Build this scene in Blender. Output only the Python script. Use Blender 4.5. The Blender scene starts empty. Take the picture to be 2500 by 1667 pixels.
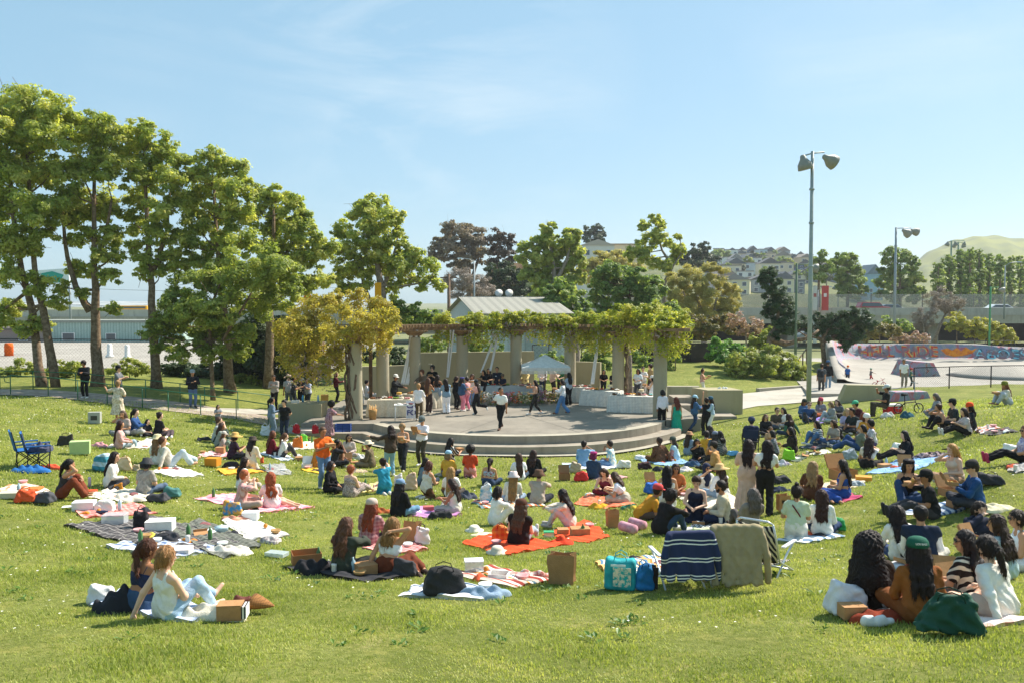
import bpy, math, random
import numpy as np
from mathutils import Vector, Matrix
R = math.radians
S = bpy.context.scene
COL = S.collection
rng = np.random.default_rng(7)
random.seed(7)
# ---------------------------------------------------------------- camera, world, sun, exposure
CAMZ, FPX, PITCH = 5.24, 2083.0, math.atan((833.5 - 740) / 2083.0)
cd = bpy.data.cameras.new('camera'); cam = bpy.data.objects.new('camera', cd); COL.objects.link(cam)
cam.location = (0, 0, CAMZ); cam.rotation_euler = (math.pi / 2 - PITCH, 0, 0)
cd.sensor_width = 36; cd.lens = 36 * FPX / 2500; cd.clip_end = 12000; cd.clip_start = .1
S.camera = cam
SUN_AZ, SUN_EL = 54, 46
W = bpy.data.worlds.new('World'); S.world = W; W.use_nodes = True
wn = W.node_tree; bg = wn.nodes['Background']
sky = wn.nodes.new('ShaderNodeTexSky'); sky.sky_type = 'NISHITA'; sky.sun_disc = False
sky.sun_elevation = R(SUN_EL); sky.sun_rotation = R(SUN_AZ); sky.air_density = 1.0; sky.dust_density = .7; sky.ozone_density = 2.0
# faint cirrus: noise stretched in sky direction, part of the sky itself
tc = wn.nodes.new('ShaderNodeTexCoord'); mp = wn.nodes.new('ShaderNodeMapping'); mp.inputs['Rotation'].default_value = (.2, .35, .5); mp.inputs['Scale'].default_value = (1.6, 5, 7)
n1 = wn.nodes.new('ShaderNodeTexNoise'); n1.inputs['Scale'].default_value = 1.3; n1.inputs['Detail'].default_value = 7; n1.inputs['Roughness'].default_value = .62; n1.inputs['Distortion'].default_value = .7
n2 = wn.nodes.new('ShaderNodeTexNoise'); n2.inputs['Scale'].default_value = 2.1
mr = wn.nodes.new('ShaderNodeMapRange'); mr.inputs[1].default_value = .44; mr.inputs[2].default_value = .8; mr.inputs[4].default_value = .7
mr2 = wn.nodes.new('ShaderNodeMapRange'); mr2.inputs[1].default_value = .5; mr2.inputs[2].default_value = .75
mu = wn.nodes.new('ShaderNodeMath'); mu.operation = 'MULTIPLY'
mx = wn.nodes.new('ShaderNodeMixRGB'); mx.inputs[2].default_value = (4.6, 5.1, 5.3, 1)
hz = wn.nodes.new('ShaderNodeMixRGB'); hz.inputs[0].default_value = .72; hz.inputs[2].default_value = (1.6, 2.95, 3.8, 1)
L = wn.links.new
L(tc.outputs['Generated'], mp.inputs[0]); L(mp.outputs[0], n1.inputs[0]); L(tc.outputs['Generated'], n2.inputs[0])
dt = wn.nodes.new('ShaderNodeVectorMath'); dt.operation = 'DOT_PRODUCT'; dt.inputs[1].default_value = Vector((-.09, .965, .25)).normalized(); L(tc.outputs['Generated'], dt.inputs[0])
mr3 = wn.nodes.new('ShaderNodeMapRange'); mr3.inputs[1].default_value = .972; mr3.inputs[2].default_value = .999; L(dt.outputs['Value'], mr3.inputs[0])
mxx = wn.nodes.new('ShaderNodeMath'); mxx.operation = 'MAXIMUM'; L(mr2.outputs[0], mxx.inputs[0]); L(mr3.outputs[0], mxx.inputs[1])
L(n1.outputs[0], mr.inputs[0]); L(n2.outputs[0], mr2.inputs[0]); L(mr.outputs[0], mu.inputs[0]); L(mxx.outputs[0], mu.inputs[1])
L(sky.outputs[0], hz.inputs[1]); L(hz.outputs[0], mx.inputs[1]); L(mu.outputs[0], mx.inputs[0]); L(mx.outputs[0], bg.inputs[0]); bg.inputs[1].default_value = .105
sl = bpy.data.lights.new('sun', 'SUN'); sl.energy = 4.6; sl.angle = R(.53); sl.color = (1, .93, .82)
so = bpy.data.objects.new('sun', sl); COL.objects.link(so)
SD = Vector((math.sin(R(SUN_AZ)) * math.cos(R(SUN_EL)), math.cos(R(SUN_AZ)) * math.cos(R(SUN_EL)), math.sin(R(SUN_EL))))
so.rotation_euler = SD.to_track_quat('Z', 'Y').to_euler(); so.location = SD * 60
S.view_settings.view_transform = 'Standard'; S.view_settings.look = 'None'; S.view_settings.gamma = 1; S.view_settings.exposure = .95
S.cycles.max_bounces = 6; S.cycles.diffuse_bounces = 4; S.cycles.transparent_max_bounces = 6; S.cycles.sample_clamp_indirect = 5
# ---------------------------------------------------------------- pixel -> world
CP, SP = math.cos(PITCH), math.sin(PITCH)
def ray(u, v):
 x = (u - 1250) / FPX; y = (833.5 - v) / FPX
 return np.array((x, CP + y * SP, -SP + y * CP))
def at(u, v, d):
 r = ray(u, v); t = d / r[1]
 return Vector((r[0] * t, d, CAMZ + r[2] * t))
def on(u, v, z=0.):
 r = ray(u, v); t = (z - CAMZ) / r[2]
 return Vector((r[0] * t, r[1] * t, z))
# ---------------------------------------------------------------- terrain (thin-plate fit of surveyed points)
TP = np.array([(-4.2, 10.4, 1.45), (4.4, 9.2, 1.8), (0, 9, 1.62), (-9, 9, 1.75), (-2.6, 13.6, .95), (.15, 16.5, .57), (5.5, 18.9, .55), (-10, 19.5, .85), (-12.4, 22, .95),
 (-5.8, 20.4, .32), (-13, 30, .6), (-15.2, 40.7, .35), (-20.5, 41, .75), (-24, 48, .8), (-15, 48, .3), (7.9, 16.8, 1.0), (16.3, 29, 1.45), (12.2, 26, .6), (14.8, 28.5, 1.05), (11.1, 34, .05), (12, 37, -.05),
 (6.5, 27.8, -.15), (4.7, 31.6, -.62), (0, 33, -.64), (-6.5, 36, -.64), (7.5, 38, -.63), (-7, 39, -.62), (10, 42, -.5), (-6, 30, -.42), (0, 25, -.33), (0, 29, -.55), (-3, 22, -.05), (3, 22.5, -.05),
 (11, 18, 1.65), (8.3, 15.3, 1.0), (3, 12.4, 1.25), (0, 0, 3.3), (-12, 0, 3.4), (12, 0, 3.6), (-16, 12, 1.7), (16, 14, 2.3), (20, 24, 1.9), (-22, 25, 1.2), (24, 49, .3), (36, 52, .3), (30, 40, 1.1), (22, 40, .75),
 (0, 40, -.66), (0, 48, -.66), (-9, 46, -.4), (-11, 42, -.3), (9.5, 48, -.35), (14, 46, -.3), (17, 50, -.15), (10, 56, .55), (16, 62, .75), (4, 58, .5), (-2, 58, .3), (12, 68, .9), (22, 58, -.1), (30, 66, -.1), (40, 60, -.1),
 (-30, 60, .8), (-16, 60, .6), (-40, 40, 1.1), (45, 40, 1.2), (45,75,0),(-40, 75, .7), (0, 75, .6), (22, 74, .3)], float)
def _phi(r2): return r2 * np.log(r2 + 1e-9) * .5
def _fit():
 P = TP[:, :2] / 20; n = len(P)
 d2 = ((P[:, None] - P[None]) ** 2).sum(-1)
 A = np.zeros((n + 3, n + 3)); A[:n, :n] = _phi(d2) + np.eye(n) * .004
 A[:n, n] = 1; A[:n, n + 1:] = P; A[n, :n] = 1; A[n + 1:, :n] = P.T
 b = np.zeros(n + 3); b[:n] = TP[:, 2]
 return np.linalg.solve(A, b)
TW = _fit()
def TZ(x, y):
 x = np.atleast_1d(np.asarray(x, float)); y = np.atleast_1d(np.asarray(y, float)); sh = x.shape
 Q = np.stack([x.ravel(), y.ravel()], 1) / 20; out = np.zeros(len(Q)); n = len(TP)
 for i in range(0, len(Q), 20000):
  q = Q[i:i + 20000]; d2 = ((q[:, None] - TP[None, :, :2] / 20) ** 2).sum(-1)
  out[i:i + 20000] = _phi(d2) @ TW[:n] + TW[n] + q @ TW[n + 1:]
 return out.reshape(sh)
def tz(x, y): return float(TZ(x, y)[0])
def G(u, v):
 """terrain point seen at photo pixel u, v"""
 r = ray(u, v); t = np.linspace(6, 80, 500)
 f = CAMZ + r[2] * t - TZ(r[0] * t, r[1] * t)
 k = np.argmax(f < 0)
 if k == 0: return on(u, v, 0)
 a = t[k - 1] + (t[k] - t[k - 1]) * f[k - 1] / (f[k - 1] - f[k])
 p = r * a; return Vector((p[0], p[1], tz(p[0], p[1])))
# ---------------------------------------------------------------- materials
def lin(h):
 c = [int(h[i:i + 2], 16) / 255 for i in (0, 2, 4)]
 return tuple(x / 12.92 if x <= .04045 else ((x + .055) / 1.055) ** 2.4 for x in c) + (1,)
MC = {}
class NT:
 def __init__(s, name):
  s.m = bpy.data.materials.new(name); s.m.use_nodes = True; s.t = s.m.node_tree; s.b = s.t.nodes['Principled BSDF']; s.out = s.t.nodes['Material Output']
 def n(s, ty, **k):
  x = s.t.nodes.new('ShaderNode' + ty)
  for a, b in k.items():
   if a.startswith('i_'):
    a = a[2:]; x.inputs[int(a) if a.isdigit() else a].default_value = b
   else: setattr(x, a, b)
  return x
 def l(s, a, b): s.t.links.new(a, b)
 def math(s, op, a, b=None):
  x = s.n('Math', operation=op)
  for i, q in enumerate((a, b)):
   if q is None: continue
   if isinstance(q, (int, float)): x.inputs[i].default_value = q
   else: s.l(q, x.inputs[i])
  return x.outputs[0]
 def mix(s, f, a, b, ty='MIX'):
  x = s.n('MixRGB', blend_type=ty)
  for i, q in enumerate((f, a, b)):
   if isinstance(q, (int, float)): x.inputs[i].default_value = q
   elif isinstance(q, tuple): x.inputs[i].default_value = q
   else: s.l(q, x.inputs[i])
  return x.outputs[0]
 def noise(s, co, sc, det=4, rough=.55, dist=0):
  x = s.n('TexNoise', i_Scale=sc, i_Detail=det, i_Roughness=rough, i_Distortion=dist)
  if co is not None: s.l(co, x.inputs[0])
  return x.outputs[0]
 def rng(s, f, a, b, c=0., d=1.):
  x = s.n('MapRange'); s.l(f, x.inputs[0])
  for i, q in enumerate((a, b, c, d)): x.inputs[i + 1].default_value = q
  return x.outputs[0]
 def bump(s, h, st, dist=.02):
  x = s.n('Bump', i_Strength=st, i_Distance=dist); s.l(h, x.inputs['Height']); s.l(x.outputs[0], s.b.inputs['Normal'])
def M(col, pat='', c2='000000', sc=1., rough=.85, spec=.25, bump=.35, co='Object', var=.14, metal=0., ns=7.):
 key = (col, pat, c2, sc, rough, spec, bump, co, var, metal, ns)
 if key in MC: return MC[key]
 q = NT('mat_' + col + pat); T = q.n('TexCoord'); c = T.outputs[co]
 a, b = lin(col), lin(c2)
 sx = q.n('SeparateXYZ'); q.l(c, sx.inputs[0]); X, Y, Z = sx.outputs
 if co == 'UV': Z = Y
 fr = lambda o, s_: q.math('FRACT', q.math('MULTIPLY', o, s_))
 f = None
 if pat == 'hs': f = q.math('GREATER_THAN', fr(Z, sc), .55)
 elif pat == 'vs': f = q.math('GREATER_THAN', fr(X, sc), .55)
 elif pat == 'plaid':
  f = q.math('MULTIPLY', q.math('ADD', q.math('GREATER_THAN', fr(X, sc), .5), q.math('GREATER_THAN', fr(Z, sc), .5)), .5)
 elif pat == 'grid':
  f = q.math('MAXIMUM', q.math('GREATER_THAN', fr(X, sc), .86), q.math('GREATER_THAN', fr(Z, sc), .86))
 elif pat == 'fl':
  v = q.n('TexVoronoi', i_Scale=sc); q.l(c, v.inputs[0]); f = q.math('LESS_THAN', v.outputs['Distance'], .36)
 elif pat == 'mot': f = q.rng(q.noise(c, sc, 5, .6), .44, .56)
 elif pat == 'zig':
  w = q.n('TexWave', i_Scale=sc, i_Distortion=5., bands_direction='DIAGONAL'); w.inputs['Detail Scale'].default_value = .6; q.l(c, w.inputs[0]); f = q.math('GREATER_THAN', w.outputs[1], .62)
 elif pat == 'multi':
  w = q.n('ValToRGB'); w.color_ramp.interpolation = 'CONSTANT'; e = w.color_ramp.elements
  cols = [col, c2, 'e8e2d4', c2, col, 'd98a4a', 'e8e2d4', '4a6a80']
  e[0].color = lin(cols[0]); e[1].color = lin(cols[1]); e[1].position = .14
  for i in range(2, 8): k = e.new(i / 8 + .02); k.color = lin(cols[i])
  q.l(fr(X, sc), w.inputs[0]); base = w.outputs[0]
 elif pat == 'hair':
  mpn = q.n('Mapping'); mpn.inputs['Scale'].default_value = (60, 60, 5); q.l(c, mpn.inputs[0])
  hn = q.noise(mpn.outputs[0], 1., 3); f = q.rng(hn, .35, .7)
 if pat != 'multi': base = q.mix(f, a, b) if f is not None else a
 nz = q.noise(c, ns, 5, .6)
 g = q.rng(nz, .25, .75, 1 - var, 1 + var)
 gg = q.n('CombineXYZ'); [q.l(g, gg.inputs[i]) for i in range(3)]
 q.l(q.mix(1., base, gg.outputs[0], 'MULTIPLY'), q.b.inputs['Base Color'])
 q.b.inputs['Roughness'].default_value = rough; q.b.inputs['Specular IOR Level'].default_value = spec; q.b.inputs['Metallic'].default_value = metal
 if bump:
  if pat == 'hair': q.bump(hn, .8, .015)
  else: q.bump(q.noise(c, ns * 9, 3, .6), bump, .012)
 MC[key] = q.m; return q.m
def LEAF(name, c1, c2, c3, tr=.35, gloss=.3):
 """leaf material: per-leaf tint between three greens, some light comes through the blade"""
 q = NT(name); at_ = q.n('Attribute', attribute_name='tint'); r = q.n('ValToRGB'); e = r.color_ramp.elements
 e[0].color = lin(c1); e[1].color = lin(c3); k = e.new(.5); k.color = lin(c2); q.l(at_.outputs['Fac'], r.inputs[0])
 q.l(r.outputs[0], q.b.inputs['Base Color']); q.b.inputs['Roughness'].default_value = .5; q.b.inputs['Specular IOR Level'].default_value = gloss
 t = q.n('BsdfTranslucent'); q.l(q.mix(1., r.outputs[0], (1.5, 1.5, .75, 1), 'MULTIPLY'), t.inputs[0])
 m = q.n('MixShader', i_0=tr); q.l(q.b.outputs[0], m.inputs[1]); q.l(t.outputs[0], m.inputs[2]); q.l(m.outputs[0], q.out.inputs[0])
 return q.m
def GLASSY(name, col, alpha):
 q = NT(name); q.b.inputs['Base Color'].default_value = lin(col); q.b.inputs['Roughness'].default_value = .15; q.b.inputs['Alpha'].default_value = alpha
 return q.m
# ---------------------------------------------------------------- mesh helpers
def link(o, parent=None):
 COL.objects.link(o)
 if parent is not None: o.parent = parent
 return o
def npmesh(name, V, F, mats, parent=None, mi=None, smooth=True, tint=None, uv=None):
 """V (n,3), F (m,k) arrays -> object"""
 V = np.asarray(V, np.float32); F = np.asarray(F, np.int32); m, k = F.shape
 me = bpy.data.meshes.new(name); me.vertices.add(len(V)); me.vertices.foreach_set('co', V.ravel())
 me.loops.add(m * k); me.loops.foreach_set('vertex_index', F.ravel()); me.polygons.add(m)
 me.polygons.foreach_set('loop_start', np.arange(0, m * k, k, dtype=np.int32))
 if mi is not None: me.polygons.foreach_set('material_index', np.asarray(mi, np.int32))
 me.polygons.foreach_set('use_smooth', np.full(m, smooth, bool))
 for x in (mats if isinstance(mats, (list, tuple)) else [mats]): me.materials.append(x)
 if tint is not None:
  a = me.attributes.new('tint', 'FLOAT', 'FACE'); a.data.foreach_set('value', np.asarray(tint, np.float32))
 if uv is not None:
  u = me.uv_layers.new(name='UVMap'); u.data.foreach_set('uv', np.asarray(uv, np.float32)[F.ravel()].ravel())
 me.update(calc_edges=True); me.validate()
 return link(bpy.data.objects.new(name, me), parent)
def hash_(s_):
 h = 7
 for ch in s_: h = (h * 131 + ord(ch)) % 1000003
 return h
class MB:
 def __init__(s): s.v, s.f, s.m, s.sm = [], [], [], []
 def add(s, vs, fs, mi=0, sm=False):
  o = len(s.v); s.v += [tuple(p) for p in vs]
  for f in fs: s.f.append(tuple(i + o for i in f)); s.m.append(mi); s.sm.append(sm)
  return s
 def box(s, c, size, rot=None, mi=0, taper=1.):
  x, y, z = (q / 2 for q in size); P = []
  for k, (a, b, d) in enumerate([(-1, -1, -1), (1, -1, -1), (1, 1, -1), (-1, 1, -1), (-1, -1, 1), (1, -1, 1), (1,1,1),(-1, 1, 1)]):
   t = taper if d > 0 else 1.
   p = Vector((a * x * t, b * y * t, d * z)); p = rot @ p if rot is not None else p
   P.append(p + Vector(c))
  return s.add(P, [(3, 2, 1, 0), (4, 5, 6, 7), (0, 1, 5, 4), (1, 2, 6, 5), (2, 3, 7, 6), (3, 0, 4, 7)], mi)
 def tube(s, pts, r, n=8, mi=0, caps=True, flat=1.):
  pts = [Vector(p) for p in pts]; rs = r if isinstance(r, (list, tuple)) else [r] * len(pts); V = []; prev = None
  for i, p in enumerate(pts):
   t = (pts[min(i + 1, len(pts) - 1)] - pts[max(i - 1, 0)]).normalized()
   a = prev - t * prev.dot(t) if prev is not None else t.orthogonal()
   if a.length < 1e-5: a = t.orthogonal()
   a.normalize(); b = t.cross(a); prev = a
   V += [p + (a * math.cos(2 * math.pi * j / n) + b * math.sin(2 * math.pi * j / n) * flat) * rs[i] for j in range(n)]
  F = [(i * n + j, i * n + (j + 1) % n, (i + 1) * n + (j + 1) % n, (i + 1) * n + j) for i in range(len(pts) - 1) for j in range(n)]
  if caps: F += [tuple(range(n))[::-1], tuple(range((len(pts) - 1) * n, len(pts) * n))]
  return s.add(V, F, mi, True)
 def lathe(s, prof, c=(0, 0, 0), n=20, mi=0, M4=None, sx=1., sy=1.):
  V = []
  for r, z in prof:
   for j in range(n):
    p = Vector((r * math.cos(2 * math.pi * j / n) * sx, r * math.sin(2 * math.pi * j / n) * sy, z))
    if M4 is not None: p = M4 @ p
    V.append(p + Vector(c))
  F = [(i * n + j, i * n + (j + 1) % n, (i + 1) * n + (j + 1) % n, (i + 1) * n + j) for i in range(len(prof) - 1) for j in range(n)]
  F += [tuple(range(n))[::-1], tuple(range((len(prof) - 1) * n, len(prof) * n))]
  return s.add(V, F, mi, True)
 def prism(s, poly, z0, z1, mi=0, ax='z'):
  n = len(poly); g = {'z': lambda a, b, c: (a, b, c), 'y': lambda a, b, c: (a, c, b), 'x': lambda a, b, c: (c, a, b)}[ax]
  V = [g(a, b, z0) for a, b in poly] + [g(a, b, z1) for a, b in poly]
  return s.add(V, [tuple(range(n))[::-1], tuple(range(n, 2 * n))] + [(i, (i + 1) % n, n + (i + 1) % n, n + i) for i in range(n)], mi)
 def quad(s, *p, mi=0): return s.add(p, [tuple(range(len(p)))], mi)
 def build(s, name, mats, parent=None, loc=None, rotz=0, bevel=0):
  me = bpy.data.meshes.new(name); me.from_pydata(s.v, [], s.f)
  for x in (mats if isinstance(mats, (list, tuple)) else [mats]): me.materials.append(x)
  me.polygons.foreach_set('material_index', s.m); me.polygons.foreach_set('use_smooth', s.sm); me.update()
  o = link(bpy.data.objects.new(name, me), parent)
  if loc is not None: o.location = loc; o.rotation_euler[2] = rotz
  if bevel:
   b = o.modifiers.new('bevel', 'BEVEL'); b.width = bevel; b.segments = 2; b.limit_method = 'ANGLE'
  return o
def tag(o, label=None, cat=None, group=None, kind=None):
 if label: o['label'] = label
 if cat: o['category'] = cat
 if group: o['group'] = group
 if kind: o['kind'] = kind
 return o
def struct(o): o['kind'] = 'structure'; return o
def empty(name, loc=(0, 0, 0), rz=0):
 o = link(bpy.data.objects.new(name, None)); o.location = loc; o.rotation_euler[2] = rz; o.empty_display_size = .2; return o
def copy_tree(o, parent=None):
 c = o.copy(); COL.objects.link(c); c.parent = parent
 for ch in list(o.children): copy_tree(ch, c)
 return c
def text(body, name, mat, size, parent=None, mtx=None, ext=.004, bold=0.):
 cu = bpy.data.curves.new(name, 'FONT'); cu.body = body; cu.size = size; cu.extrude = ext; cu.align_x = 'CENTER'; cu.align_y = 'CENTER'; cu.offset = bold
 o = bpy.data.objects.new(name, cu); COL.objects.link(o)
 dg = bpy.context.evaluated_depsgraph_get(); me = bpy.data.meshes.new_from_object(o.evaluated_get(dg))
 COL.objects.unlink(o); bpy.data.objects.remove(o)
 me.materials.clear(); me.materials.append(mat)
 r = link(bpy.data.objects.new(name, me), parent)
 if mtx is not None: r.matrix_local = mtx
 return r
def frame(o, x, y):   # matrix from origin and two axes
 x = Vector(x).normalized(); y = Vector(y); y = (y - x * x.dot(y)).normalized(); z = x.cross(y)
 m = Matrix((x, y, z)).transposed().to_4x4(); m.translation = Vector(o); return m
def drape(pxs, name, m, lift=.02, n=16, plane=None, pts=None):
 """sheet laid on the terrain between four corners given as photo pixels"""
 P = pts or [(on(u, v, plane) if plane is not None else G(u, v)) for u, v in pxs]
 a, b, c, d = [np.array(p[:2]) for p in P]; V, F = [], []
 s, t = np.meshgrid(np.linspace(0, 1, n), np.linspace(0, 1, n))
 XY = ((1 - s) * (1 - t))[..., None] * a + (s * (1 - t))[..., None] * b + (s * t)[..., None] * c + ((1 - s) * t)[..., None] * d
 Z = (np.full(s.shape, plane) if plane is not None else TZ(XY[..., 0], XY[..., 1])) + lift
 V = np.dstack([XY, Z]).reshape(-1, 3); I = np.arange(n * n).reshape(n, n)
 F = np.stack([I[:-1, :-1], I[:-1, 1:], I[1:, 1:], I[1:, :-1]], -1).reshape(-1, 4)
 if np.cross(b - a, d - a) < 0: F = F[:, ::-1]
 return npmesh(name, V, F, m)
def grass_mat():
 q = NT('mat_lawn'); T = q.n('TexCoord'); c = T.outputs['Object']
 a = q.mix(q.rng(q.noise(c, .35, 5, .6), .38, .62), lin('70763a'), lin('888c4a'))
 a = q.mix(q.rng(q.noise(c, 1.7, 5, .65), .5, .72), a, lin('a09a54'))
 a = q.mix(q.rng(q.noise(c, .9, 6, .7), .58, .72), a, lin('a39a62'))
 a = q.mix(q.rng(q.noise(c, 9, 4, .7), .45, .7), a, lin('5f6a22'))
 v = q.n('TexVoronoi', i_Scale=7.); q.l(c, v.inputs[0])
 a = q.mix(q.math('MULTIPLY', q.math('LESS_THAN', v.outputs['Distance'], .09), q.rng(q.noise(c, .22, 2), .5, .6)), a, lin('c9cda0'))
 q.l(a, q.b.inputs['Base Color']); q.b.inputs['Roughness'].default_value = .9; q.b.inputs['Specular IOR Level'].default_value = .1
 q.bump(q.noise(c, 22, 6, .7), .9, .06); return q.m
def conc_mat(name, c1, c2, stain='6a6154', sc=1., vert=0.):
 q = NT(name); T = q.n('TexCoord'); c = T.outputs['Object']
 a = q.mix(q.rng(q.noise(c, .8 * sc, 6, .65), .35, .65), lin(c1), lin(c2))
 mp_ = q.n('Mapping'); mp_.inputs['Scale'].default_value = (1.5, 1.5, .25); q.l(c, mp_.inputs[0])
 a = q.mix(q.rng(q.noise(mp_.outputs[0], 1.2 * sc, 5, .7), .5, .78, 0, .6), a, lin(stain))
 a = q.mix(q.rng(q.noise(c, 30 * sc, 3, .7), .55, .75, 0, .25), a, lin(stain))
 q.l(a, q.b.inputs['Base Color']); q.b.inputs['Roughness'].default_value = .9; q.b.inputs['Specular IOR Level'].default_value = .2
 q.bump(q.noise(c, 40, 4, .7), .35, .01); return q.m
m_lawn = grass_mat()
m_conc = conc_mat('mat_concrete', 'a39b8a', 'b5ad9b')
m_stage = conc_mat('mat_stage_floor', '7f786d', '938b7e', '5f5a51', .6)
m_riser = conc_mat('mat_step', '948a7c', 'a59b8b', '5f5347', 1.2)
m_olive = conc_mat('mat_painted_wall', 'a39a7c', 'aaa183', '8b8266', .6)
m_col = conc_mat('mat_column', 'a39a82', 'aca38b', '8b8370', .7)
m_path = conc_mat('mat_path', 'aaa396', 'bab3a6', '857d70', .5)
m_lot = conc_mat('mat_lot', '99938a', 'a8a298', '7d776e', .35)
m_bark = M('6d5a48', 'mot', '8a7762', 6, .95, .1, 1., ns=5)
m_bark2 = M('80746a', 'mot', '9a8d80', 8, .95, .1, .8, ns=5)
m_white = M('e6e4df', rough=.7); m_dark = M('1b1b1d', rough=.6); m_metal = M('8f979a', rough=.45, spec=.5, var=.08)
m_green = M('2f6b4a', rough=.5, spec=.4); m_glass = M('3c4a55', rough=.15, spec=.8, bump=0)
# lawn terrain
gx, gy = np.meshgrid(np.linspace(-62, 62, 260), np.linspace(-4, 76, 200))
gz = TZ(gx, gy) + .02 * np.sin(gx * 1.7 + np.sin(gy)) * np.sin(gy * 1.3)
I = np.arange(gx.size).reshape(gx.shape)
o = struct(npmesh('lawn', np.dstack([gx, gy, gz]).reshape(-1, 3), np.stack([I[:-1, :-1], I[:-1, 1:], I[1:, 1:], I[1:, :-1]], -1).reshape(-1, 4), m_lawn))
o = struct(MB().quad((-5000, 40, -.95), (5000, 40, -.95), (5000, 9000, -.95), (-5000, 9000, -.95)).build('ground', M('7d7f5c', 'mot', '6b7048', .02, .95, .1, 0)))
def strip(name, A, B, m, lift=.025, n=6, plane=None):
 PA = [G(*p) if plane is None else on(*p, plane) for p in A]; PB = [G(*p) if plane is None else on(*p, plane) for p in B]; V, F = [], []
 for i in range(len(PA) - 1):
  for k in range(6):
   a = PA[i].lerp(PA[i + 1], k / 6); b = PB[i].lerp(PB[i + 1], k / 6)
   for j in range(n): p = a.lerp(b, j / (n - 1)); V.append((p.x, p.y, tz(p.x, p.y) + lift))
 a, b = PA[-1], PB[-1]
 for j in range(n): p = a.lerp(b, j / (n - 1)); V.append((p.x, p.y, tz(p.x, p.y) + lift))
 c = len(V) // n; F = [(i * n + j, (i + 1) * n + j, (i + 1) * n + j + 1, i * n + j + 1) for i in range(c - 1) for j in range(n - 1)]
 return struct(npmesh(name, V, F, m))
strip('ramp_path', [(-60, 966), (0, 964), (118, 968), (262, 986), (411, 1003), (490, 1012), (577, 1023), (690, 1046)], [(-60, 950), (0, 950), (118, 952), (275, 964), (440, 982), (500, 991), (581, 1003), (690, 1022)], M('a59789', 'mot', '8d8074', 2, .95, .1, .5))
strip('park_path', [(1790, 1003), (1850, 991), (1950, 983), (2075, 976)], [(1800, 962), (1850, 957), (1965, 945), (2075, 930)], m_path)
strip('back_path', [(470, 1002), (600, 1010), (680, 1012)], [(500, 996), (600, 998), (690, 1000)], m_path, .03)
def seg_box(p, q, z0, z1, th, name, m, parent=None):
 p, q = Vector(p[:2]), Vector(q[:2]); d = q - p; n_ = Vector((-d.y, d.x)).normalized() * th / 2
 pl = [p - n_, q - n_, q + n_, p + n_]
 return MB().prism([tuple(x) for x in pl], z0, z1).build(name, m, parent)
k1 = seg_box(G(1850, 955), G(1965, 945), -.4, .12, .3, 'path_kerb', m_conc); struct(k1)
# ---------------------------------------------------------------- stage
SC = Vector((.2, 40.8))
def arc(r, a0, a1, n=40, c=SC): return [(c.x + r * math.cos(R(a0 + (a1 - a0) * i / n)), c.y + r * math.sin(R(a0 + (a1 - a0) * i / n))) for i in range(n + 1)]
stage = MB().prism(arc(7.3, 211, 329) + [(6.9, 38.2), (8.6, 38.6), (8.6, 51), (-9.2, 51), (-9.2, 37.0)], -1.2, 0).build('stage', m_stage)
tag(stage, 'round concrete stage with two curved steps under the vine pergola', 'stage')
MB().prism(arc(7.98, 214, 336, 40) + [(7.3, 39), (-9.6, 38.0), (-9.6, 36.33)], -1.3, -.315).build('lower_step', m_riser, stage)
r1 = arc(7.304, 211, 329); r0 = arc(7.30, 211, 329)
b = MB()
for i in range(40):   # weathered riser band and nosing on the upper step
 b.quad((*r1[i], -.31), (*r1[i + 1], -.31), (*r1[i + 1], -.003), (*r1[i], -.003))
b.build('upper_riser', m_riser, stage)
ed = arc(7.3, 211, 329); ei = arc(6.85, 211, 329); b = MB()
for i in range(40): b.quad((*ed[i], .004), (*ed[i + 1], .004), (*ei[i + 1], .004), (*ei[i], .004))
b.build('edge_band', m_conc, stage)
b = MB()
for a in (250, 292):
 p = arc(6.8, a, a + 1, 1)[0]; d = Vector((SC.x - p[0], SC.y - p[1])).normalized(); n_ = Vector((-d.y, d.x)) * .012; e = Vector(p) + d * 6
 b.quad((p[0] - n_.x, p[1] - n_.y, .005), (p[0] + n_.x, p[1] + n_.y, .005), (e.x + n_.x, e.y + n_.y, .005), (e.x - n_.x, e.y - n_.y, .005))
b.build('floor_joint', M('5f5b54'), stage)
b = MB(); e0, e1 = arc(7.97, 214, 338), arc(8.42, 213, 339)
for i in range(40): b.quad((*e1[i], tz(*e1[i]) + .06), (*e1[i + 1], tz(*e1[i + 1]) + .06), (*e0[i + 1], tz(*e0[i + 1]) + .06), (*e0[i], tz(*e0[i]) + .06))
struct(b.build('edging_strip', m_conc))
st = MB().box((9.8, 42.35, -.62), (2.5, 1.3, .66)).build('concrete_stairs', m_riser, bevel=.015)
tag(st, 'short flight of concrete stairs beside the tall concrete block', 'stairs')
MB().box((9.0, 43.5, -.35), (1.0, 1.0, .9)).build('stair_tread', m_riser, st); MB().box((8.9, 44.7, -.2), (1.1, 1.4, 1.15)).build('stair_tread', m_riser, st)
tag(MB().prism([(9.95, 43.3), (11.77, 43.3), (11.45, 44.8), (9.44, 44.7)], -1, .83).build('concrete_block', m_olive, bevel=.02), 'tall concrete block beside the stairs, napkins lying on its top', 'block')
tag(MB().box((-9.75, 39.75, -.05), (2.0, 1.5, 1.34)).build('concrete_block', m_olive, bevel=.02), 'tall concrete block by the green railing with bottles on its top', 'block')
tag(MB().box((-9.2, 36.7, -.6), (2.9, .9, .85)).build('concrete_bench', m_riser, bevel=.02), 'low concrete ledge with red bags in front of the block', 'ledge')
tag(MB().box((8.9, 49.6, .05), (4, .4, .75)).build('low_wall', m_conc), 'low concrete kerb wall behind the outermost column', 'wall', kind='thing')
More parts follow.
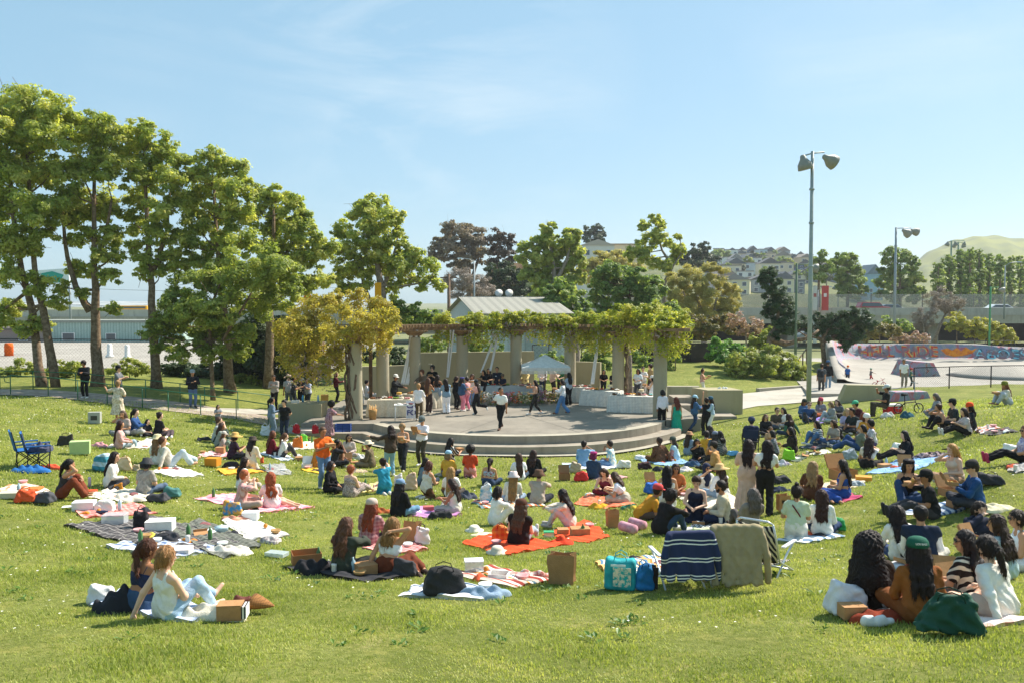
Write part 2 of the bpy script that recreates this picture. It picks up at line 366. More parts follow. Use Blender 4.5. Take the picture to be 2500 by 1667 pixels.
# ---------------------------------------------------------------- pergola
PC, PR = Vector((.1, 39.8)), 7.05
def colpos(u, far=True):
 k = (u - 1250) / FPX; a = k * k + 1; bb = -2 * (k * PC.x + PC.y); c = PC.x ** 2 + PC.y ** 2 - PR ** 2; s = math.sqrt(max(bb * bb - 4 * a * c, 0))
 y = (-bb + (s if far else -s)) / (2 * a); return Vector((k * y, y))
CPOS = [Vector(on(868, 1023, 0)[:2])] + [colpos(u) for u in (928, 1012, 1128, 1260, 1392, 1510)] + [Vector(at(1619, 0, 39.2)[:2])]
CPOS[1] = Vector(at(928, 0, 41.6)[:2])
perg = empty('pergola', (PC.x, PC.y, 0)); tag(perg, 'curved timber pergola on round concrete columns behind the stage', 'pergola')
m_wood = M('7a6248', 'mot', '8f7757', 3, .85)
for p in CPOS:
 c = MB().lathe([(.33, 0), (.325, .05), (.315, 1.7), (.31, 3.4), (.31, 3.46)], (0, 0, 0), 28).build('column', m_col, perg, (p.x - PC.x, p.y - PC.y, 0))
 MB().lathe([(.27, 3.46), (.27, 3.52), (.36, 3.55), (.5, 3.68), (.7, 3.74), (.7, 3.8)], (0, 0, 0), 8).build('capital', m_wood, c)
for r in (6.72, 7.42):
 b = MB(); A = arc(r, -16, 196, 60, Vector((0, 0)));  B = arc(r + .14, -16, 196, 60, Vector((0, 0)))
 for i in range(60): b.prism([A[i], B[i], B[i + 1], A[i + 1]], 3.8, 3.98)
 b.build('ring_beam', m_wood, perg)
b = MB()
for i in range(98):
 a = R(-16 + 212 * i / 97); b.box((7.1 * math.cos(a), 7.1 * math.sin(a), 4.045), (1.9, .07, .13), Matrix.Rotation(a, 3, 'Z'))
b.build('rafters', m_wood, perg)
# walls behind the stage
for (u0, d0, u1, d1, zt, lb) in ((875, 46.6, 1024, 48, 1.78, 'lower olive painted wall behind the cheese table'), (1022, 48.1, 1303, 49.6, 2.45, 'tallest olive painted wall behind the middle columns'), (1398, 49, 1467, 48.3, 1.9, 'short olive painted wall behind the single white drape')):
 tag(seg_box(at(u0, 800, d0), at(u1, 800, d1), -.8, zt, .26, 'stage_wall', m_olive), lb, 'wall', kind='thing')
tag(MB().tube([at(1046, 888, 47.7), at(1053, 888, 47.7), at(1053, 905, 47.7)], .02, 6).build('wall_pipe', M('c9c2ad')), 'thin cream pipe bent along the olive wall', 'pipe')
tag(MB().box((at(905, 900, 43.5).x, 43.5, 1.7), (.16, .16, 3.9)).build('wooden_post', M('5c4632', 'mot', '72593f', 3)), 'slim brown wooden post between the first columns', 'post')
tag(MB().tube([at(1663, 0, 39.6).xy.to_3d() * 1 + Vector((0, 0, -.3)), at(1663, 0, 39.6).xy.to_3d() + Vector((0, 0, 3.85))], .05, 8).build('drain_pipe', M('8f8c7c')), 'thin grey pipe running up beside the outermost column', 'pipe') if False else None
# white drapes
def ribbon(paths, d, lb):
 vs, fs = [], []
 for (u0, v0, w0, u1, v1, w1) in paths:
  n = 26; k = 9
  for i in range(n):
   t = i / (n - 1); p = at(u0 + (u1 - u0) * t ** 1.15, v0 + (v1 - v0) * t, d + .25 * math.sin(t * 3)); w = (w0 + (w1 - w0) * t) * d / FPX
   for j in range(k):
    s = j / (k - 1) - .5; vs.append((p.x + s * w, p.y + .05 * math.sin(s * 14 + 3 * t) + .03 * math.sin(9 * t), p.z))
  o_ = len(vs) - n * k; fs += [(o_ + i * k + j, o_ + i * k + j + 1, o_ + (i + 1) * k + j + 1, o_ + (i + 1) * k + j) for i in range(n - 1) for j in range(k - 1)]
 o = npmesh('white_drape', vs, fs, M('eceae6', rough=.8, bump=.1, var=.05)); s = o.modifiers.new('thick', 'SOLIDIFY'); s.thickness = .006
 return tag(o, lb, 'drape', 'white cloth drapes hanging from the pergola')
ribbon([(1006, 806, 5, 983, 938, 11), (1018, 806, 5, 993, 939, 10)], 44.2, 'wide white drape hanging in front of the third column')
ribbon([(1100, 806, 4, 1091, 921, 3), (1107, 806, 4, 1094, 921, 3)], 45.6, 'narrow white drape beside the fourth column tapering to a point')
ribbon([(1211, 806, 7, 1174, 909, 4), (1216, 806, 6, 1197, 905, 5)], 46, 'white drape parting into two legs like an inverted V')
ribbon([(1462, 806, 6, 1446, 937, 9)], 44.6, 'single white drape in front of the short olive wall')
# ---------------------------------------------------------------- railings on the ramp
def railing(pts, h, lb, curl=False):
 P = [G(*p) for p in pts]; r = empty('railing', P[0]); o0 = P[0]; top = [p + Vector((0, 0, h)) - o0 for p in P]
 if curl: top = [top[0] + Vector((0, 0, -.35)), top[0] + Vector((-.25, 0, -.3)), top[0] + Vector((-.3, 0, -.1))] + top
 MB().tube(top, .022, 6).build('top_rail', m_green, r)
 for p in P: MB().tube([p - o0 - Vector((0, 0, .1)), p - o0 + Vector((0, 0, h))], .024, 6).build('post', m_green, r)
 tag(r, lb, 'railing')
railing([(26, 963), (118, 967), (190, 976), (262, 986), (348, 995), (411, 1004), (490, 1013), (577, 1024), (655, 1036)], .92, 'green pipe railing along the lawn edge of the ramp', True)
railing([(0, 948), (81, 950), (185, 954), (275, 963), (356, 972), (440, 981), (500, 990), (581, 1001), (660, 1010)], .92, 'green pipe railing along the tree edge of the ramp')
# ---------------------------------------------------------------- fences
def chain_fence(pts, h, lb, d_sp=.22, wire=.0035, m=None, rail=True, screen=None, kerb=0):
 r = empty('chain_link_fence', pts[0]); o0 = Vector(pts[0]); m = m or m_dark; b = MB(); t = MB()
 for i, p in enumerate(pts):
  p = Vector(p) - o0; MB().tube([p - Vector((0, 0, .2)), p + Vector((0, 0, h))], .035, 6).build('post', m, r)
 for i in range(len(pts) - 1):
  p, q = Vector(pts[i]) - o0, Vector(pts[i + 1]) - o0; d = q - p; Ln = d.length; u = d / Ln; n_ = int(Ln / d_sp); kk = 1
  t.tube([p + Vector((0, 0, h)), q + Vector((0, 0, h))], .028, 6)
  for s in (1, -1):
   for j in range(-int(h / d_sp), n_ + int(h / d_sp)):
    a, e = j * d_sp, j * d_sp + s * h
    z0, z1 = 0., h
    if s > 0:
     if a < 0: z0 = -a; a = 0
     if e > Ln: z1 = h - (e - Ln); e = Ln
    else:
     if a > Ln: z0 = a - Ln; a = Ln
     if e < 0: z1 = h + e; e = 0
    if z1 <= z0 or a > Ln + 1e-6 or e < -1e-6: continue
    A, E = p + u * a + Vector((0, 0, z0)), p + u * e + Vector((0, 0, z1)); w = Vector((0, 0, wire))
    b.quad(A - w, E - w, E + w, A + w)
 if rail: t.build('top_rail', m, r)
 b.build('mesh_netting', m, r)
 if screen:
  for i in range(len(pts) - 1): seg_box(Vector(pts[i]) - o0, Vector(pts[i + 1]) - o0, 0, h * .93, .02, 'privacy_screen', screen, r)
 tag(r, lb, 'fence')
def line(u0, d0, u1, d1, n):
 P = []
 for i in range(n):
  t = i / (n - 1); p = at(u0 + (u1 - u0) * t, 800, d0 + (d1 - d0) * t); P.append((p.x, p.y, tz(p.x, p.y)))
 return P
chain_fence(line(-150, 54, 640, 56, 7), 2.1, 'tall dark chain-link fence behind the big trees')
chain_fence(line(1540, 62, 1735, 63, 5), 1.5, 'chain-link fence with dark screening behind the columns', .3, .008, None, True, M('463d36', 'mot', '3a342e', 2))
chain_fence([(at(2232, 900, 50).x, 50, tz(at(2232, 900, 50).x, 50)), (at(2318, 900, 49.5).x, 49.5, tz(at(2318, 900, 49.5).x, 49.5)), (at(2420, 900, 49).x, 49, tz(at(2420, 900, 49).x, 49)), (at(2530, 900, 48.5).x, 48.5, tz(at(2530, 900, 48.5).x, 48.5))], 1.25, 'low chain-link fence between the lawn and the skate park', .12, .004)
chain_fence(line(2335, 84, 2620, 84, 5), 1.6, 'dark chain-link fence on the far side of the skate park', .3, .006)
chain_fence(line(1300, 58, 1420, 58, 4), 2.0, 'chain-link fence behind the stage in front of parked cars', .3, .006)
# ---------------------------------------------------------------- left side: lot, container building, viaduct
struct(drape(None, 'parking_lot', m_lot, 0, 12, .86, [(-70, 58, 0), (-12, 57.5, 0), (-14, 96, 0), (-75, 96, 0)]))
def walls_windows(name, c, w, d, z0, z1, m, rz, wins, label, cat, roof=None, wm=None, corr=0):
 r = empty(name, (c[0], c[1], z0), rz); b = MB(); h = z1 - z0
 if corr:
  n = int(w / corr); pts = []
  for i in range(n + 1):
   x = -w / 2 + w * i / n; pts += [(x, -d / 2 - (.06 if i % 2 else 0)), (x + corr * .5, -d / 2 - (.06 if i % 2 else 0))]
  pts = pts[:-1]; b.prism(pts + [(w / 2, d / 2), (-w / 2, d / 2)], 0, h)
 else: b.box((0, 0, h / 2), (w, d, h))
 b.build('wall', m, r)
 for (x, z, ww, hh) in wins:
  f = MB().box((x, -d / 2 - .09, z), (ww, .06, hh)).build('window', wm or m_white, r)
  MB().box((x, -d / 2 - .125, z), (ww * .84, .02, hh * .84)).build('pane', m_glass, f)
 if roof: roof(r, w, d, h)
 return tag(r, label, cat)
def flat_roof(m, ov=.2, t=.25):
 return lambda r, w, d, h: MB().box((0, 0, h + t / 2), (w + ov * 2, d + ov * 2, t)).build('roof', m, r)
def gable(m, rise, ov=.3):
 def f(r, w, d, h):
  MB().prism([(-w / 2 - ov, h - .1), (w / 2 + ov, h - .1), (0, h + rise)], -d / 2 - ov, d / 2 + ov, ax='y').build('roof', m, r)
 return f
walls_windows('container_building', (at(290, 830, 99).x, 99), 17, 5, .5, 3.05, M('a9bdb4', 'vs', '94aaa1', 3., .7), 0, [(-4.5, .95, 1.5, .9), (.3, .95, 1.2, .8), (4.2, .95, 1.2, .8), (6.6, 1.7, .8, .9)], 'pale teal corrugated container building with small windows', 'building', flat_roof(M('8c8f86')), corr=.3)
walls_windows('site_hut', (at(40, 850, 98).x, 98), 9, 4, .5, 2.2, M('8d7f78'), 0, [(-2, .9, 1, .8), (2, .9, 1, .8)], 'brown site hut at the end of the concrete lot', 'hut', flat_roof(M('6d6560')))
vb = MB().box((0,0,0),(95, 9, 1.15)).build('viaduct', m_conc, None, (-58, 134, 2.6)); tag(vb, 'concrete viaduct crossing behind the big trees', 'viaduct')
MB().box((0, -3.9, 1.1), (95, .35, 1.05)).build('parapet', conc_mat('mat_parapet', 'bdb6a8', 'c8c1b3'), vb)
MB().box((0, -3.2, -1.35), (95, .8, 1.5)).build('girder', M('9a9184'), vb)
for x in (-30, -10, 8, 28): MB().box((x, 0, -2.6), (1.6, 5, 4)).build('pier', m_conc, vb)
tr = MB().box((0, 0, 1.5), (6.5, 2.8, .8)).build('train_car', M('d9a028', rough=.5), None, (at(318, 750, 137).x, 137, 2.9), bevel=.1); tag(tr, 'yellow train car on the concrete viaduct', 'train')
MB().box((0, -1.42, 1.6), (6, .06, .25)).build('window_band', m_glass, tr)
sg = empty('freeway_sign', (at(128, 660, 118).x, 118, 0)); tag(sg, 'white and teal freeway sign seen through the trees', 'sign')
MB().box((0, 0, 8.9), (4.6, .2, 1.9), Matrix.Rotation(R(-4), 3, 'Y')).build('sign_panel', M('dfe6e2'), sg); MB().prism([(-1.6, 8.2), (1.0, 8.0), (1.6, 9.1), (0, 9.6), (-1.5, 9.3)], -.14, -.11, ax='y').build('teal_field', M('2d9a86'), sg); MB().tube([(2.2, .2, 0), (2.2, .2, 10)], .16, 8).build('pole', m_metal, sg)
for i, (u, v) in enumerate(((268, 872), (311, 876))):
 p = on(u, v, .87); t = MB().lathe([(.32, 0), (.32, .15), (.2, .25), (.19, 1.0), (.12, 1.12)], (0, 0, 0), 14).build('bollard', m_white, None, p); tag(t, 'white bollard on the concrete lot, ' + ('the one nearer the thick trunk' if i == 0 else 'the one under the leaning tree'), 'bollard', 'white bollards on the concrete lot')
for i, u in enumerate((22,)):
 p = on(u, 868, .87); t = MB().lathe([(.35, 0), (.33, .3), (.36, .33), (.33, .66), (.36, .7), (.3, 1.05)], (0, 0, 0), 14).build('traffic_barrel', M('e0641f'), None, p); tag(t, 'orange traffic barrel by the site hut', 'barrel')
# ---------------------------------------------------------------- shed and buildings behind the pergola
A = Vector((-2.45, 60)); ux = Vector((.967, .256)); uy = Vector((-.256, .967)); W_, D_ = 6.8, 10.3
shed = empty('shed', (A.x, A.y, -.2), math.atan2(ux.y, ux.x)); tag(shed, 'pale grey metal shed with a white ribbed gable roof', 'shed')
m_sw = M('b9c2c4', 'vs', 'aeb8bb', 1.6, .6); m_sr = M('dcdad0', 'vs', 'c9c7bd', 1.5, .5)
MB().box((W_ / 2, D_ / 2, 2.35), (W_, D_, 4.7)).prism([(0, 4.7), (D_, 4.7), (D_ / 2, 5.75)], 0, W_, ax='x').build('wall', m_sw, shed)
b = MB()
for s in (0, 1):
 for i in range(46):
  x0 = -.3 + (W_ + .6) * i / 46; x1 = -.3 + (W_ + .6) * (i + .72) / 46; z = .03 if i % 1 == 0 else 0
  y0, z0, y1, z1 = (-.35, 4.68, D_ / 2, 5.86) if s == 0 else (D_ + .35, 4.68, D_ / 2, 5.86)
  b.quad((x0, y0, z0 + z), (x1, y0, z0 + z), (x1, y1, z1 + z), (x0, y1, z1 + z));
 b.quad((-.3, y0, z0), (W_ + .3, y0, z0), (W_ + .3, y1, z1), (-.3, y1, z1))
b.build('roof', M('b3afa2', 'vs', 'a39f93', 1.5, .6), shed)
MB().box((4.5, -.06, 2), (2, .06, 3)).build('door', M('9aa4a7'), shed)
lb = walls_windows('warehouse', (at(1235, 725, 92).x, 92), 9.5, 8, -.2, 5.75, M('a8b0b2'), 0, [], 'long flat grey warehouse behind the metal shed', 'building', flat_roof(M('878f92'), .1, .15))
for i, u in enumerate((1218, 1243)):
 p = at(u, 722, 89); d = MB().lathe([(.05, 0), (.3, .08), (.42, .2)], (0, 0, .3), 14, M4=Matrix.Rotation(R(70), 4, 'X')).tube([(0, 0, -.4), (0, 0, .4)], .04, 6).build('satellite_dish', M('c8cac8'), None, (p.x, 89, 5.9)); tag(d, ('satellite dish nearer the utility pole' if i == 0 else 'satellite dish nearer the ivy tree') + ' on the warehouse roof', 'satellite dish', 'satellite dishes')
p = at(1096, 800, 70); up = MB().tube([(0, 0, -.5), (0, 0, 7.6)], [.17, .12], 8).build('utility_pole', M('6b5747', 'mot', '7d6857', 4), None, (p.x, 70, 0)); tag(up, 'brown wooden utility pole beside the metal shed', 'pole'); MB().box((0, 0, 7.3), (1.4, .1, .1)).build('cross_arm', M('6b5747'), up)
def street_lamp(u, d, ztop, z0, lb, m=None, arm=1.6, side=-1):
 p = at(u, 700, d); m = m or m_metal
 o = MB().tube([(0, 0, z0), (0, 0, ztop)], [.13, .08], 8).build('street_lamp', m, None, (p.x, d, 0)); tag(o, lb, 'street lamp')
 MB().tube([(0, 0, ztop - .1), (side * arm * .4, 0, ztop + .35), (side * arm, 0, ztop + .5)], .05, 6).build('arm', m, o); MB().box((side * (arm + .3), 0, ztop + .48), (.75, .28, .14), taper=.7).build('lamp_head', M('c9ccca'), o)
street_lamp(1158, 112, 10.6, 0, 'tall curved street lamp before the brown trees behind the shed')
street_lamp(1168, 118, 6.2, 0, 'short curved street lamp above the warehouse roof', None, 1.2)
street_lamp(2453, 118, 10.4, 3, 'grey curved street lamp beside the white car on the freeway', None, 1.6, 1)
street_lamp(1998, 118, 7, 3, 'small street lamp carrying red banners on the freeway edge', None, 1.2, 1)
p = at(2003, 728, 117.6)
for i, (dx, cl) in enumerate(((-.75, 'c8c3bd'), (.65, 'c24a46'))):
 bn = MB().box((dx, 0, 0), (.95 if i else .6, .04, 3.4)).build('pole_banner', M(cl), None, (p.x, 117.6, 5.9)); tag(bn, ('red' if i else 'grey') + ' banner hung on the small street lamp', 'banner')
 MB().box((dx, -.03, .4), (.4, .02, .5)).build('emblem', M('e9d8d4' if i else 'a9615c'), bn)
for (u, v, d, c, lb) in ((752, 733, 62, 'e08a1e', 'orange diamond warning sign above the yellow vine'), ):
 p = at(u, v, d); s_ = MB().box((0,0,0),(.8, .04, .8), Matrix.Rotation(R(45), 3, 'Y')).build('warning_sign', M(c), None, p); tag(s_, lb, 'sign'); MB().tube([(0, .05, -6), (0, .05, 0)], .05, 6).build('post', m_metal, s_)
p = at(923, 722, 56); s_ = MB().box((0,0,0),(.42, .05, 1.7)).build('yellow_banner', M('e8a51f'), None, p); tag(s_, 'tall narrow yellow banner beside the trunk behind the vine', 'banner')
# ---------------------------------------------------------------- cars
def car(name, loc, rz, col, lb, suv=False, cw=4.5):
 h = 1.7 if suv else 1.42; r = empty(name, loc, rz); tag(r, lb, 'car'); m = M(col, rough=.25, spec=.6, bump=0, var=.03)
 pr = [(-2.2, .35), (2.2, .35), (2.25, .62), (2.1, .85), (1.1, .95), (.45, h), (-1.3, h), (-2.05, .98), (-2.25, .7)] if not suv else [(-2.2, .4), (2.2, .4), (2.25, .75), (2.1, 1.0), (1.15, 1.1), (.55, h), (-1.9, h), (-2.2, 1.1), (-2.25, .7)]
 MB().prism(pr, -.85, .85, ax='y').build('body', m, r, bevel=.06)
 gl = [(1.0, .97), (.42, h - .09), (-1.25, h - .09), (-1.85, 1.0)] if not suv else [(1.05, 1.12), (.5, h - .1), (-1.8, h - .1), (-2.0, 1.12)]
 for s in (-1, 1): MB().prism(gl, s * .852, s * .87, ax='y').build('side_window', m_glass, r)
 for x in (-1.4, 1.4):
  for s in (-1, 1):
   w_ = MB().lathe([(.2, -.11), (.32, -.1), (.33, 0), (.32, .1), (.2, .11)], (0, 0, 0), 16, M4=Matrix.Rotation(math.pi / 2, 4, 'X')).build('wheel', m_dark, r, (x, s * .8, .33)); MB().lathe([(.02, -.12), (.2, -.115), (.2, .115), (.02, .12)], (0, 0, 0), 12, M4=Matrix.Rotation(math.pi / 2, 4, 'X')).build('rim', m_metal, w_)
 for s in (-1, 1): MB().box((2.2, s * .6, .72), (.08, .3, .14)).build('headlight', m_white, r)
# ---------------------------------------------------------------- freeway on the right
fw = MB().box((0,0,0),(130, 14, 1.2)).build('freeway_deck', m_conc, None, (60, 126, 3.0)); tag(fw, 'raised concrete freeway running behind the skate park', 'freeway')
MB().box((0, -6.9, 1.05), (130, .3, 1.0)).build('barrier', conc_mat('mat_barrier', 'a9a49b', 'b6b1a8'), fw); MB().box((0, 6.9, 1.05), (130, .3, 1.0)).build('barrier', m_conc, fw)
for x in range(-60, 61, 20): MB().box((x, 0, -2.2), (1.5, 9, 3.6)).build('pier', m_conc, fw)
MB().box((0, 6.5, -2.0), (130, .3, 3.2)).build('underpass_wall', M('4a463f'), fw)
MB().box((0, 7.1, 2.4), (130, .06, 2.4)).build('sound_screen', GLASSY('mat_screen', '8f9088', .35), fw)
for i, x in enumerate(range(-60, 64, 8)): MB().tube([(x, 7.2, 0), (x, 7.2, 3.7)], .09, 6).build('screen_post', M('4b4a46'), fw)
car('parked_car', (at(2132, 750, 122).x, 122, 3.62), 0, '8e2a33', 'dark red car driving on the freeway', True)
car('parked_car', (at(2178, 755, 123).x, 123, 3.62), 0, '6d7f8a', 'grey blue car behind the red car on the freeway')
car('parked_car', (at(2430, 757, 122).x, 122, 3.62), math.pi, 'dfe2e2', 'white car driving on the freeway near the lamp')
car('parked_car', (at(1312, 852, 64).x, 64, .45), .1, 'e2e3e1', 'white parked car seen over the tall olive wall')
car('parked_car', (at(1262, 852, 66).x, 66, .45), .1, 'c9ced0', 'silver parked car behind the fringed umbrella')
car('parked_car', (at(1985, 785, 112).x, 112, .1), 0, '7b858a', 'small grey car beside the leaning pine')
# ---------------------------------------------------------------- skate park
struct(MB().prism([(17, 48.5), (75, 48.5), (75, 80), (24.5, 80)], -1, .1).build('skate_floor', m_lot))
def graff():
 q = NT('mat_graffiti'); c = q.n('TexCoord').outputs['Object']; v = q.n('TexVoronoi', i_Scale=.75); q.l(c, v.inputs[0])
 nz = q.n('TexNoise', i_Scale=1.1, i_Detail=6., i_Distortion=1.5); q.l(c, nz.inputs[0])
 r = q.n('ValToRGB'); e = r.color_ramp.elements; cs = ['8a8291', '6d6a78', 'b7676a', '8f8aa0', '77878f', 'a59a97', '5d5a66', 'c0785c']
 e[0].color = lin(cs[0]); e[1].color = lin(cs[1]); e[1].position = .2
 for i in range(2, 8): k = e.new(.25 + i * .07); k.color = lin(cs[i])
 q.l(nz.outputs[0], r.inputs[0]); q.l(r.outputs[0], q.b.inputs['Base Color']); q.b.inputs['Roughness'].default_value = .8; return q.m
pl = [(21.5, 55), (23, 60), (24.6, 65), (26.2, 70), (28, 74.2), (30.5, 76), (37, 76), (41, 76), (45, 75.5), (52, 75.5), (62, 75.5)]
hh = [.25, .7, 1.5, 2.15, 1.75, 1.5, 1.5, 1.48, 1.2, 1.18, 1.15]
V, F, MI = [], [], []; K = 10
PP = []
for i in range(len(pl) - 1):
 for k in range(5): t = k / 5; PP.append((pl[i][0] * (1 - t) + pl[i + 1][0] * t, pl[i][1] * (1 - t) + pl[i + 1][1] * t, hh[i] * (1 - t) + hh[i + 1] * t))
PP.append((*pl[-1], hh[-1])); PA = np.array(PP)
for _ in range(4): PA[1:-1] = (PA[:-2] + PA[2:] + 2 * PA[1:-1]) / 4
tg = np.gradient(PA[:, :2], axis=0); tg /= np.linalg.norm(tg, axis=1)[:, None]; nn = np.stack([tg[:, 1], -tg[:, 0]], 1)   # towards the floor
for i in range(len(PA)):
 for k in range(K):
  a = k / (K - 1); e = 2.6 * (1 - a) ** 1.0; z = PA[i, 2] * (1 - math.sqrt(max(0, 1 - a * a))) if a < 1 else PA[i, 2]
  V.append((PA[i, 0] + nn[i, 0] * e * (.7), PA[i, 1] + nn[i, 1] * e * .7, .105 + z))
 V.append((PA[i, 0] - nn[i, 0] * .45, PA[i, 1] - nn[i, 1] * .45, .105 + PA[i, 2])); V.append((PA[i, 0] - nn[i, 0] * .5, PA[i, 1] - nn[i, 1] * .5, -.9))
N_ = K + 2
for i in range(len(PA) - 1):
 for k in range(N_ - 1): F.append((i * N_ + k, (i + 1) * N_ + k, (i + 1) * N_ + k + 1, i * N_ + k + 1)); MI.append(1 if 5 <= k < K - 1 and i > 8 else 0)
qp = npmesh('quarter_pipe', V, F, [m_lot, graff()], None, MI, True); tag(qp, 'curved concrete quarter pipe covered in graffiti at the skate park', 'skate ramp')
def wall_text(body, u0, u1, yv, sz, col, outl, zc):
 c = at((u0 + u1) / 2, 860, yv)
 for k, (cc, off, bo) in enumerate(((outl, 0, .06), (col, .02, .0))):
  o = text(body, 'graffiti_lettering', M(cc, 'mot', '8a6a70' if k else '7d7480', 1.6, .8, .2, .2), sz, qp, frame((c.x, yv - .42 - off, zc), (1,0,0),(0, .22, 1)), .006, bo)
  w = max(v_.co.x for v_ in o.data.vertices) - min(v_.co.x for v_ in o.data.vertices); sx = (u1 - u0) * yv / FPX / w
  for v_ in o.data.vertices: v_.co.x *= sx; v_.co.y *= 1.08; v_.co.x += .025 * math.sin(v_.co.y * 9 + v_.co.x * 4); v_.co.y += .05 * math.sin(v_.co.x * 2.3)
wall_text('HELL', 2090, 2178, 75.9, 1.25, 'cf3f2e', 'd9b45c', .92); wall_text('RIDE', 2196, 2284, 75.9, 1.25, 'c63a2c', 'd9b45c', .92)
wall_text('ABOES', 2372, 2502, 75.3, 1.05, '7cc4d6', '2c5f78', .72)
c = at(2335, 860, 75.4); MB().prism([(-1.6, .6), (-1.1, .15), (-.4, 0), (.5, .1), (1.2, .3), (1.6, .75), (1.1, .55), (.6, .8), (.2, .5), (-.2, .78), (-.6, .55), (-1.0, .75)], 0, .02, ax='y').build('orange_patch', M('d98a2b', 'mot', 'c26a2a', 2), qp, (c.x, 74.98, .55))
rp = MB().prism([(0, 0), (2.4, 0), (1.9, .95), (.5, 1.05)], 0, 2.5, ax='y').build('skate_ramp', graff(), None, (at(2182, 930, 62).x, 60, .1)); tag(rp, 'small graffiti covered skate ramp behind the standing man in white', 'skate ramp')
bl = MB().lathe([(3.4, 0), (2.6, .25), (1.5, .6), (.4, .8)], (0, 0, 0), 28).build('skate_mound', m_lot, None, (at(2440, 900, 60).x, 60, .1)); tag(bl, 'smooth round concrete mound on the skate park floor', 'skate mound')
bl = MB().box((0, 0, .18), (5, 2.4, .36), taper=.8).build('skate_ledge', m_lot, None, (at(2345, 850, 80.5).x, 80.5, 1.0), bevel=.05); tag(bl, 'raised concrete ledge behind the graffiti wall', 'ledge')
c = G(2112, 977); bl = MB().prism([(-1.55, -.3), (1.3, -.3), (1.28, .82), (-1.05, .86), (-1.2, .55)], -.25, .25, ax='y').build('concrete_barrier', m_olive, None, c, bevel=.02); tag(bl, 'pale olive concrete barrier beside the skate park entrance', 'barrier')
bl = MB().box((0, 0, .2), (2.2, .9, .5), taper=.8).build('painted_slab', graff(), None, G(2215, 975), .15, bevel=.03); tag(bl, 'sloping painted concrete slab at the fence end', 'slab')
rl = empty('handrail', G(1950, 905)); tag(rl, 'short wooden handrail beside the leaning pine', 'handrail')
MB().tube([(0, 0, .9), (1.6, 3, 1.5)], .05, 6).build('rail', m_wood, rl)
for t in (0, .5, 1): MB().tube([(1.6 * t, 3 * t, -.5), (1.6 * t, 3 * t, .9 + .6 * t)], .05, 6).build('post', m_wood, rl)
ut = MB().box((0, 0, 1.5), (.36, .36, 3.0)).build('utility_cabinet', M('b9bdb9'), None, (at(1989, 830, 108).x, 108, .2)); tag(ut, 'tall pale utility cabinet behind the big lamp pole', 'cabinet')
# ---------------------------------------------------------------- floodlight poles
def flood(u, d, z0, z1, r0, r1, heads, lb, m=None, plate=True):
 p = at(u, 800, d); m = m or m_metal; o = MB().tube([(0, 0, z0), (0, 0, z0 + (z1 - z0) * .5), (0, 0, z1)], [r0, (r0 + r1) / 2, r1], 14).build('lamp_pole', m, None, (p.x, d, 0)); tag(o, lb, 'lamp pole')
 xs = [h[0] for h in heads]; MB().tube([(min(xs + [0]), 0, z1 - .25), (0, 0, z1 - .1), (max(xs + [0]), 0, z1 - .05)], r1 * .45, 6).build('cross_arm', m, o)
 for (x, tilt, yaw, s) in heads:
  M4 = Matrix.Translation((x, -.05, z1 - .3)) @ Matrix.Rotation(yaw, 4, 'Z') @ Matrix.Rotation(tilt, 4, 'Y') @ Matrix.Scale(s, 4)
  MB().lathe([(.1, .12), (.16, .05), (.2, -.12), (.42, -.45), (.46, -.78), (.40, -.8)], (0, 0, 0), 16, M4=M4).build('lamp_head', M('85857a', rough=.5, spec=.5), o)
 if plate:
  for t in (.55, .72, .85): MB().tube([(0, 0, z0 + (z1 - z0) * t), (0, 0, z0 + (z1 - z0) * t + .1)], (r0 + r1) / 2 * 1.25, 12).build('band', m, o)
 return o
flood(1977, 45, -.3, 13.15, .135, .085, [(-.52, R(-14), 0, .85), (.62, R(-62), .2, .85)], 'tallest grey lamp pole with two bell floodlights by the path', M('8f999b', 'mot', '99a29c', 1.5, .5, .4))
flood(2183, 86, .1, 12.8, .16, .1, [(.7, R(-60), .2, 1.0), (1.5, R(-75), .2, .9)], 'grey lamp pole with floodlights to one side behind the quarter pipe')
flood(2318, 170, 0, 17.6, .2, .14, [(-.7, .3, 0, 1), (.7, -.3, 0, 1), (2.6, .2, 0, .8)], 'far green floodlight pole before the tall poplars', M('6d8a78'), False)
flood(2335, 175, 0, 17.6, .2, .14, [(-.8, .3, 0, 1), (.9, -.3, 0, 1)], 'far green floodlight pole, the outer of the pair', M('6d8a78'), False)
flood(2437, 150, 0, 11.5, .14, .1, [(0, 0, 0, .6)], 'bare grey pole standing before the poplars', None, False)
flood(1943, 60, -.2, 8.0, .1, .07, [(.9, R(-85), 0, .7)], 'slim green lamp post with one flat lamp beside the big pole', M('6a7a62'), False)
flood(2416, 82, 0, 6.8, .1, .08, [(.8, R(-85), 0, .6)], 'bright green lamp post behind the skate park', M('4f8f62'), False)
flood(2045, 150, 0, 8.5, .12, .09, [(-.6, .3, 0, .8), (.6, -.3, 0, .8)], 'short pale floodlight post between the tall round trees', None, False)
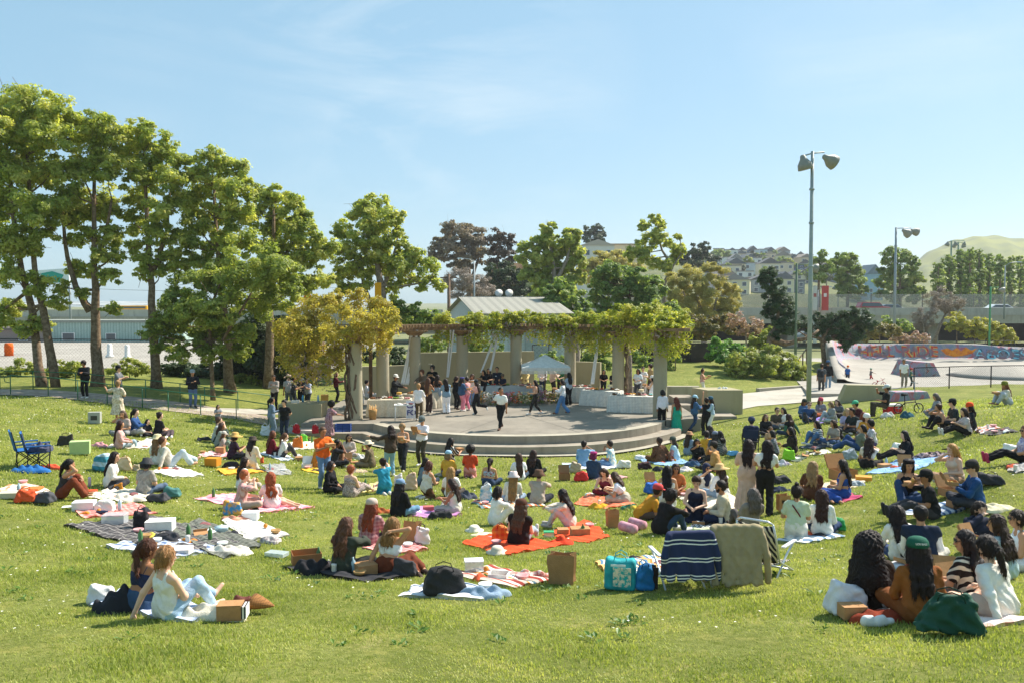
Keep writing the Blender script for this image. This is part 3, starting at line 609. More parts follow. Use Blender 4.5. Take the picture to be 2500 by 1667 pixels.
# ---------------------------------------------------------------- hills
def ridge(name, uv, dt, df, zf, m, rough_=1.2, n=14):
 us = np.linspace(uv[0][0], uv[-1][0], 90); vs = np.interp(us, [a for a, _ in uv], [b_ for _, b_ in uv]); V = []
 for i, (u, v) in enumerate(zip(us, vs)):
  top = at(u, v, dt)
  for k in range(n):
   t = k / (n - 1); d = df + (dt - df) * t; z = zf + (top.z - zf) * (t ** .9 if name == 'hill' else math.sin(t * math.pi / 2) ** 1.2) + (math.sin(u * .11 + k) + math.sin(u * .043 + k * 2.1)) * rough_ * t * (1 - t)
   V.append(((u - 1250) / FPX * d, d, z))
  V.append(((u - 1250) / FPX * dt * 1.25, dt * 1.25, zf - 2))
 n += 1; F = [(i * n + k, i * n + k + 1, (i + 1) * n + k + 1, (i + 1) * n + k) for i in range(89) for k in range(n - 1)]
 return struct(npmesh(name, V, np.array(F)[:, ::-1], m))
HTOP = [(1150, 739), (1250, 715), (1340, 680), (1420, 650), (1500, 640), (1640, 634), (1760, 624), (1850, 628), (1960, 642), (2060, 668), (2120, 694), (2220, 725), (2330, 738)]
ridge('hill', HTOP, 450, 210, 2, M('6d6f4c', 'mot', '575f40', .06, .95, .1, 0, ns=.1), 1.)
ridge('grassy_hill', [(2080, 735), (2150, 700), (2200, 668), (2260, 622), (2320, 594), (2370, 583), (2420, 582), (2500, 590), (2620, 610), (2800, 690)], 1250, 700, 3, M('80823f', 'mot', '6a7040', .012, .95, .1, 0, ns=.01), 6.)
ridge('far_shore', [(-200, 737), (250, 736), (500, 737), (620, 735), (700, 737), (900, 738)], 1500, 1300, -.9, M('7f8a8c', 'mot', 'a3a7a6', .02, .95, .1, 0, ns=.02), 1.)
ridge('ivy_bank', [(1120, 735), (1170, 690), (1200, 655), (1245, 640), (1300, 648), (1350, 690), (1400, 735)], 165, 135, 1, M('39452a', 'mot', '5d4a36', .12, .95, .1, 0, ns=.2), 2.)
# ---------------------------------------------------------------- houses on the hill
def hill_z(u, d):
 v = np.interp(u, [a for a, _ in HTOP], [b_ for _, b_ in HTOP]); top = at(u, v, 450).z; t = min(max((d - 210) / 240, 0), 1); return 2 + (top - 2) * t ** .9
HC = [('white', 'e4e2dc'), ('cream', 'ddd2b8'), ('grey', '9fa3a4'), ('pale blue', 'a9bcc8'), ('beige', 'c8b79c'), ('sand', 'c9bda6'), ('dark blue', '4a5f80'), ('pale pink', 'd8c4ba'), ('slate', '717b83'), ('pale yellow', 'ddd2ae')]
RC = [('grey', '8a8784'), ('dark', '5f5f61'), ('taupe', '8a8078'), ('slate', '5b6066')]
rows = [('top', 436, [(1757, 6), (1780, 7), (1803, 5), (1828, 6), (1850, 6), (1876, 8), (1900, 7), (1925, 6), (1948, 6), (1975, 6), (2003, 7), (2040, 6)]), ('second', 400, [(1748, 7), (1775, 7), (1800, 7), (1827, 8), (1853, 7), (1880, 7), (1905, 8), (1932, 7), (1960, 7), (1990, 6), (2020, 6), (2055, 6), (2085, 6)]),
  ('third', 362, [(1740, 7), (1768, 8), (1797, 7), (1824, 8), (1850, 7), (1878, 8), (1905, 7), (1935, 7), (1965, 6), (2000, 6), (2072, 6)]), ('fourth', 325, [(1745, 8), (1790, 8), (1835, 8), (1872, 8), (1908, 8), (1945, 7), (1985, 7), (2025, 7), (2110, 6), (2135, 6)]), ('fifth', 290, [(1735, 8), (1775, 9), (1820, 8), (1862, 9), (1905, 8), (1950, 8)]), ('lowest', 258, [(1755, 8), (1800, 9), (1850, 8), (1895, 9), (1940, 8)])]
ORD = ['first', 'second', 'third', 'fourth', 'fifth', 'sixth', 'seventh', 'eighth', 'ninth', 'tenth', 'eleventh', 'twelfth', 'thirteenth']
hr = random.Random(3)
for rn, d, items in rows:
 for k, (u, w) in enumerate(items):
  u += hr.uniform(-7, 7); w *= hr.uniform(.62, .95); dd = d + hr.uniform(-16, 16); hc = HC[hr.randrange(10)]; rc = RC[hr.randrange(4)]; h = hr.uniform(4, 6.5); z = hill_z(u, dd) - 1.5
  fl = hr.random() < .5; wins = [(x, zz, 1.3, 1.3) for x in ((-w * .28, w * .28) if w < 7 else (-w * .32, 0, w * .32)) for zz in (h * .36, h * .76)]
  x = (u - 1250) / FPX * dd
  walls_windows('house', (x, dd), w, 7, z, z + h, M(hc[1]), hr.uniform(-.35, .35), wins, f'{hc[0]} house with {"flat" if fl else rc[0] + " gabled"} roof, {ORD[k]} along the {rn} row on the hill', 'house', flat_roof(M(rc[1]), .2, .3) if fl else gable(M(rc[1]), hr.uniform(1.3, 2.4)))
walls_windows('apartment_building', (at(1452, 610, 215).x, 215), 8.2, 8, 4, 19.5, M('dcd8cf'), .1, [(-2.6, 13.6, 1.2, 1.5), (0, 13.6, 1.4, 1.5), (2.6, 13.6, 1.2, 1.5), (-2, 10.5, 1.2, 1.5), (2, 10.5, 1.2, 1.5)], 'white apartment block among the trees under the dark pine', 'building', gable(M('b5aa9c'), 1.4))
walls_windows('apartment_building', (at(1512, 610, 222).x, 222), 9, 8, 4, 20, M('d8c4a6'), -.05, [(-3, 14, 1.2, 1.5), (0, 14, 1.2, 1.5), (3, 14, 1.2, 1.5), (-1.5, 11, 1.2, 1.3)], 'tan apartment block beside the white one among the trees', 'building', flat_roof(M('a58f78'), .2, .3))
tag(MB().tube([at(1500, 600, 224), at(1500, 570, 224)], .05, 6).build('antenna', m_metal), 'thin antenna above the tan apartment block', 'antenna') if False else None
walls_windows('blue_house', (at(2122, 660, 260).x, 260), 5, 7, 6, 14, M('8fb0c0'), .1, [(-1.2, 3, 1, 1.2), (1.2, 3, 1, 1.2), (0, 6, 1, 1.2)], 'light blue gabled house between the two round trees', 'house', gable(M('6d7d88'), 2.8))
L_TREE = LEAF('mat_leaf_tree', '788a44', 'a4ac58', 'cec87c', .54)
L_TREE2 = LEAF('mat_leaf_tree_dark', '58703a', '7c924e', 'b0b668', .48)
L_VINE = LEAF('mat_leaf_vine', '6f7e2a', 'a2a83c', 'cec25e', .45)
L_AMBER = LEAF('mat_leaf_amber', '85802e', 'b0a44a', 'd2c06a', .48)
L_LILAC = LEAF('mat_lilac', 'a08a94', 'b7a3a6', '9a8660', .3)
L_BROWN = LEAF('mat_leaf_brown', '75685a', '8c7c6a', 'a0947a', .3)
L_CYP = LEAF('mat_leaf_cypress', '2b3a26', '3a4a2e', '53603a', .2)
L_GOLD = LEAF('mat_leaf_gold', '96904f', 'b0a765', 'c6bc80', .42)
L_TWIG = LEAF('mat_twig', '8a7b70', '9c8d80', '7a6a5c', .1)
L_PINK = LEAF('mat_pink', 'a8847c', 'b4948a', '8f8a5c', .3)
L_PINE = LEAF('mat_pine', '2e4226', '3e5634', '5a6e3e', .25)
L_BUSH = LEAF('mat_leaf_bush', '6a7632', '8f9a44', 'bab464', .42)
L_BRIGHT = LEAF('mat_leaf_bright', '477026', '66923a', '8fb04a', .38)
L_POP = LEAF('mat_leaf_poplar', '62783e', '81944c', 'a6ae62', .4)
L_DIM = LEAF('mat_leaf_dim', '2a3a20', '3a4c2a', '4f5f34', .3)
def leaf_cloud(cent, rad, n, size, mat, name, parent, org, up=.35, aspect=.5, hang=0., seed=0, sub=10, shell=.45, fine=1.):
 """many leaf-sized faces gathered in twig-end clumps through each lobe's volume"""
 g = np.random.default_rng(seed); Vs, T = [], []
 cent = np.asarray(cent, float); rad = np.asarray(rad, float); n = np.asarray(n, int)
 for c, r, k in zip(cent, rad, n):
  ns = max(5, int(sub)); d = g.normal(size=(ns, 3)); d /= np.linalg.norm(d, axis=1)[:, None]
  sc = c + d * (r * (shell + (1.02 - shell) * g.random((ns, 1)))) * np.array([1, 1, .85]); sr = r * g.uniform(.2, .46, ns) * fine
  w = g.integers(0, ns, k); q = g.normal(size=(k, 3)); q /= np.linalg.norm(q, axis=1)[:, None]; q *= (g.random((k, 1)) ** .5)
  p = sc[w] + q * sr[w][:, None] * np.array([1.15, 1.15, .75])
  if hang: p[:, 2] -= hang * g.random(k) * (g.random(k) < .3)
  nr = q * .8 + (p - c) / r * .6 + np.array([0, 0, up * 2]) + g.normal(size=(k, 3)) * .55
  Vs.append(np.hstack([p, nr])); st = g.random(ns); T.append(np.clip(.5 * st[w] + .5 * g.random(k), 0, 1))
 A = np.vstack(Vs); p, nr = A[:, :3], A[:, 3:]; nr /= np.linalg.norm(nr, axis=1)[:, None]; m = len(p)
 a = np.cross(nr, g.normal(size=(m, 3))); a /= np.linalg.norm(a, axis=1)[:, None]; b = np.cross(nr, a)
 s = size * g.uniform(.6, 1.35, (m, 1)); V = np.stack([p - a * s * .5, p + b * s * aspect * .5 - nr * s * .08, p + a * s * .5, p - b * s * aspect * .5 - nr * s * .08], 1).reshape(-1, 3) - np.asarray(org)
 return npmesh(name, V, np.arange(4 * m).reshape(m, 4), mat, parent, None, False, np.concatenate(T))
def tree(name, lobes, d, base, trunk, label, conv, mat=L_TREE, bark=None, leaf_px=3.8, dens=.9, thick=.3, z0=None, spread=.8, limbs=True, seed=None, hang=0., cat='tree', up=.35, aspect=.55, sub=15, group=None, shell=.45):
 """lobes (x, y, r) in the conv frame -> world lobes with their own depth around distance d"""
 kx, ox, ky, oy = conv; far_ = name != 'tall_tree'; seed = seed if seed is not None else int(abs(hash_(label)) % 9999); g = np.random.default_rng(seed)
 C, Rr = [], []
 for (x, y, r) in lobes:
  rw = r / kx * d / FPX; dd = d + g.uniform(-1, 1) * spread * rw * 1.6; C.append(tuple(at(x / kx + ox, y / ky + oy, dd))); Rr.append(rw)
 bx, by = base; bp = at(bx / kx + ox, by / ky + oy, d); bz = (tz(bp.x, bp.y) if d < 74 else bp.z) if z0 is None else z0
 org = Vector((bp.x, d, bz)); root = empty(name, org); tag(root, label, cat, group)
 ls = leaf_px * d / 853; area = (ls ** 2) * .5 * aspect * .55
 Rr = [r * (1.24 if far_ else 1.17) for r in Rr]; dens = dens if far_ else dens * 1.02; n = [max(25, int(dens * 3.9 * math.pi * r * r / area)) for r in Rr]
 leaf_cloud(C, Rr, n, ls, mat, 'crown', root, org, up, aspect, hang, seed, sub if far_ else 20, shell if far_ else .25, 1 if far_ else .95)
 bark = bark or m_bark; b = MB(); nodes = []
 for k, (pts, r0, r1) in enumerate(trunk):
  P = [at(x / kx + ox, y / ky + oy, d + (0 if i == 0 else g.uniform(-.3, .3))) for i, (x, y) in enumerate(pts)]
  if k == 0 or pts[0][1] >= by - 4: P[0].z = bz - .25; P[0].y = d
  Q = []
  for i in range(len(P) - 1):
   for t in (0, .33, .66): q = P[i].lerp(P[i + 1], t) + Vector(g.normal(size=3) * r0 * .12 * (i + t > 0)); Q.append(q)
  Q.append(P[-1]); m_ = len(Q); rr = [(r0 + (r1 - r0) * i / (m_ - 1)) for i in range(m_)]
  if k == 0: rr[0] *= 1.35
  b.tube([q - org for q in Q], rr, 10); nodes += [(q, rr[i]) for i, q in enumerate(Q) if i > m_ * .3]
 if limbs and nodes:
  for c, r in zip(C, Rr):
   c = Vector(c); low = [(q, w) for q, w in nodes if q.z < c.z + r * .3] or nodes; q, w = min(low, key=lambda e: (e[0] - c).length + (0 if e[0].z < c.z else 2)); Ln = (c - q).length
   mid = q.lerp(c, .5) + Vector((g.normal() * .07 * Ln, g.normal() * .07 * Ln, -.08 * Ln)); w0 = min(w * .6, .035 * Ln + .02)
   b.tube([q - org, mid - org, c - org], [w0, w0 * .6, w0 * .25], 6, 0, False)
   for _ in range(3):
    e = c + Vector(g.normal(size=3)) * r * .5; b.tube([c - org, e - org], [w0 * .3, .01], 4, 0, False)
 b.build('trunk', bark, root)
 return root
c7 = (1.96, 0, 1.96, 200); c8 = (2.45, 800, 2.45, 450); c6 = (2.4125, 1700, 2.4125, 350)
def T(x, y, r): return (x, y, r)
tree('tall_tree', [(40,110,100),(150,115,95),(250,150,90),(330,175,60),(0,250,120),(120,260,120),(235,260,95),(-60,400,120),(40,420,120),(160,430,100),(265,410,80),(-60,560,120),(40,590,120),(165,610,110),(275,600,75),(20,760,100),(130,780,90),(245,700,75),(70,920,75),(-40,900,80),(180,960,70),(260,1050,55),(60,1080,70),(-20,1120,70),(200,1160,55),(110,1170,50)],
  45, (205, 1440), [([(205, 1440), (150, 1100), (85, 800), (30, 300)], .25, .08), ([(268, 1440), (215, 1150), (160, 900), (130, 350)], .26, .08)], 'tallest tree at the row end with two leaning trunks', c7, thick=.3)
tree('tall_tree', [(400,215,85),(495,215,80),(565,245,65),(330,275,70),(450,320,90),(380,420,85),(520,420,75),(335,520,75),(470,560,85),(400,640,85),(540,610,65),(325,650,60),(525,730,65),(425,750,65),(350,760,40),(560,820,45),(525,920,55),(430,900,45),(365,890,50),(400,1010,35),(540,1090,40),(300,980,40),(480,830,50)],
  46, (467, 1425), [([(467, 1425), (455, 1180), (452, 900), (452, 420)], .34, .08), ([(430, 1100), (365, 980), (320, 840), (300, 620)], .2, .07), ([(460, 850), (500, 760), (535, 560)], .16, .06)], 'tree with the thickest straight trunk and a side limb', c7)
tree('tall_tree', [(655,240,60),(730,265,65),(615,330,75),(720,360,85),(800,340,65),(865,370,55),(635,440,75),(740,470,85),(830,470,75),(690,580,85),(790,600,75),(860,570,60),(645,680,65),(740,720,75),(820,740,55),(640,790,45),(700,850,55),(790,850,55),(830,820,40),(680,920,40),(770,910,40)],
  46.5, (748, 1425), [([(748, 1425), (735, 1200), (722, 980), (705, 700), (690, 400)], .28, .07), ([(728, 920), (765, 830), (800, 700), (815, 520)], .17, .05)], 'slender tree with a forked trunk between thick trunk and leafy tree', c7)
tree('tall_tree', [(1000,350,55),(1065,385,65),(1140,430,55),(955,420,60),(905,440,45),(995,490,85),(1100,510,85),(1165,500,50),(920,560,75),(1020,620,95),(1125,640,85),(940,690,85),(1060,760,90),(895,780,65),(1150,770,80),(960,860,70),(1070,900,80),(850,880,45)],
  47, (1105, 1460), [([(1105, 1460), (1090, 1250), (1050, 950), (1025, 500)], .31, .07)], 'peaked tree with a pale fluted trunk above the ramp', c7, seed=11)
tree('tall_tree', [(860,1010,70),(945,965,85),(1055,930,95),(1180,900,105),(1300,880,95),(1385,905,65),(820,1065,65),(920,1090,95),(1040,1080,105),(1180,1060,115),(1310,1020,95),(1400,1000,55),(755,1140,55),(850,1180,75),(960,1200,85),(1080,1200,85),(1180,1215,60),(720,1200,45),(780,1265,45),(860,1290,55),(960,1290,55),(1060,1275,45),(1150,1295,45),(1000,1310,30)],
  43.5, (1020, 1440), [([(1020, 1440), (1010, 1300), (1000, 1100), (1060, 950)], .12, .05), ([(1010, 1330), (1120, 1150), (1220, 980)], .09, .04)], 'low spreading bright leafy tree under the peaked tree', c7, LEAF('mat_leaf_fresh', '6c7c3a', '929e50', 'c0c070', .5), seed=5)
tree('tall_tree', [(1250,535,55),(1320,560,65),(1395,590,65),(1450,645,55),(1240,640,80),(1330,680,90),(1430,725,75),(1500,755,55),(1545,805,55),(1260,780,85),(1380,820,85),(1480,855,65),(1500,950,55),(1590,790,45),(1560,950,40),(1440,980,60),(1260,900,70),(1360,950,60)],
  50, (1287, 1445), [([(1287, 1445), (1290, 1150), (1300, 900), (1310, 640)], .3, .08), ([(1295, 1000), (1380, 800), (1460, 700)], .14, .05)], 'shady tree with rounded crown behind the yellow vine', c7, seed=23)
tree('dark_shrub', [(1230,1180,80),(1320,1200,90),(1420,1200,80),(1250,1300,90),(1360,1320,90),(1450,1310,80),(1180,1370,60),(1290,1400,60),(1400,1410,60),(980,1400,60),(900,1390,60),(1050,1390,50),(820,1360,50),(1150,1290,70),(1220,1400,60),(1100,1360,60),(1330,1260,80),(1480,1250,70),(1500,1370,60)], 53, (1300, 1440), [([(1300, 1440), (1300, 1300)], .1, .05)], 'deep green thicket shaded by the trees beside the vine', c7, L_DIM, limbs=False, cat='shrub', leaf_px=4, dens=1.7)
for i, (x, y, rr, lb) in enumerate(((100, 1370, 40, 'low weedy shrub at the fence by the row end tree'), (330, 1375, 45, 'low weedy shrub at the fence beside the thickest trunk'), (620, 1365, 45, 'low weedy shrub at the fence between thick and forked trunks'), (1150, 1425, 35, 'small weedy plant beside the fluted trunk'))):
 tree('low_shrub', [(x - 40, y + 5, rr * .8), (x, y - 8, rr), (x + 45, y + 4, rr * .8), (x + 80, y + 12, rr * .6), (x - 80, y + 12, rr * .6)], 51, (x, y + 50), [([(x, y + 50), (x, y + 10)], .03, .02)], lb, c7, L_BUSH, limbs=False, cat='shrub', leaf_px=3, dens=.6)
# middle distance
tree('round_tree', [(250,115,70),(325,130,55),(200,195,80),(315,215,85),(405,205,55),(120,260,70),(220,300,85),(330,310,85),(425,290,45),(60,285,35),(140,380,75),(260,400,75),(370,400,75),(455,375,45),(520,420,50),(100,480,75),(200,500,75),(320,500,75),(430,490,75),(540,490,65),(620,490,55),(100,570,65),(220,580,55),(400,580,65),(520,580,55),(620,580,55),(670,615,35),(380,650,45),(100,630,45),(-20,400,55),(-10,570,45)],
  58, (325, 790), [([(325, 790), (325, 660), (300, 480), (290, 200)], .36, .08), ([(275, 760), (215, 600), (190, 450)], .2, .07), ([(325, 640), (380, 500), (420, 300)], .16, .05)], 'open leafy tree standing alone behind the yellow vine', c8, L_TREE, m_bark2, z0=.5)
tree('ivy_shrub', [(430,740,55),(520,765,65),(600,800,55),(450,810,55),(560,830,45),(380,760,50),(640,830,40)], 57, (520, 960), [([(520, 960), (520, 820)], .1, .05)], 'ivy covered shrub below the open leafy tree', c8, L_TREE2, limbs=False, cat='shrub', z0=.5)
tree('brown_tree', [(720,255,42),(775,265,55),(850,285,55),(905,290,45),(700,330,55),(790,355,75),(880,370,65),(655,390,50),(630,405,35),(730,420,65),(830,440,65),(920,440,55),(800,500,45)], 150, (850, 640), [([(850, 640), (840, 500), (800, 330)], .6, .15), ([(850, 600), (900, 450), (900, 320)], .35, .1)], 'brownish grey feathery tree above the utility pole', c8, L_BROWN, m_bark, leaf_px=2.6, z0=2)
tree('brown_tree', [(1010,305,42),(1065,320,42),(1040,370,45),(1000,400,35),(1100,345,26),(1080,430,45),(1010,470,35),(1105,440,28),(960,340,30)], 148, (1000, 640), [([(1000, 640), (1010, 480), (1040, 330)], .5, .12)], 'flat topped brown cypress beside the feathery tree', c8, LEAF('mat_leaf_rust', '4a3f34', '5f5044', '6f5a46', .2), m_bark, leaf_px=2.6, z0=2)
tree('bare_shrub', [(750,560,55),(840,580,65),(930,590,55),(800,640,55),(900,645,55),(960,640,35),(710,600,40)], 118, (850, 735), [([(850, 735), (850, 600)], .15, .05)], 'bare grey brown twiggy shrub in front of the brown trees', c8, L_TWIG, m_bark2, leaf_px=2.6, dens=.55, z0=1, cat='shrub', aspect=.25)
tree('windswept_tree', [(1320,255,42),(1300,310,45),(1250,350,55),(1180,385,42),(1345,340,45),(1450,310,55),(1490,300,35),(1420,370,55),(1480,390,45),(1230,430,55),(1320,430,55),(1420,450,65),(1500,475,45),(1240,520,55),(1330,520,55),(1430,550,65),(1500,560,45),(1170,440,40),(1190,560,50),(1290,600,60),(1380,640,60),(1250,650,45),(1450,640,55),(1300,470,60)], 88, (1370, 780), [([(1370, 780), (1360, 600), (1330, 300)], .4, .1), ([(1365, 600), (1430, 450), (1460, 320)], .25, .08)], 'twin peaked windswept tree behind the metal shed', c8, L_TREE, m_bark2, z0=.2, dens=1.5)
tree('ivy_tree', [(1320,650,45),(1310,720,45),(1400,640,65),(1470,655,55),(1350,720,50),(1450,745,65),(1530,745,45),(1400,780,40),(1380,840,40),(1500,800,40)], 66, (1500, 1050), [([(1500, 1050), (1490, 920), (1460, 740)], .22, .08)], 'dark ivy clad tree at the end of the shed roof', c8, L_TREE2, m_bark2, z0=.5, dens=1.4)
tree('dense_tree', [(1700,515,62),(1640,565,62),(1780,555,72),(1860,560,62),(1950,575,45),(1600,620,45),(1680,640,75),(1790,650,75),(1900,650,75),(2000,660,55),(1620,700,55),(1720,720,65),(1840,730,65),(1950,730,65),(2060,745,50),(2100,790,40),(1650,770,50),(1760,790,55),(1900,790,50)], 74, (1810, 1010), [([(1810, 1010), (1810, 800), (1800, 600)], .4, .1)], 'dense dark green tree above the pergola vine', c8, L_TREE2, z0=.5, dens=1.4)
tree('windswept_tree', [(1960,205,32),(1900,240,30),(1990,232,32),(1875,262,20),(1985,300,42),(1920,350,52),(1850,392,52),(1900,440,52),(1960,470,42),(2010,335,42),(2060,382,42),(2120,380,32),(2080,440,42),(2030,485,42),(2095,310,22),(1800,430,35)], 86, (2005, 700), [([(2005, 700), (2010, 600), (2060, 500), (2000, 400), (1975, 260)], .26, .06), ([(2060, 500), (2110, 420), (2110, 300)], .1, .03)], 'leaning wind bent tree with a sparse top by the apartments', c8, L_TREE, m_bark2, dens=1.1, z0=.3)
tree('dark_cypress', [(2200,390,42),(2260,370,32),(2160,420,45),(2240,440,55),(2310,445,35),(2120,460,35),(2200,480,45)], 190, (2220, 600), [([(2220, 600), (2220, 400)], .4, .1)], 'dark cypress clump below the house covered hill', c8, L_CYP, leaf_px=2.6, z0=4)
tree('dark_pine', [(1560,278,30),(1600,266,34),(1640,288,28),(1590,320,45),(1550,322,28),(1630,330,30)], 240, (1595, 420), [([(1595, 420), (1595, 300)], .5, .15)], 'single dark round pine on the skyline by the apartments', c8, L_CYP, leaf_px=2.6, z0=12)
tree('olive_shrub', [(1640,450,55),(1720,440,45),(1590,470,40),(1780,470,40),(1540,500,50),(1610,510,50),(1690,510,55),(1770,510,50),(1850,500,45),(1560,560,50),(1660,560,50)], 130, (1680, 640), [([(1680, 640), (1680, 480)], .2, .06)], 'yellow green shrub mass below the white apartments', c8, L_GOLD, leaf_px=2.6, z0=2, cat='shrub')
tree('round_tree', [(2110,570,60),(2180,540,60),(2260,520,62),(2340,535,62),(2090,640,62),(2180,640,75),(2280,630,75),(2370,620,55),(2100,720,62),(2200,730,75),(2300,730,70),(2380,720,55),(2130,800,55),(2220,810,60),(2320,800,60),(2420,640,45),(2430,720,45),(2400,790,50),(2060,560,35)], 82, (2250, 960), [([(2250, 960), (2240, 780), (2200, 640)], .3, .08), ([(2250, 880), (2310, 760), (2340, 620)], .2, .05), ([(2250, 880), (2180, 760), (2130, 650)], .18, .05)], 'big golden willow like tree with many fine stems', c8, L_GOLD, m_bark2, leaf_px=2.6, dens=.75, z0=.2, aspect=.3)
# right side
tree('leaning_pine', [(430,765,36),(398,800,34),(450,810,42),(420,860,34),(470,880,42),(505,940,52),(450,950,42),(535,930,34),(420,1000,34),(490,1020,52),(545,1000,34),(500,1090,52),(470,1135,34),(560,1060,42),(380,780,20),(400,900,20)], 61, (408, 1225), [([(408, 1225), (430, 1140), (470, 1080), (490, 960), (430, 800)], .22, .07), ([(430, 1150), (530, 1182), (640, 1150), (720, 1100)], .2, .08)], 'dark leaning pine beside the big lamp pole', c6, L_PINE, m_bark, leaf_px=3, aspect=.3, dens=1.2)
tree('spreading_pine', [(570,1085,38),(620,1060,40),(720,1035,38),(780,1035,46),(850,1025,46),(920,1010,46),(980,1020,46),(1025,1060,36),(760,1085,46),(840,1090,46),(930,1080,56),(690,1095,40),(900,1140,52),(870,1180,40),(960,1125,36),(800,1130,40)], 66, (760, 1250), [([(760, 1250), (740, 1150), (800, 1060)], .22, .08), ([(745, 1170), (880, 1110), (980, 1040)], .14, .05)], 'wide dark spreading pine overhanging the skate ramp', c6, L_PINE, m_bark, leaf_px=3, aspect=.3, z0=.2)
tree('round_bush', [(250,1285,55),(350,1265,65),(450,1255,65),(550,1285,55),(610,1330,45),(230,1345,55),(330,1355,65),(440,1365,65),(540,1365,55),(195,1315,36),(622,1380,36),(280,1400,30),(400,1415,30),(520,1415,30),(300,1300,55),(420,1300,55),(500,1310,55),(585,1330,50)], 57, (400, 1432), [([(400, 1432), (400, 1340)], .08, .04)], 'large olive green bush beside the path', c6, L_BUSH, leaf_px=3, cat='bush', limbs=False)
tree('bright_bush', [(120,1190,46),(190,1178,46),(250,1212,36),(150,1240,56),(230,1250,46),(90,1240,36)], 61, (180, 1295), [([(180, 1295), (180, 1220)], .06, .03)], 'bright green bush in front of the dark fence screen', c6, L_BRIGHT, leaf_px=3.4, cat='bush', limbs=False)
tree('olive_shrub', [(0,1070,60),(60,1078,56),(140,1058,56),(200,1090,36),(-40,1040,50),(40,1130,40)], 70, (90, 1200), [([(90, 1200), (90, 1100)], .08, .04)], 'reddish olive shrub behind the bright bush', c6, LEAF('mat_leaf_olive', '5a5a2a', '6f6a36', '94744a', .3), leaf_px=3, cat='shrub', limbs=False)
tree('blossom_tree', [(240,1035,48),(320,1078,48),(372,1068,28),(280,1110,36),(200,1060,30)], 68, (300, 1200), [([(300, 1200), (290, 1100), (250, 1020)], .08, .03), ([(300, 1160), (340, 1060)], .05, .02)], 'thin pink blossom tree below the golden tree', c6, L_PINK, m_bark2, leaf_px=2.4, dens=.45)
tree('olive_shrub', [(380,1150,46),(350,1200,36),(425,1112,36),(330,1150,30)], 64, (370, 1235), [([(370, 1235), (370, 1170)], .06, .03)], 'yellow green shrub at the foot of the leaning pine', c6, L_BUSH, leaf_px=3, cat='shrub', limbs=False)
for k, (lo, bx, lb) in enumerate(([[(720,680,36),(745,725,40),(700,735,30),(722,785,40),(740,650,22),(690,690,22)], 722, 'narrow green tree just beyond the big lamp pole'],
 [[(860,685,46),(910,675,38),(830,735,46),(920,735,46),(962,790,46),(850,800,46),(922,830,56),(970,870,36),(862,868,36),(932,890,36),(800,700,26)], 890, 'wide round tree between lamp pole and blue house'],
 [[(1140,655,40),(1210,658,46),(1270,690,38),(1120,725,46),(1200,738,56),(1290,758,46),(1110,808,46),(1200,828,56),(1290,828,46),(1100,900,40),(1180,908,46),(1270,900,46),(1322,870,26)], 1200, 'broad round tree behind the second floodlight pole'])):
 tree('street_tree', lo, 138, (bx, 985), [([(bx, 985), (bx, 850), (bx, 720)], .3, .1)], lb, c6, L_POP, leaf_px=2.8, z0=2.5, dens=1.25)
pop = [(1425,690,62),(1490,640,58),(1555,612,58),(1612,608,55),(1665,612,55),(1725,640,52),(1790,645,50),(1850,655,50),(1912,650,48),(1965, 640, 48)]
for k, (x, top, w) in enumerate(pop):
 lo = [(x + math.sin(k * 3 + j * 2.2) * w * .18, top + 30 + j * 27, w * (.36 if j == 0 else .52)) for j in range(int((965 - top) / 27))]
 tree('poplar_tree', lo, 140 + (k % 3) * 5, (x, 985), [([(x, 985), (x, top + 40)], .28, .06)], f'tall poplar beyond the freeway, {ORD[k]} from the round trees', c6, L_POP, leaf_px=2.8, dens=.75, group='poplars along the freeway', z0=2.5)
tree('bare_tree', [(1400,925,50),(1460,905,55),(1520,925,50),(1440,965,50),(1500,985,45),(1550,955,30)], 96, (1400, 1140), [([(1400, 1140), (1440, 1060), (1470, 1000), (1460, 930)], .2, .06), ([(1465, 1010), (1510, 960)], .1, .03)], 'bare grey tree with a bent trunk behind the graffiti wall', c6, L_TWIG, m_bark2, leaf_px=2.2, dens=.3, z0=1, aspect=.18)
tree('bare_tree', [(1320,1020,45),(1380,1000,45),(1300,1060,35),(1360,1060,40)], 94, (1345, 1140), [([(1345, 1140), (1335, 1040)], .14, .05)], 'smaller bare grey tree beside the bent one', c6, L_TWIG, m_bark2, leaf_px=2.2, dens=.3, z0=1, aspect=.18)
for k, (x, y, lb) in enumerate(((1535, 1050, 'tallest yellow green shrub beyond the skate park wall'), (1640, 1085, 'middle yellow green shrub beyond the skate park wall'), (1715, 1085, 'round yellow green shrub beside the bright green post'), (1810, 1110, 'low yellow green shrub past the bright green post'))):
 tree('yellow_shrub', [(x, y - 22, 36), (x - 38, y + 12, 36), (x + 32, y + 10, 38), (x - 10, y + 36, 38), (x + 45, y + 40, 30)], 92, (x, y + 90), [([(x, y + 90), (x, y)], .07, .03)], lb, c6, LEAF('mat_leaf_yellow', '8a8a2a', 'a9a53a', 'c2b850', .35), leaf_px=2.8, cat='shrub', z0=.6, limbs=False)
tree('brown_bush', [(1080,1095,52),(1030,1120,44),(1140,1098,42),(1000,1140,30),(1170,1120,30)], 80, (1080, 1165), [([(1080, 1165), (1080, 1110)], .06, .03)], 'brownish rounded bush behind the graffiti wall', c6, LEAF('mat_leaf_tan', '66602e', '7f763c', '97864c', .3), leaf_px=2.8, cat='bush', limbs=False, z0=.4)
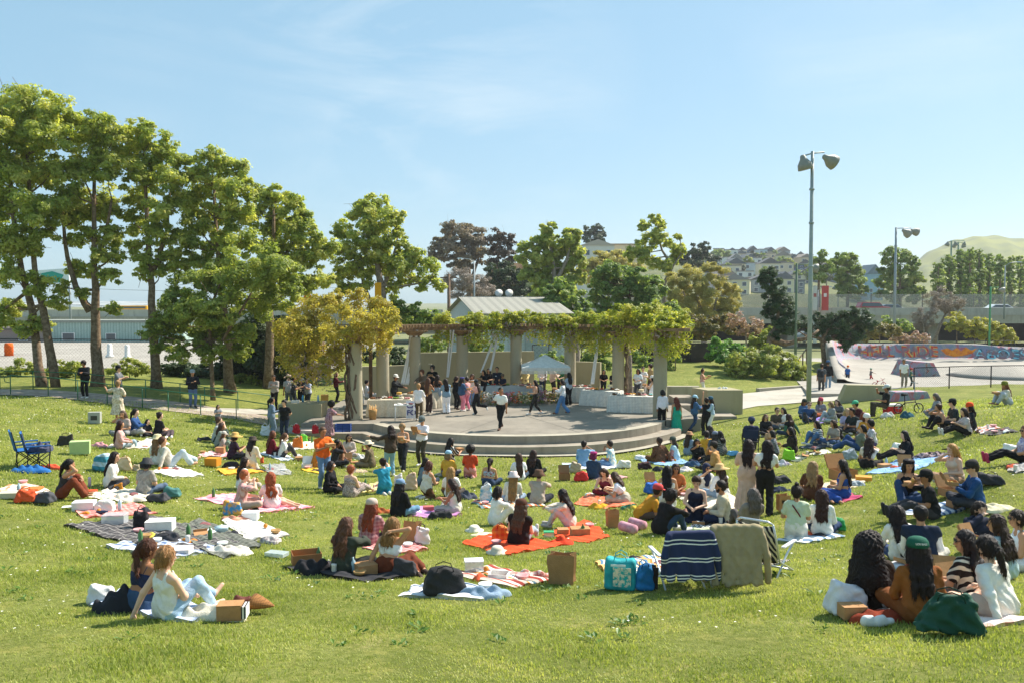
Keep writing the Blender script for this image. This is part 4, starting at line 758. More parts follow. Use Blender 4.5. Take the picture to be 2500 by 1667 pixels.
tree('dark_bush', [(1120,1038,28),(1205,1068,42),(1250,1082,28),(1160,1060,28)], 90, (1180, 1140), [([(1180, 1140), (1180, 1080)], .06, .03)], 'dark green bush beside the second floodlight pole', c6, L_TREE2, leaf_px=2.8, cat='bush', limbs=False, z0=.4)
for k, (x, lb) in enumerate(((1215, 'mauve flowering scrub just right of the brownish bush'), (1300, 'mauve flowering scrub in front of the bare trees'))):
 tree('mauve_scrub', [(x - 40, 1150, 26), (x, 1140, 30), (x + 40, 1150, 26)], 82, (x, 1185), [([(x, 1185), (x, 1150)], .04, .02)], lb.replace('just right of', 'next to'), c6, L_PINK, leaf_px=2.4, dens=.7, cat='shrub', limbs=False, z0=.6)
# shrubs behind the stage walls
for k, (lo, d, lb, mt) in enumerate(([[(620,950,50),(560,960,45),(680,970,40)], 54, 'leafy shrub between the third and fourth columns behind the wall', L_TREE2], [[(880,945,55),(940,970,45),(840,975,40),(1020,985,35)], 54.5, 'leafy shrub behind the tallest olive wall', L_TREE2],
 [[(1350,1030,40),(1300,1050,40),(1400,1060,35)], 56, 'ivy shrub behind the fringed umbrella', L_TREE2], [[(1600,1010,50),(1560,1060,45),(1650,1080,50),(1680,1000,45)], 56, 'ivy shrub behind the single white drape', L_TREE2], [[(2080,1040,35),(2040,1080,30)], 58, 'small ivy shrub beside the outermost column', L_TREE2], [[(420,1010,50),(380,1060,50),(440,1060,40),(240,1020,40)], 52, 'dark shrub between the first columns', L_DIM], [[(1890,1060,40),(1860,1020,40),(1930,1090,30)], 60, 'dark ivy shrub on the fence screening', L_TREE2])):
 x = lo[0][0]; tree('ivy_shrub', lo, d, (x, 1130), [([(x, 1130), (x, lo[0][1])], .05, .03)], lb, c8, mt, limbs=False, cat='shrub', leaf_px=3.2)
tree('tree_stump', [(1500, 920, 30)], 52, (1500, 1085), [([(1500, 1085), (1490, 1000), (1480, 860)], .2, .15)], 'plain tree trunk rising behind the sixth column', c8, L_TREE2, m_bark2, limbs=False)
tree('old_tree', [(1795, 900, 26)], 47, (1812, 1125), [([(1812, 1125), (1800, 1040), (1785, 900)], .2, .14)], 'old leaning trunk beside the seventh column', c8, L_TREE2, m_bark2, limbs=False)
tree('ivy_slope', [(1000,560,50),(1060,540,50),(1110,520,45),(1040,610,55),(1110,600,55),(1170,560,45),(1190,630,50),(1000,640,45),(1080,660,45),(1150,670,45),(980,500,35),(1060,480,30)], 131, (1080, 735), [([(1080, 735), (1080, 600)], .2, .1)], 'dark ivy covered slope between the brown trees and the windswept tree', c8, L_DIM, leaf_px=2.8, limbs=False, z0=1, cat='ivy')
for lb, v0, v1 in (('upper thin power cable crossing the sky behind the big trees', 688, 700), ('lower thin power cable crossing the sky behind the big trees', 731, 737)):
 a, b_ = at(-80, v0, 150), at(900, v1, 150); tag(MB().tube([a.lerp(b_, i / 8) - Vector((0, 0, 1.2 * math.sin(i / 8 * math.pi))) for i in range(9)], .035, 4).build('power_cable', m_dark), lb, 'cable')
tg_ = random.Random(8)
for k in range(30):
 u = 1715 + k * 14 + tg_.uniform(-6, 6); d = tg_.choice([345, 380, 415, 300]); z = hill_z(u, d) - 1; r = tg_.uniform(8, 14); p = at(u, 740, d); v = 740 - (z + 5 - CAMZ) / d * FPX; w = r
 tree('hillside_tree', [(u, v, w), (u - w * .7, v + w * .5, w * .8), (u + w * .7, v + w * .4, w * .8), (u, v + w, w * .8)], d, (u, v + w * 2), [([(u, v + w * 2), (u, v)], .3, .1)], f'small tree among the houses on the hill, number {k + 1} counting from the golden tree', (1, 0, 1, 0), tg_.choice([L_CYP, L_BUSH, L_TREE2, L_POP]), leaf_px=2.4, limbs=False, z0=z - 2, group='trees among the hill houses', sub=6)
# vines on the pergola
def vine(name, a0, a1, n, rr, zc, hgt, label, mat, hang, ls, dens=1.0, seed=1, tr=0):
 g = np.random.default_rng(seed); C, Q = [], []
 for i in range(n):
  a = R(a0 + (a1 - a0) * (i + .5) / n); r = PR + g.uniform(-.75, .75)
  rad = rr * g.uniform(.7, 1.25); C.append((PC.x + r * math.cos(a), PC.y + r * math.sin(a), zc(a) + g.uniform(-.1, .2) * hgt)); Q.append(rad)
 org = Vector((PC.x + PR * math.cos(R((a0 + a1) / 2)), PC.y + PR * math.sin(R((a0 + a1) / 2)), 0)); r = empty(name, org); tag(r, label, 'vine')
 ar = ls * ls * .5 * .5 * .55
 leaf_cloud(C, Q, [int(dens * 2.3 * math.pi * q * q / ar) for q in Q], ls, mat, 'foliage', r, org, .4, .5, hang, seed, 9, .3)
 fC = [(c[0], c[1], c[2] - q * .95) for c, q in zip(C, Q)]; leaf_cloud(fC, [.38] * len(fC), [60] * len(fC), .12, L_LILAC, 'blossoms', r, org, 0, .5, .8, seed + 1, 6)
 b = MB()
 for c in C[::3]: b.tube([Vector((c[0], c[1], 4.1)) - org, Vector(c) - org], [.04, .02], 5)
 for (tx, ty) in (CPOS[6:7] if a1 < 90 else []):
  for k in range(5):
   pts = [Vector((tx + .42 + .1 * math.sin(k * 2 + t * 3), ty - .1 + .12 * math.cos(k * 1.7 + t * 4), t * .9)) - org for t in range(5)]; b.tube(pts, .05, 6)
 b.build('stem', m_bark, r); return r
vine('wisteria_vine', -17, 62, 34, .66, lambda a: 4.45 + .25 * math.sin(a * 5), .5, 'thick yellow green wisteria over the umbrella side of the pergola', L_VINE, 1.4, .155, 1.1, 3)
vine('wisteria_vine', 60, 126, 28, .5, lambda a: 4.3 + .12 * math.sin(a * 9), .4, 'thin yellow green wisteria over the middle of the pergola', L_VINE, 1.1, .15, 1.1, 4)
def big_vine():
 lo = [(705,860,34),(700,800,40),(735,770,42),(770,740,40),(800,730,38),(840,735,36),(880,735,36),(920,745,38),(945,775,38),(952,805,30),(760,800,48),(820,785,50),(880,785,48),(725,830,44),(780,845,46),(830,835,42),(880,825,36),(930,825,28),(712,885,24),(745,885,34),(785,890,30),(815,870,30),(720,910,14),(760,915,16),(800,912,12)]
 d = 38.4; org = Vector((at(835, 0, d).x, d, 0)); r = empty('wisteria_vine', org); tag(r, 'huge amber wisteria mound draped over the first columns', 'vine'); g = np.random.default_rng(9); C, Q = [], []
 for (u, v, w) in lo: C.append(tuple(at(u, v, d + g.uniform(-1.2, 2.2)))); Q.append(w * d / FPX)
 ls = .155; ar = ls * ls * .5 * .5 * .55
 leaf_cloud(C, Q, [int(2.4 * math.pi * q * q / ar) for q in Q], ls, L_AMBER, 'foliage', r, org, .3, .45, .5, 2, 11, .4)
 C2 = [c for c in C if c[2] < 3.9]; leaf_cloud(C2, [.5] * len(C2), [110] * len(C2), .12, L_LILAC, 'blossoms', r, org, 0, .5, .9, 5, 8)
 b = MB()
 for k in range(9):
  x0 = at(842 + (k % 4) * 4, 0, 38.2).x; pts = [Vector((x0 + .16 * math.sin(k + t * 1.3), 38.3 + .2 * math.cos(k * 2 + t), -.2 + t * .55)) - org for t in range(9)]; b.tube(pts, [.07 - .004 * t for t in range(9)], 6)
 b.build('stem', M('584636', 'mot', '6d5a48', 8), r)
big_vine()
CORN = np.array([(i, j, k) for i in (0, 1) for j in (0, 1) for k in (0, 1)])
EDGES = [(a, b) for a in range(8) for b in range(a + 1, 8) if np.abs(CORN[a] - CORN[b]).sum() == 1]
def sdf_mesh(prims, h, post=None):
 """prims: (a, b, ra, rb, k) tapered capsules blended together -> (V, F)"""
 A = np.array([p[0] for p in prims], float); B = np.array([p[1] for p in prims], float); ra = np.array([p[2] for p in prims]); rb = np.array([p[3] for p in prims]); kk = np.array([p[4] for p in prims])
 rm = np.maximum(ra, rb)[:, None]; lo = np.minimum(A, B) - rm; hi = np.maximum(A, B) + rm
 o = lo.min(0) - 3 * h; n = np.ceil((hi.max(0) + 3 * h - o) / h).astype(int) + 1
 D = np.full(n, 9., np.float32)
 for i in range(len(prims)):
  mg = kk[i] + 2.2 * h; i0 = np.maximum(((lo[i] - mg - o) / h).astype(int), 0); i1 = np.minimum(((hi[i] + mg - o) / h).astype(int) + 2, n)
  X = (o[0] + h * np.arange(i0[0], i1[0]))[:, None, None] - A[i, 0]; Y = (o[1] + h * np.arange(i0[1], i1[1]))[None, :, None] - A[i, 1]; Z = (o[2] + h * np.arange(i0[2], i1[2]))[None, None, :] - A[i, 2]
  d = B[i] - A[i]; L2 = d @ d
  if L2 < 1e-9: q = np.sqrt(X * X + Y * Y + Z * Z) - ra[i]
  else:
   t = np.clip((X * d[0] + Y * d[1] + Z * d[2]) / L2, 0, 1)
   q = np.sqrt((X - t * d[0]) ** 2 + (Y - t * d[1]) ** 2 + (Z - t * d[2]) ** 2) - (ra[i] + (rb[i] - ra[i]) * t)
  s = (slice(i0[0], i1[0]), slice(i0[1], i1[1]), slice(i0[2], i1[2])); e = D[s]
  hh_ = np.maximum(kk[i] - np.abs(e - q), 0) / kk[i]; D[s] = np.minimum(e, q) - hh_ * hh_ * kk[i] * .25
 if post is not None:
  P = np.stack(np.meshgrid(*[o[j] + h * np.arange(n[j]) for j in range(3)], indexing='ij'), -1); D = post(P, D).astype(np.float32)
 Sg = D < 0; cnt = np.zeros(n - 1, np.int8)
 for c in CORN: cnt += Sg[c[0]:n[0] - 1 + c[0], c[1]:n[1] - 1 + c[1], c[2]:n[2] - 1 + c[2]]
 ac = np.argwhere((cnt > 0) & (cnt < 8))
 if len(ac) == 0: return None
 v = np.stack([D[ac[:, 0] + c[0], ac[:, 1] + c[1], ac[:, 2] + c[2]] for c in CORN], 1); ps = np.zeros((len(ac), 3)); w = np.zeros(len(ac))
 for a, b in EDGES:
  x = (v[:, a] < 0) != (v[:, b] < 0); t = np.where(x, v[:, a] / np.where(x, v[:, a] - v[:, b], 1), 0)[:, None]
  ps += np.where(x[:, None], CORN[a] + t * (CORN[b] - CORN[a]), 0); w += x
 V = o + h * (ac + ps / w[:, None]); idx = np.full(n - 1, -1, np.int32); idx[tuple(ac.T)] = np.arange(len(ac)); F = []
 for ax in range(3):
  u, q = [(1, 2), (2, 0), (0, 1)][ax]; sl0 = [slice(None)] * 3; sl1 = [slice(None)] * 3; sl0[ax] = slice(0, -1); sl1[ax] = slice(1, None)
  E = np.argwhere(Sg[tuple(sl0)] != Sg[tuple(sl1)]); E = E[(E[:, u] > 0) & (E[:, q] > 0) & (E[:, u] < n[u] - 1) & (E[:, q] < n[q] - 1)]
  if len(E) == 0: continue
  du = np.zeros(3, int); dq = np.zeros(3, int); du[u] = 1; dq[q] = 1
  f = np.stack([idx[tuple((E - du - dq).T)], idx[tuple((E - dq).T)], idx[tuple(E.T)], idx[tuple((E - du).T)]], 1); fl = ~Sg[tuple(E.T)]; f[fl] = f[fl][:, ::-1]; F.append(f)
 F = np.vstack(F); return V, F[(F >= 0).all(1)]
SKINS = [M(c, '', rough=.6, spec=.35, bump=.1, var=.06) for c in ('d8a888', 'c4906c', 'a5714f', '7a4f38', 'e0b498')]
LIP = M('a8605a', rough=.5, bump=0); EYE = M('1c1614', rough=.2, bump=0); m_sun = M('17171a', rough=.15, spec=.8, bump=0)
V3 = lambda *a: np.array(a, float)
def nrm(v): return v / (np.linalg.norm(v) + 1e-9)
def ik(a, t, l1, l2, hint):
 d = t - a; L = np.linalg.norm(d); mx_ = (l1 + l2) * .995
 if L > mx_: t = a + d / L * mx_; d = t - a; L = mx_
 L = max(L, abs(l1 - l2) + .02); u = d / L; h_ = nrm(hint - u * (hint @ u)); c = (l1 * l1 + L * L - l2 * l2) / (2 * l1 * L); c = max(-1, min(1, c))
 return a + u * l1 * c + h_ * l1 * math.sqrt(1 - c * c), t
# pose: pelvis z, left foot, right foot, knee hints, lean
POSE = {
 'stand': (.93, (-.1, .03, .07), (.1, -.02, .07), (-.1, 1, 0), (.1, 1, 0), 2), 'stand2': (.92, (-.13, .1, .07), (.12, -.05, .07), (-.2, 1, 0), (.2, 1, 0), 3),
 'walk': (.91, (-.08, .3, .07), (.09, -.28, .12), (0,1,0),(0, 1, 0), 4), 'stride': (.87, (-.1, .38, .07), (.12, -.36, .1), (0,1,0),(0, 1, 0), 3), 'kick': (.9, (-.02, .06, .07), (.1, -.45, .42), (0,1,0),(.1, 1, 0), 5),
 'cross': (.115, (.12, .30, .06), (-.12, .36, .07), (-1, .6, .25), (1, .6, .25), 10), 'knees': (.115, (-.12, .47, .06), (.12, .5, .06), (-.35, .2, 1), (.35, .2, 1), 12),
 'long': (.115, (-.1, .80, .08), (.1, .82, .08), (-.2, 0, 1), (.2, 0, 1), -10), 'lounge': (.115, (-.14, .78, .08), (.14, .55, .06), (-.2, 0, 1), (.2, 0, 1), -16),
 'side': (.12, (.52, .05, .07), (.56, .22, .07), (-.2, 1, .1), (.3, 1, .15), 6), 'sidel': (.12, (-.56, .22, .07), (-.52, .05, .07), (-.3, 1, .15), (.2, 1, .1), 6),
 'kneel': (.27, (-.09, -.16, .07), (.09, -.16, .07), (-.1, 1, -.1), (.1, 1, -.1), 8), 'tall': (.5, (-.1, -.38, .07), (.1, -.38, .07), (0,1,0),(0, 1, 0), 4),
 'mix': (.115, (.15, .32, .06), (.16, .52, .06), (-1, .5, .2), (.3, .2, 1), 8), 'chair': (.46, (-.12, .46, .07), (.12, .46, .07), (-.1, .3, 1), (.1, .3, 1), -6), 'low': (.26, (-.12, .62, .07), (.12, .62, .07), (-.1, .3, 1), (.1, .3, 1), -16),
 'fold': (.115, (.14, .30, .06), (-.14, .36, .07), (-1, .6, .25), (1, .6, .25), 34)}
def arms_for(k, pz, st):
 """hand targets relative to the body (left, right) and elbow hints"""
 eL, eR = V3(-.6, -.3, -.8), V3(.6, -.3, -.8); z = pz
 if k == 'lap': return V3(-.09, .27, z + .13), V3(.08, .29, z + .13), eL, eR
 if k == 'hug': return V3(-.02, .46, z + .30), V3(.06, .48, z + .32), V3(-1, .1, -.2), V3(1, .1, -.2)
 if k == 'hold': return V3(-.11, .34, z + .27), V3(.11, .34, z + .27), eL, eR
 if k == 'phone': return V3(-.05, .36, z + .24), V3(.05, .38, z + .26), eL, eR
 if k == 'eat': return V3(-.09, .28, z + .14), V3(.04, .25, z + .55), eL, V3(.9, .1, -.6)
 if k == 'back': return V3(-.30, -.34, .05), V3(.30, -.34, .05), V3(-.5, -1, .3), V3(.5, -1, .3)
 if k == 'backr': return V3(-.08, .28, z + .13), V3(.34, -.22, .05), eL, V3(.6, -1, .3)
 if k == 'backl': return V3(-.34, -.22, .05), V3(.08, .30, z + .13), V3(-.6, -1, .3), eR
 if k == 'down': return V3(-.25, .03, z - .20), V3(.25, .05, z - .20), V3(-.4, -1, 0), V3(.4, -1, 0)
 if k == 'swing': return V3(-.24, -.12, z - .16), V3(.24, .2, z - .12), V3(-.4, -1, 0), V3(.4, -1, 0)
 if k == 'hips': return V3(-.2, .06, z + .1), V3(.2, .06, z + .1), V3(-1, -.4, 0), V3(1, -.4, 0)
 if k == 'fold': return V3(.04, .19, z + .31), V3(-.04, .22, z + .27), V3(-1, .2, -.6), V3(1, .2, -.6)
 if k == 'behind': return V3(-.04, -.16, z + .02), V3(.04, -.17, z), V3(-1, -.4, 0), V3(1, -.4, 0)
 if k == 'neck': return V3(-.30, -.1, .06) if not st else V3(-.24, .03, z - .2), V3(.1, .0, z + .6), V3(-.5, -1, .2), V3(1, .3, .5)
 if k == 'fore': return V3(-.02, .42, z + .36), V3(.05, .20, z + .66), V3(-1, .1, -.2), V3(.6, 1, -.1)
 if k == 'upl': return V3(-.12, .06, z + .98), V3(.18, .2, z + .2), V3(-1, 0, .3), eR
 if k == 'reach': return V3(-.14, .48, z + .20), V3(.14, .52, z + .20), eL, eR
 if k == 'out': return V3(-.62, .16, z + .46), V3(.09, .3, z + .2), V3(-.4, -.4, -.8), eR
 if k == 'drink': return V3(-.1, .3, z + .2), V3(.03, .34, z + .62), eL, V3(.9, .1, -.5)
 if k == 'holdr': return V3(-.25, .03, z - .2), V3(.26, .26, z + .24), V3(-.4, -1, 0), eR
 return V3(-.2, .2, z + .1), V3(.2, .2, z + .1), eL, eR
PN = {}
def short_(l): return ' '.join(('the ' + l).split()[:12])
def hexpat(s):   # col[~pat~c2~scale]
 p = s.split('~'); return M(p[0], p[1] if len(p) > 1 else '', p[2] if len(p) > 2 else '000000', float(p[3]) if len(p) > 3 else {'hs': 14, 'plaid': 11, 'fl': 16, 'zig': 9, 'mot': 14, 'grid': 18}.get(p[1] if len(p) > 1 else '', 1), .85, .2, .5)
def person(spec):
 q = [x.strip() for x in spec.split('|')]; (u, v), face, pose, arms, hair, top, bot, hat, opts, label = [float(a) for a in q[0].split(',')], float(q[1]), q[2], q[3], q[4].split(':'), q[5].split(':'), q[6].split(':'), q[7], q[8].split(), q[9]
 op = {}
 for a in opts:
  k = a.rstrip('-0123456789.'); op[k] = float(a[len(k):]) if len(a) > len(k) else True
 male = 'm' in op; sc = op.get('s', 1.) * (1.03 if male else .965)
 loc = on(u, v, op['z']) if 'z' in op else (at(u, 0, op['d']) if 'd' in op else G(u, v))
 if 'd' in op: loc.z = op['zz'] if 'zz' in op else tz(loc.x, loc.y)
 if 'e' in op: loc.z += op['e']
 dist = loc.y; g = np.random.default_rng(hash_(label)); h = (.0105 if dist < 12 else .0125 if dist < 17 else .0165 if dist < 24 else .021 if dist < 34 else .027) / sc
 near = dist < 21
 pz, fL, fR, kL, kR, lean = POSE[pose]; fL, fR, kL, kR = map(lambda a: V3(*a), (fL, fR, kL, kR)); st = pz > .8
 if 'long' in op: fL = V3(-.1, .82, .08)
 lean = R(op.get('l', lean) + g.uniform(-3, 3)); rl = R(op.get('r', g.uniform(-4, 4))); s_ = V3(math.sin(rl), math.sin(lean), math.cos(lean)); s_ = nrm(s_); r_ = nrm(np.cross(V3(0, 1, 0), s_)); f_ = np.cross(s_, r_); f_ = -f_ if f_[1] < 0 else f_
 if np.cross(r_, f_) @ s_ < 0: r_ = -r_
 pel = V3(0, 0, pz); L_ = .50; TT = lambda x, y, z: pel + r_ * x + f_ * y + s_ * z
 w = 1.08 if male else 1.0; b_ = op.get('w', 1.0); nb = TT(0, -.01, L_); hd = nrm(.45 * s_ + .55 * V3(0, 0, 1)); nod = R(op.get('n', 6)); yw = R(op.get('y', g.uniform(-16, 16)))
 hf = nrm(V3(math.sin(yw) * math.cos(nod), math.cos(yw) * math.cos(nod), -math.sin(nod))); hr_ = nrm(np.cross(hf, V3(0, 0, 1))); hu = np.cross(hr_, hf); hc = nb + hd * .165 + V3(0, .025, 0)
 P = {}
 P['pel'] = [(TT(-.075, 0, .0), TT(.075, 0, .0), .118 * b_, .118 * b_, .05), (TT(-.06, -.02, .08), TT(.06, -.02, .08), .108 * b_, .108 * b_, .05)]
 P['waist'] = [(TT(-.055 * w, 0, .19), TT(.055 * w, 0, .19), .098 * b_, .098 * b_, .06)]
 P['chest'] = [(TT(-.075 * w, .0, .33), TT(.075 * w, .0, .33), .105 * b_, .105 * b_, .06)] + ([] if male else [(TT(-.065, .07, .33), TT(.065, .07, .33), .058, .058, .05)])
 P['sho'] = [(TT(-.125 * w, -.01, .435), TT(.125 * w, -.01, .435), .062, .062, .06)]
 P['neck'] = [(TT(0, -.01, .43), hc - hu * .06 - hf * .01, .056 * w, .05 * w, .03)]
 P['head'] = [(hc - hf * .014 + hu * .03, hc - hf * .014 + hu * .03, .094, .094, .03), (hc + hf * .022 + hu * .01, hc + hf * .048 - hu * .078, .078, .046, .04)]
 P['face'] = [(hc + hf * .093 + hu * .006, hc + hf * .113 - hu * .03, .009, .015, .015), (hc - hr_ * .088 - hu * .015, hc - hr_ * .09 - hu * .045, .02, .013, .012), (hc + hr_ * .088 - hu * .015, hc + hr_ * .09 - hu * .045, .02, .013, .012)]
 # limbs
 hL, hR, eL, eR = arms_for(arms, pz, st); hL = hL + g.normal(size=3) * .015; hR = hR + g.normal(size=3) * .015
 sL, sR = TT(-.175 * w, -.01, .425), TT(.175 * w, -.01, .425)
 if not st:   # follow the lean of the trunk a little
  if arms in ('lap', 'hold', 'phone', 'eat', 'hug', 'drink'): sh = V3(0, max(-.04, math.sin(lean) * .22), 0); hL = hL + sh; hR = hR + sh
 elL, hL = ik(sL, hL, .275, .25, eL); elR, hR = ik(sR, hR, .275, .25, eR)
 hipL, hipR = pel + V3(-.09, 0, -.01), pel + V3(.09, 0, -.01); tl, sl_ = (.45, .43)
 knL, fL = ik(hipL, fL, tl, sl_, kL); knR, fR = ik(hipR, fR, tl, sl_, kR)
 def arm(n, s, e, hnd):
  P['ua' + n] = [(s, e, .052 * b_ * w, .04 * w, .03)]; P['fa' + n] = [(e, hnd, .042 * w, .027, .02)]; d = nrm(hnd - e); P['hn' + n] = [(hnd, hnd + d * .075, .026, .03, .02)]
 arm('L', sL, elL, hL); arm('R', sR, elR, hR)
 def leg(n, hp, kn, ft):
  P['th' + n] = [(hp, kn, .092 * b_, .058, .04)]; P['sh' + n] = [(kn, kn + (ft - kn) * .3, .056, .058, .03), (kn + (ft - kn) * .3, ft, .058, .036, .03)]
  d = ft - kn; dh = V3(d[0], d[1], 0); fd = V3(kL[0] * 0, 1, 0)
  if st or pose == 'chair': fd = nrm(V3(-.12 if n == 'L' else .12, 1, -.05))
  elif pose in ('long',): fd = nrm(V3(0, .25, 1))
  elif pose in ('knees', 'lounge', 'low', 'mix'): fd = nrm(V3(0, 1, .15 if ft[1] < .6 else .9))
  elif pose in ('kneel', 'tall'): fd = nrm(V3(0, -1, .0))
  else: fd = nrm(V3(d[0] * .3 - .5 * (1 if n == 'L' else -1) * 0, d[1] * .3, 0) + V3((1 if n == 'L' else -1) * .6, .3, 0)) if pose in ('cross', 'fold') else nrm(dh + V3(.01, 0, 0))
  if pose == 'kick' and n == 'R': fd = nrm(V3(0, -.3, -1))
  P['ft' + n] = [(ft + V3(0, 0, -.012) - fd * .035, ft - V3(0, 0, .028) + fd * .16, .036, .026, .02)]; return fd
 fdL = leg('L', hipL, knL, fL); fdR = leg('R', hipR, knR, fR)
 sk = SKINS[int(op.get('sk', (0, 1, 1, 2, 4)[hash_(label) % 5]))]; root = None
 body = [p for k in P for p in P[k]] if near else [p for k in P if k != 'face' for p in P[k]] + P['face'][:1]
 res = sdf_mesh(body, h); Vb, Fb = res; nb0 = len(Fb); X = MB()
 def hand(hnd, el, side):
  d = nrm(hnd - el); up_ = V3(0, 0, 1) if abs(d[2]) < .85 else V3(0, 1, 0); x = nrm(np.cross(d, up_)) * (1 if side > 0 else -1); n_ = np.cross(x, d); n_ = -n_ if n_[2] > 0 else n_; base = hnd + d * .085
  for i, (o_, ln) in enumerate(((-.024, .062), (-.008, .074), (.008, .07), (.023, .056))):
   a = base + x * o_; m1 = a + d * ln * .5 + n_ * ln * .18; e_ = m1 + d * ln * .35 + n_ * ln * .42; X.tube([a - d * .015, m1, e_], [.0095, .0085, .0065], 5)
  t0 = hnd + d * .03 - x * .02; X.tube([t0, t0 - x * .03 + d * .028 + n_ * .01, t0 - x * .028 + d * .058 + n_ * .02], [.012, .0105, .008], 5)
 hand(hL, elL, -1); hand(hR, elR, 1)
 nf = len(X.f)
 if near or 100 < face < 260:
  for sgn in (-1, 1): X.lathe([(.003, -.008), (.011, -.003), (.011, .003), (.003, .008)], tuple(hc + hf * .086 + hr_ * sgn * .034 + hu * .012), 8, 1)
  for sgn in (-1, 1): eb = hc + hf * .089 + hr_ * sgn * .034 + hu * .034; X.tube([eb - hr_ * .016 - hu * .003, eb + hf * .004 + hu * .003, eb + hr_ * .016 - hu * .003], [.003, .004, .003], 4, 1)
  lp = hc + hf * .096 - hu * .058; X.tube([lp - hr_ * .024, lp + hf * .006, lp + hr_ * .024], [.004, .0085, .004], 6, 2)
 quads = [f if len(f) == 4 else (f + (f[-1],)) for f in X.f if len(f) >= 4]
 # assemble one body mesh (n-gon caps are dropped: they sit inside the palm)
 xf = [(f, m_) for f, m_ in zip(X.f, X.m) if len(f) == 4]
 Vall = np.vstack([Vb, np.array(X.v)]) if X.v else Vb; Fall = np.vstack([Fb, np.array([f for f, _ in xf]) + len(Vb)]) if xf else Fb
 mi = np.concatenate([np.zeros(len(Fb), int), np.array([m_ for _, m_ in xf], int)]) if xf else None
 root = npmesh('person', Vall, Fall, [sk, EYE, LIP], None, mi)
 root.location = loc; root.rotation_euler[2] = -R(face); root.scale = (sc, sc, sc); tag(root, label, 'person')
 def part(name, prims, mat, post=None, hm=1.):
  r = sdf_mesh(prims, h * hm, post)
  return npmesh(name, r[0], r[1], mat, root) if r is not None else None
 def pick(k, t0=0., t1=1., inf=.016, add=0.):
  o_ = []
  for (a, b, ra, rb, kk_) in P[k]: o_.append((a + (b - a) * t0, a + (b - a) * t1, ra + (rb - ra) * t0 + inf, ra + (rb - ra) * t1 + inf + add, max(.03, kk_)))
  return o_
 ph = g.uniform(0, 6, 3)
 def folds(amp):
  return lambda Pg, D: D + amp * .9 * np.sin(Pg[..., 0] * 53 + Pg[..., 2] * 41 + ph[2]) * np.sin(Pg[..., 2] * 15 - Pg[..., 1] * 21 + ph[0]) + amp * 1.2 * np.sin(Pg[..., 0] * 31 + ph[0] + 2.5 * np.sin(Pg[..., 2] * 13 + ph[1])) * np.sin(Pg[..., 2] * 24 + ph[2] + 2 * np.sin(Pg[..., 1] * 15))
 # ---- top
 tk = top[0]; tm = hexpat(top[1]) if len(top) > 1 else None; B0 = .014; tp = []
 torso = pick('waist', inf=B0) + pick('chest', inf=B0) + pick('sho', inf=B0)
 if tk in ('tee', 'long', 'jacket', 'vest', 'hood'):
  i_ = {'tee': .012, 'long': .014, 'jacket': .024, 'vest': .03, 'hood': .022}[tk]
  tp = pick('waist', inf=i_ + .012) + pick('chest', inf=i_) + pick('sho', inf=i_) + (pick('pel', inf=i_ + .004) if 'tuck' not in op else [])
  if tk == 'tee': tp += pick('uaL', 0, .62, i_, .012) + pick('uaR', 0, .62, i_, .012)
  elif tk != 'vest': tp += [p for n in 'LR' for p in pick('ua' + n, 0, 1, i_) + pick('fa' + n, 0, .93, i_, .004)]
  else: tp += pick('uaL', 0, .12, i_) + pick('uaR', 0, .12, i_)
  if tk in ('hood', 'jacket'): tp += [(TT(-.06, -.075, .47), TT(.06, -.075, .47), .045 if tk == 'hood' else .03, .045 if tk == 'hood' else .03, .04)]
 elif tk in ('tank', 'crop', 'band', 'halter'):
  if tk == 'tank': tp = pick('waist', inf=B0) + pick('pel', inf=B0) + pick('chest', inf=B0) + [(TT(x, y, .38), TT(x * .95, y * .5 - .01, .495), .02, .018, .02) for x in (-.1, .1) for y in (-.085, .07)]
  if tk == 'crop': tp = pick('chest', inf=B0) + [(TT(-.06, 0, .26), TT(.06, 0, .26), .112, .112, .05)] + pick('sho', inf=B0) + pick('uaL', 0, .45, B0) + pick('uaR', 0, .45, B0)
  if tk in ('band', 'halter'):
   tp = pick('chest', inf=B0) + [(TT(-.06, 0, .27), TT(.06, 0, .27), .112, .112, .05)]
   s1 = X2 = MB()
   for x in (-.09, .09): X2.tube([TT(x * .7, -.105, .34), TT(x * (1 if tk == 'band' else .45), -.072, .455), TT(x * .9, -.0, .505), TT(x, .075, .42), TT(x * .8, .12, .36)], .006, 5)
   X2.build('strap', tm, root)
 elif tk in ('dress', 'sdress', 'gown'):
  tp = pick('waist', inf=B0) + pick('chest', inf=B0) + pick('pel', inf=B0 + .01)
  if tk == 'sdress': tp += pick('sho', inf=B0) + [p for n in 'LR' for p in pick('ua' + n, 0, .7, .022, .02)]
  if tk == 'dress': tp += [(TT(x, y, .38), TT(x * .95, y * .5 - .01, .495), .014, .012, .02) for x in (-.1, .1) for y in (-.085, .07)]
 if 'bind' in op: pass
 def skirt(inf=.03, z1=.16, wide=.2):
  if st: return [(pel + V3(x, 0, -.05), V3(x * 1.6, .02 * (1 if x > 0 else -1), z1), .115, wide, .05) for x in (-.05, .05)] + [p for n in 'LR' for p in pick('th' + n, 0, 1, .03) + pick('sh' + n, 0, max(.05, min(1, 1 - (z1 - .1) / .45)), .03)]
  o_ = [p for n in 'LR' for p in pick('th' + n, 0, 1, inf) + pick('sh' + n, 0, .75 if z1 < .4 else .2, inf)]
  for t in (.35, .7, 1.): a, c = hipL + (knL - hipL) * t, hipR + (knR - hipR) * t; o_.append((a, c, .075, .075, .06))
  return o_
 cutz = None
 if tk in ('dress', 'sdress', 'gown'):
  z1 = op.get('hem', .25); tp += skirt(.03, z1, .2); cutz = z1 if st else None
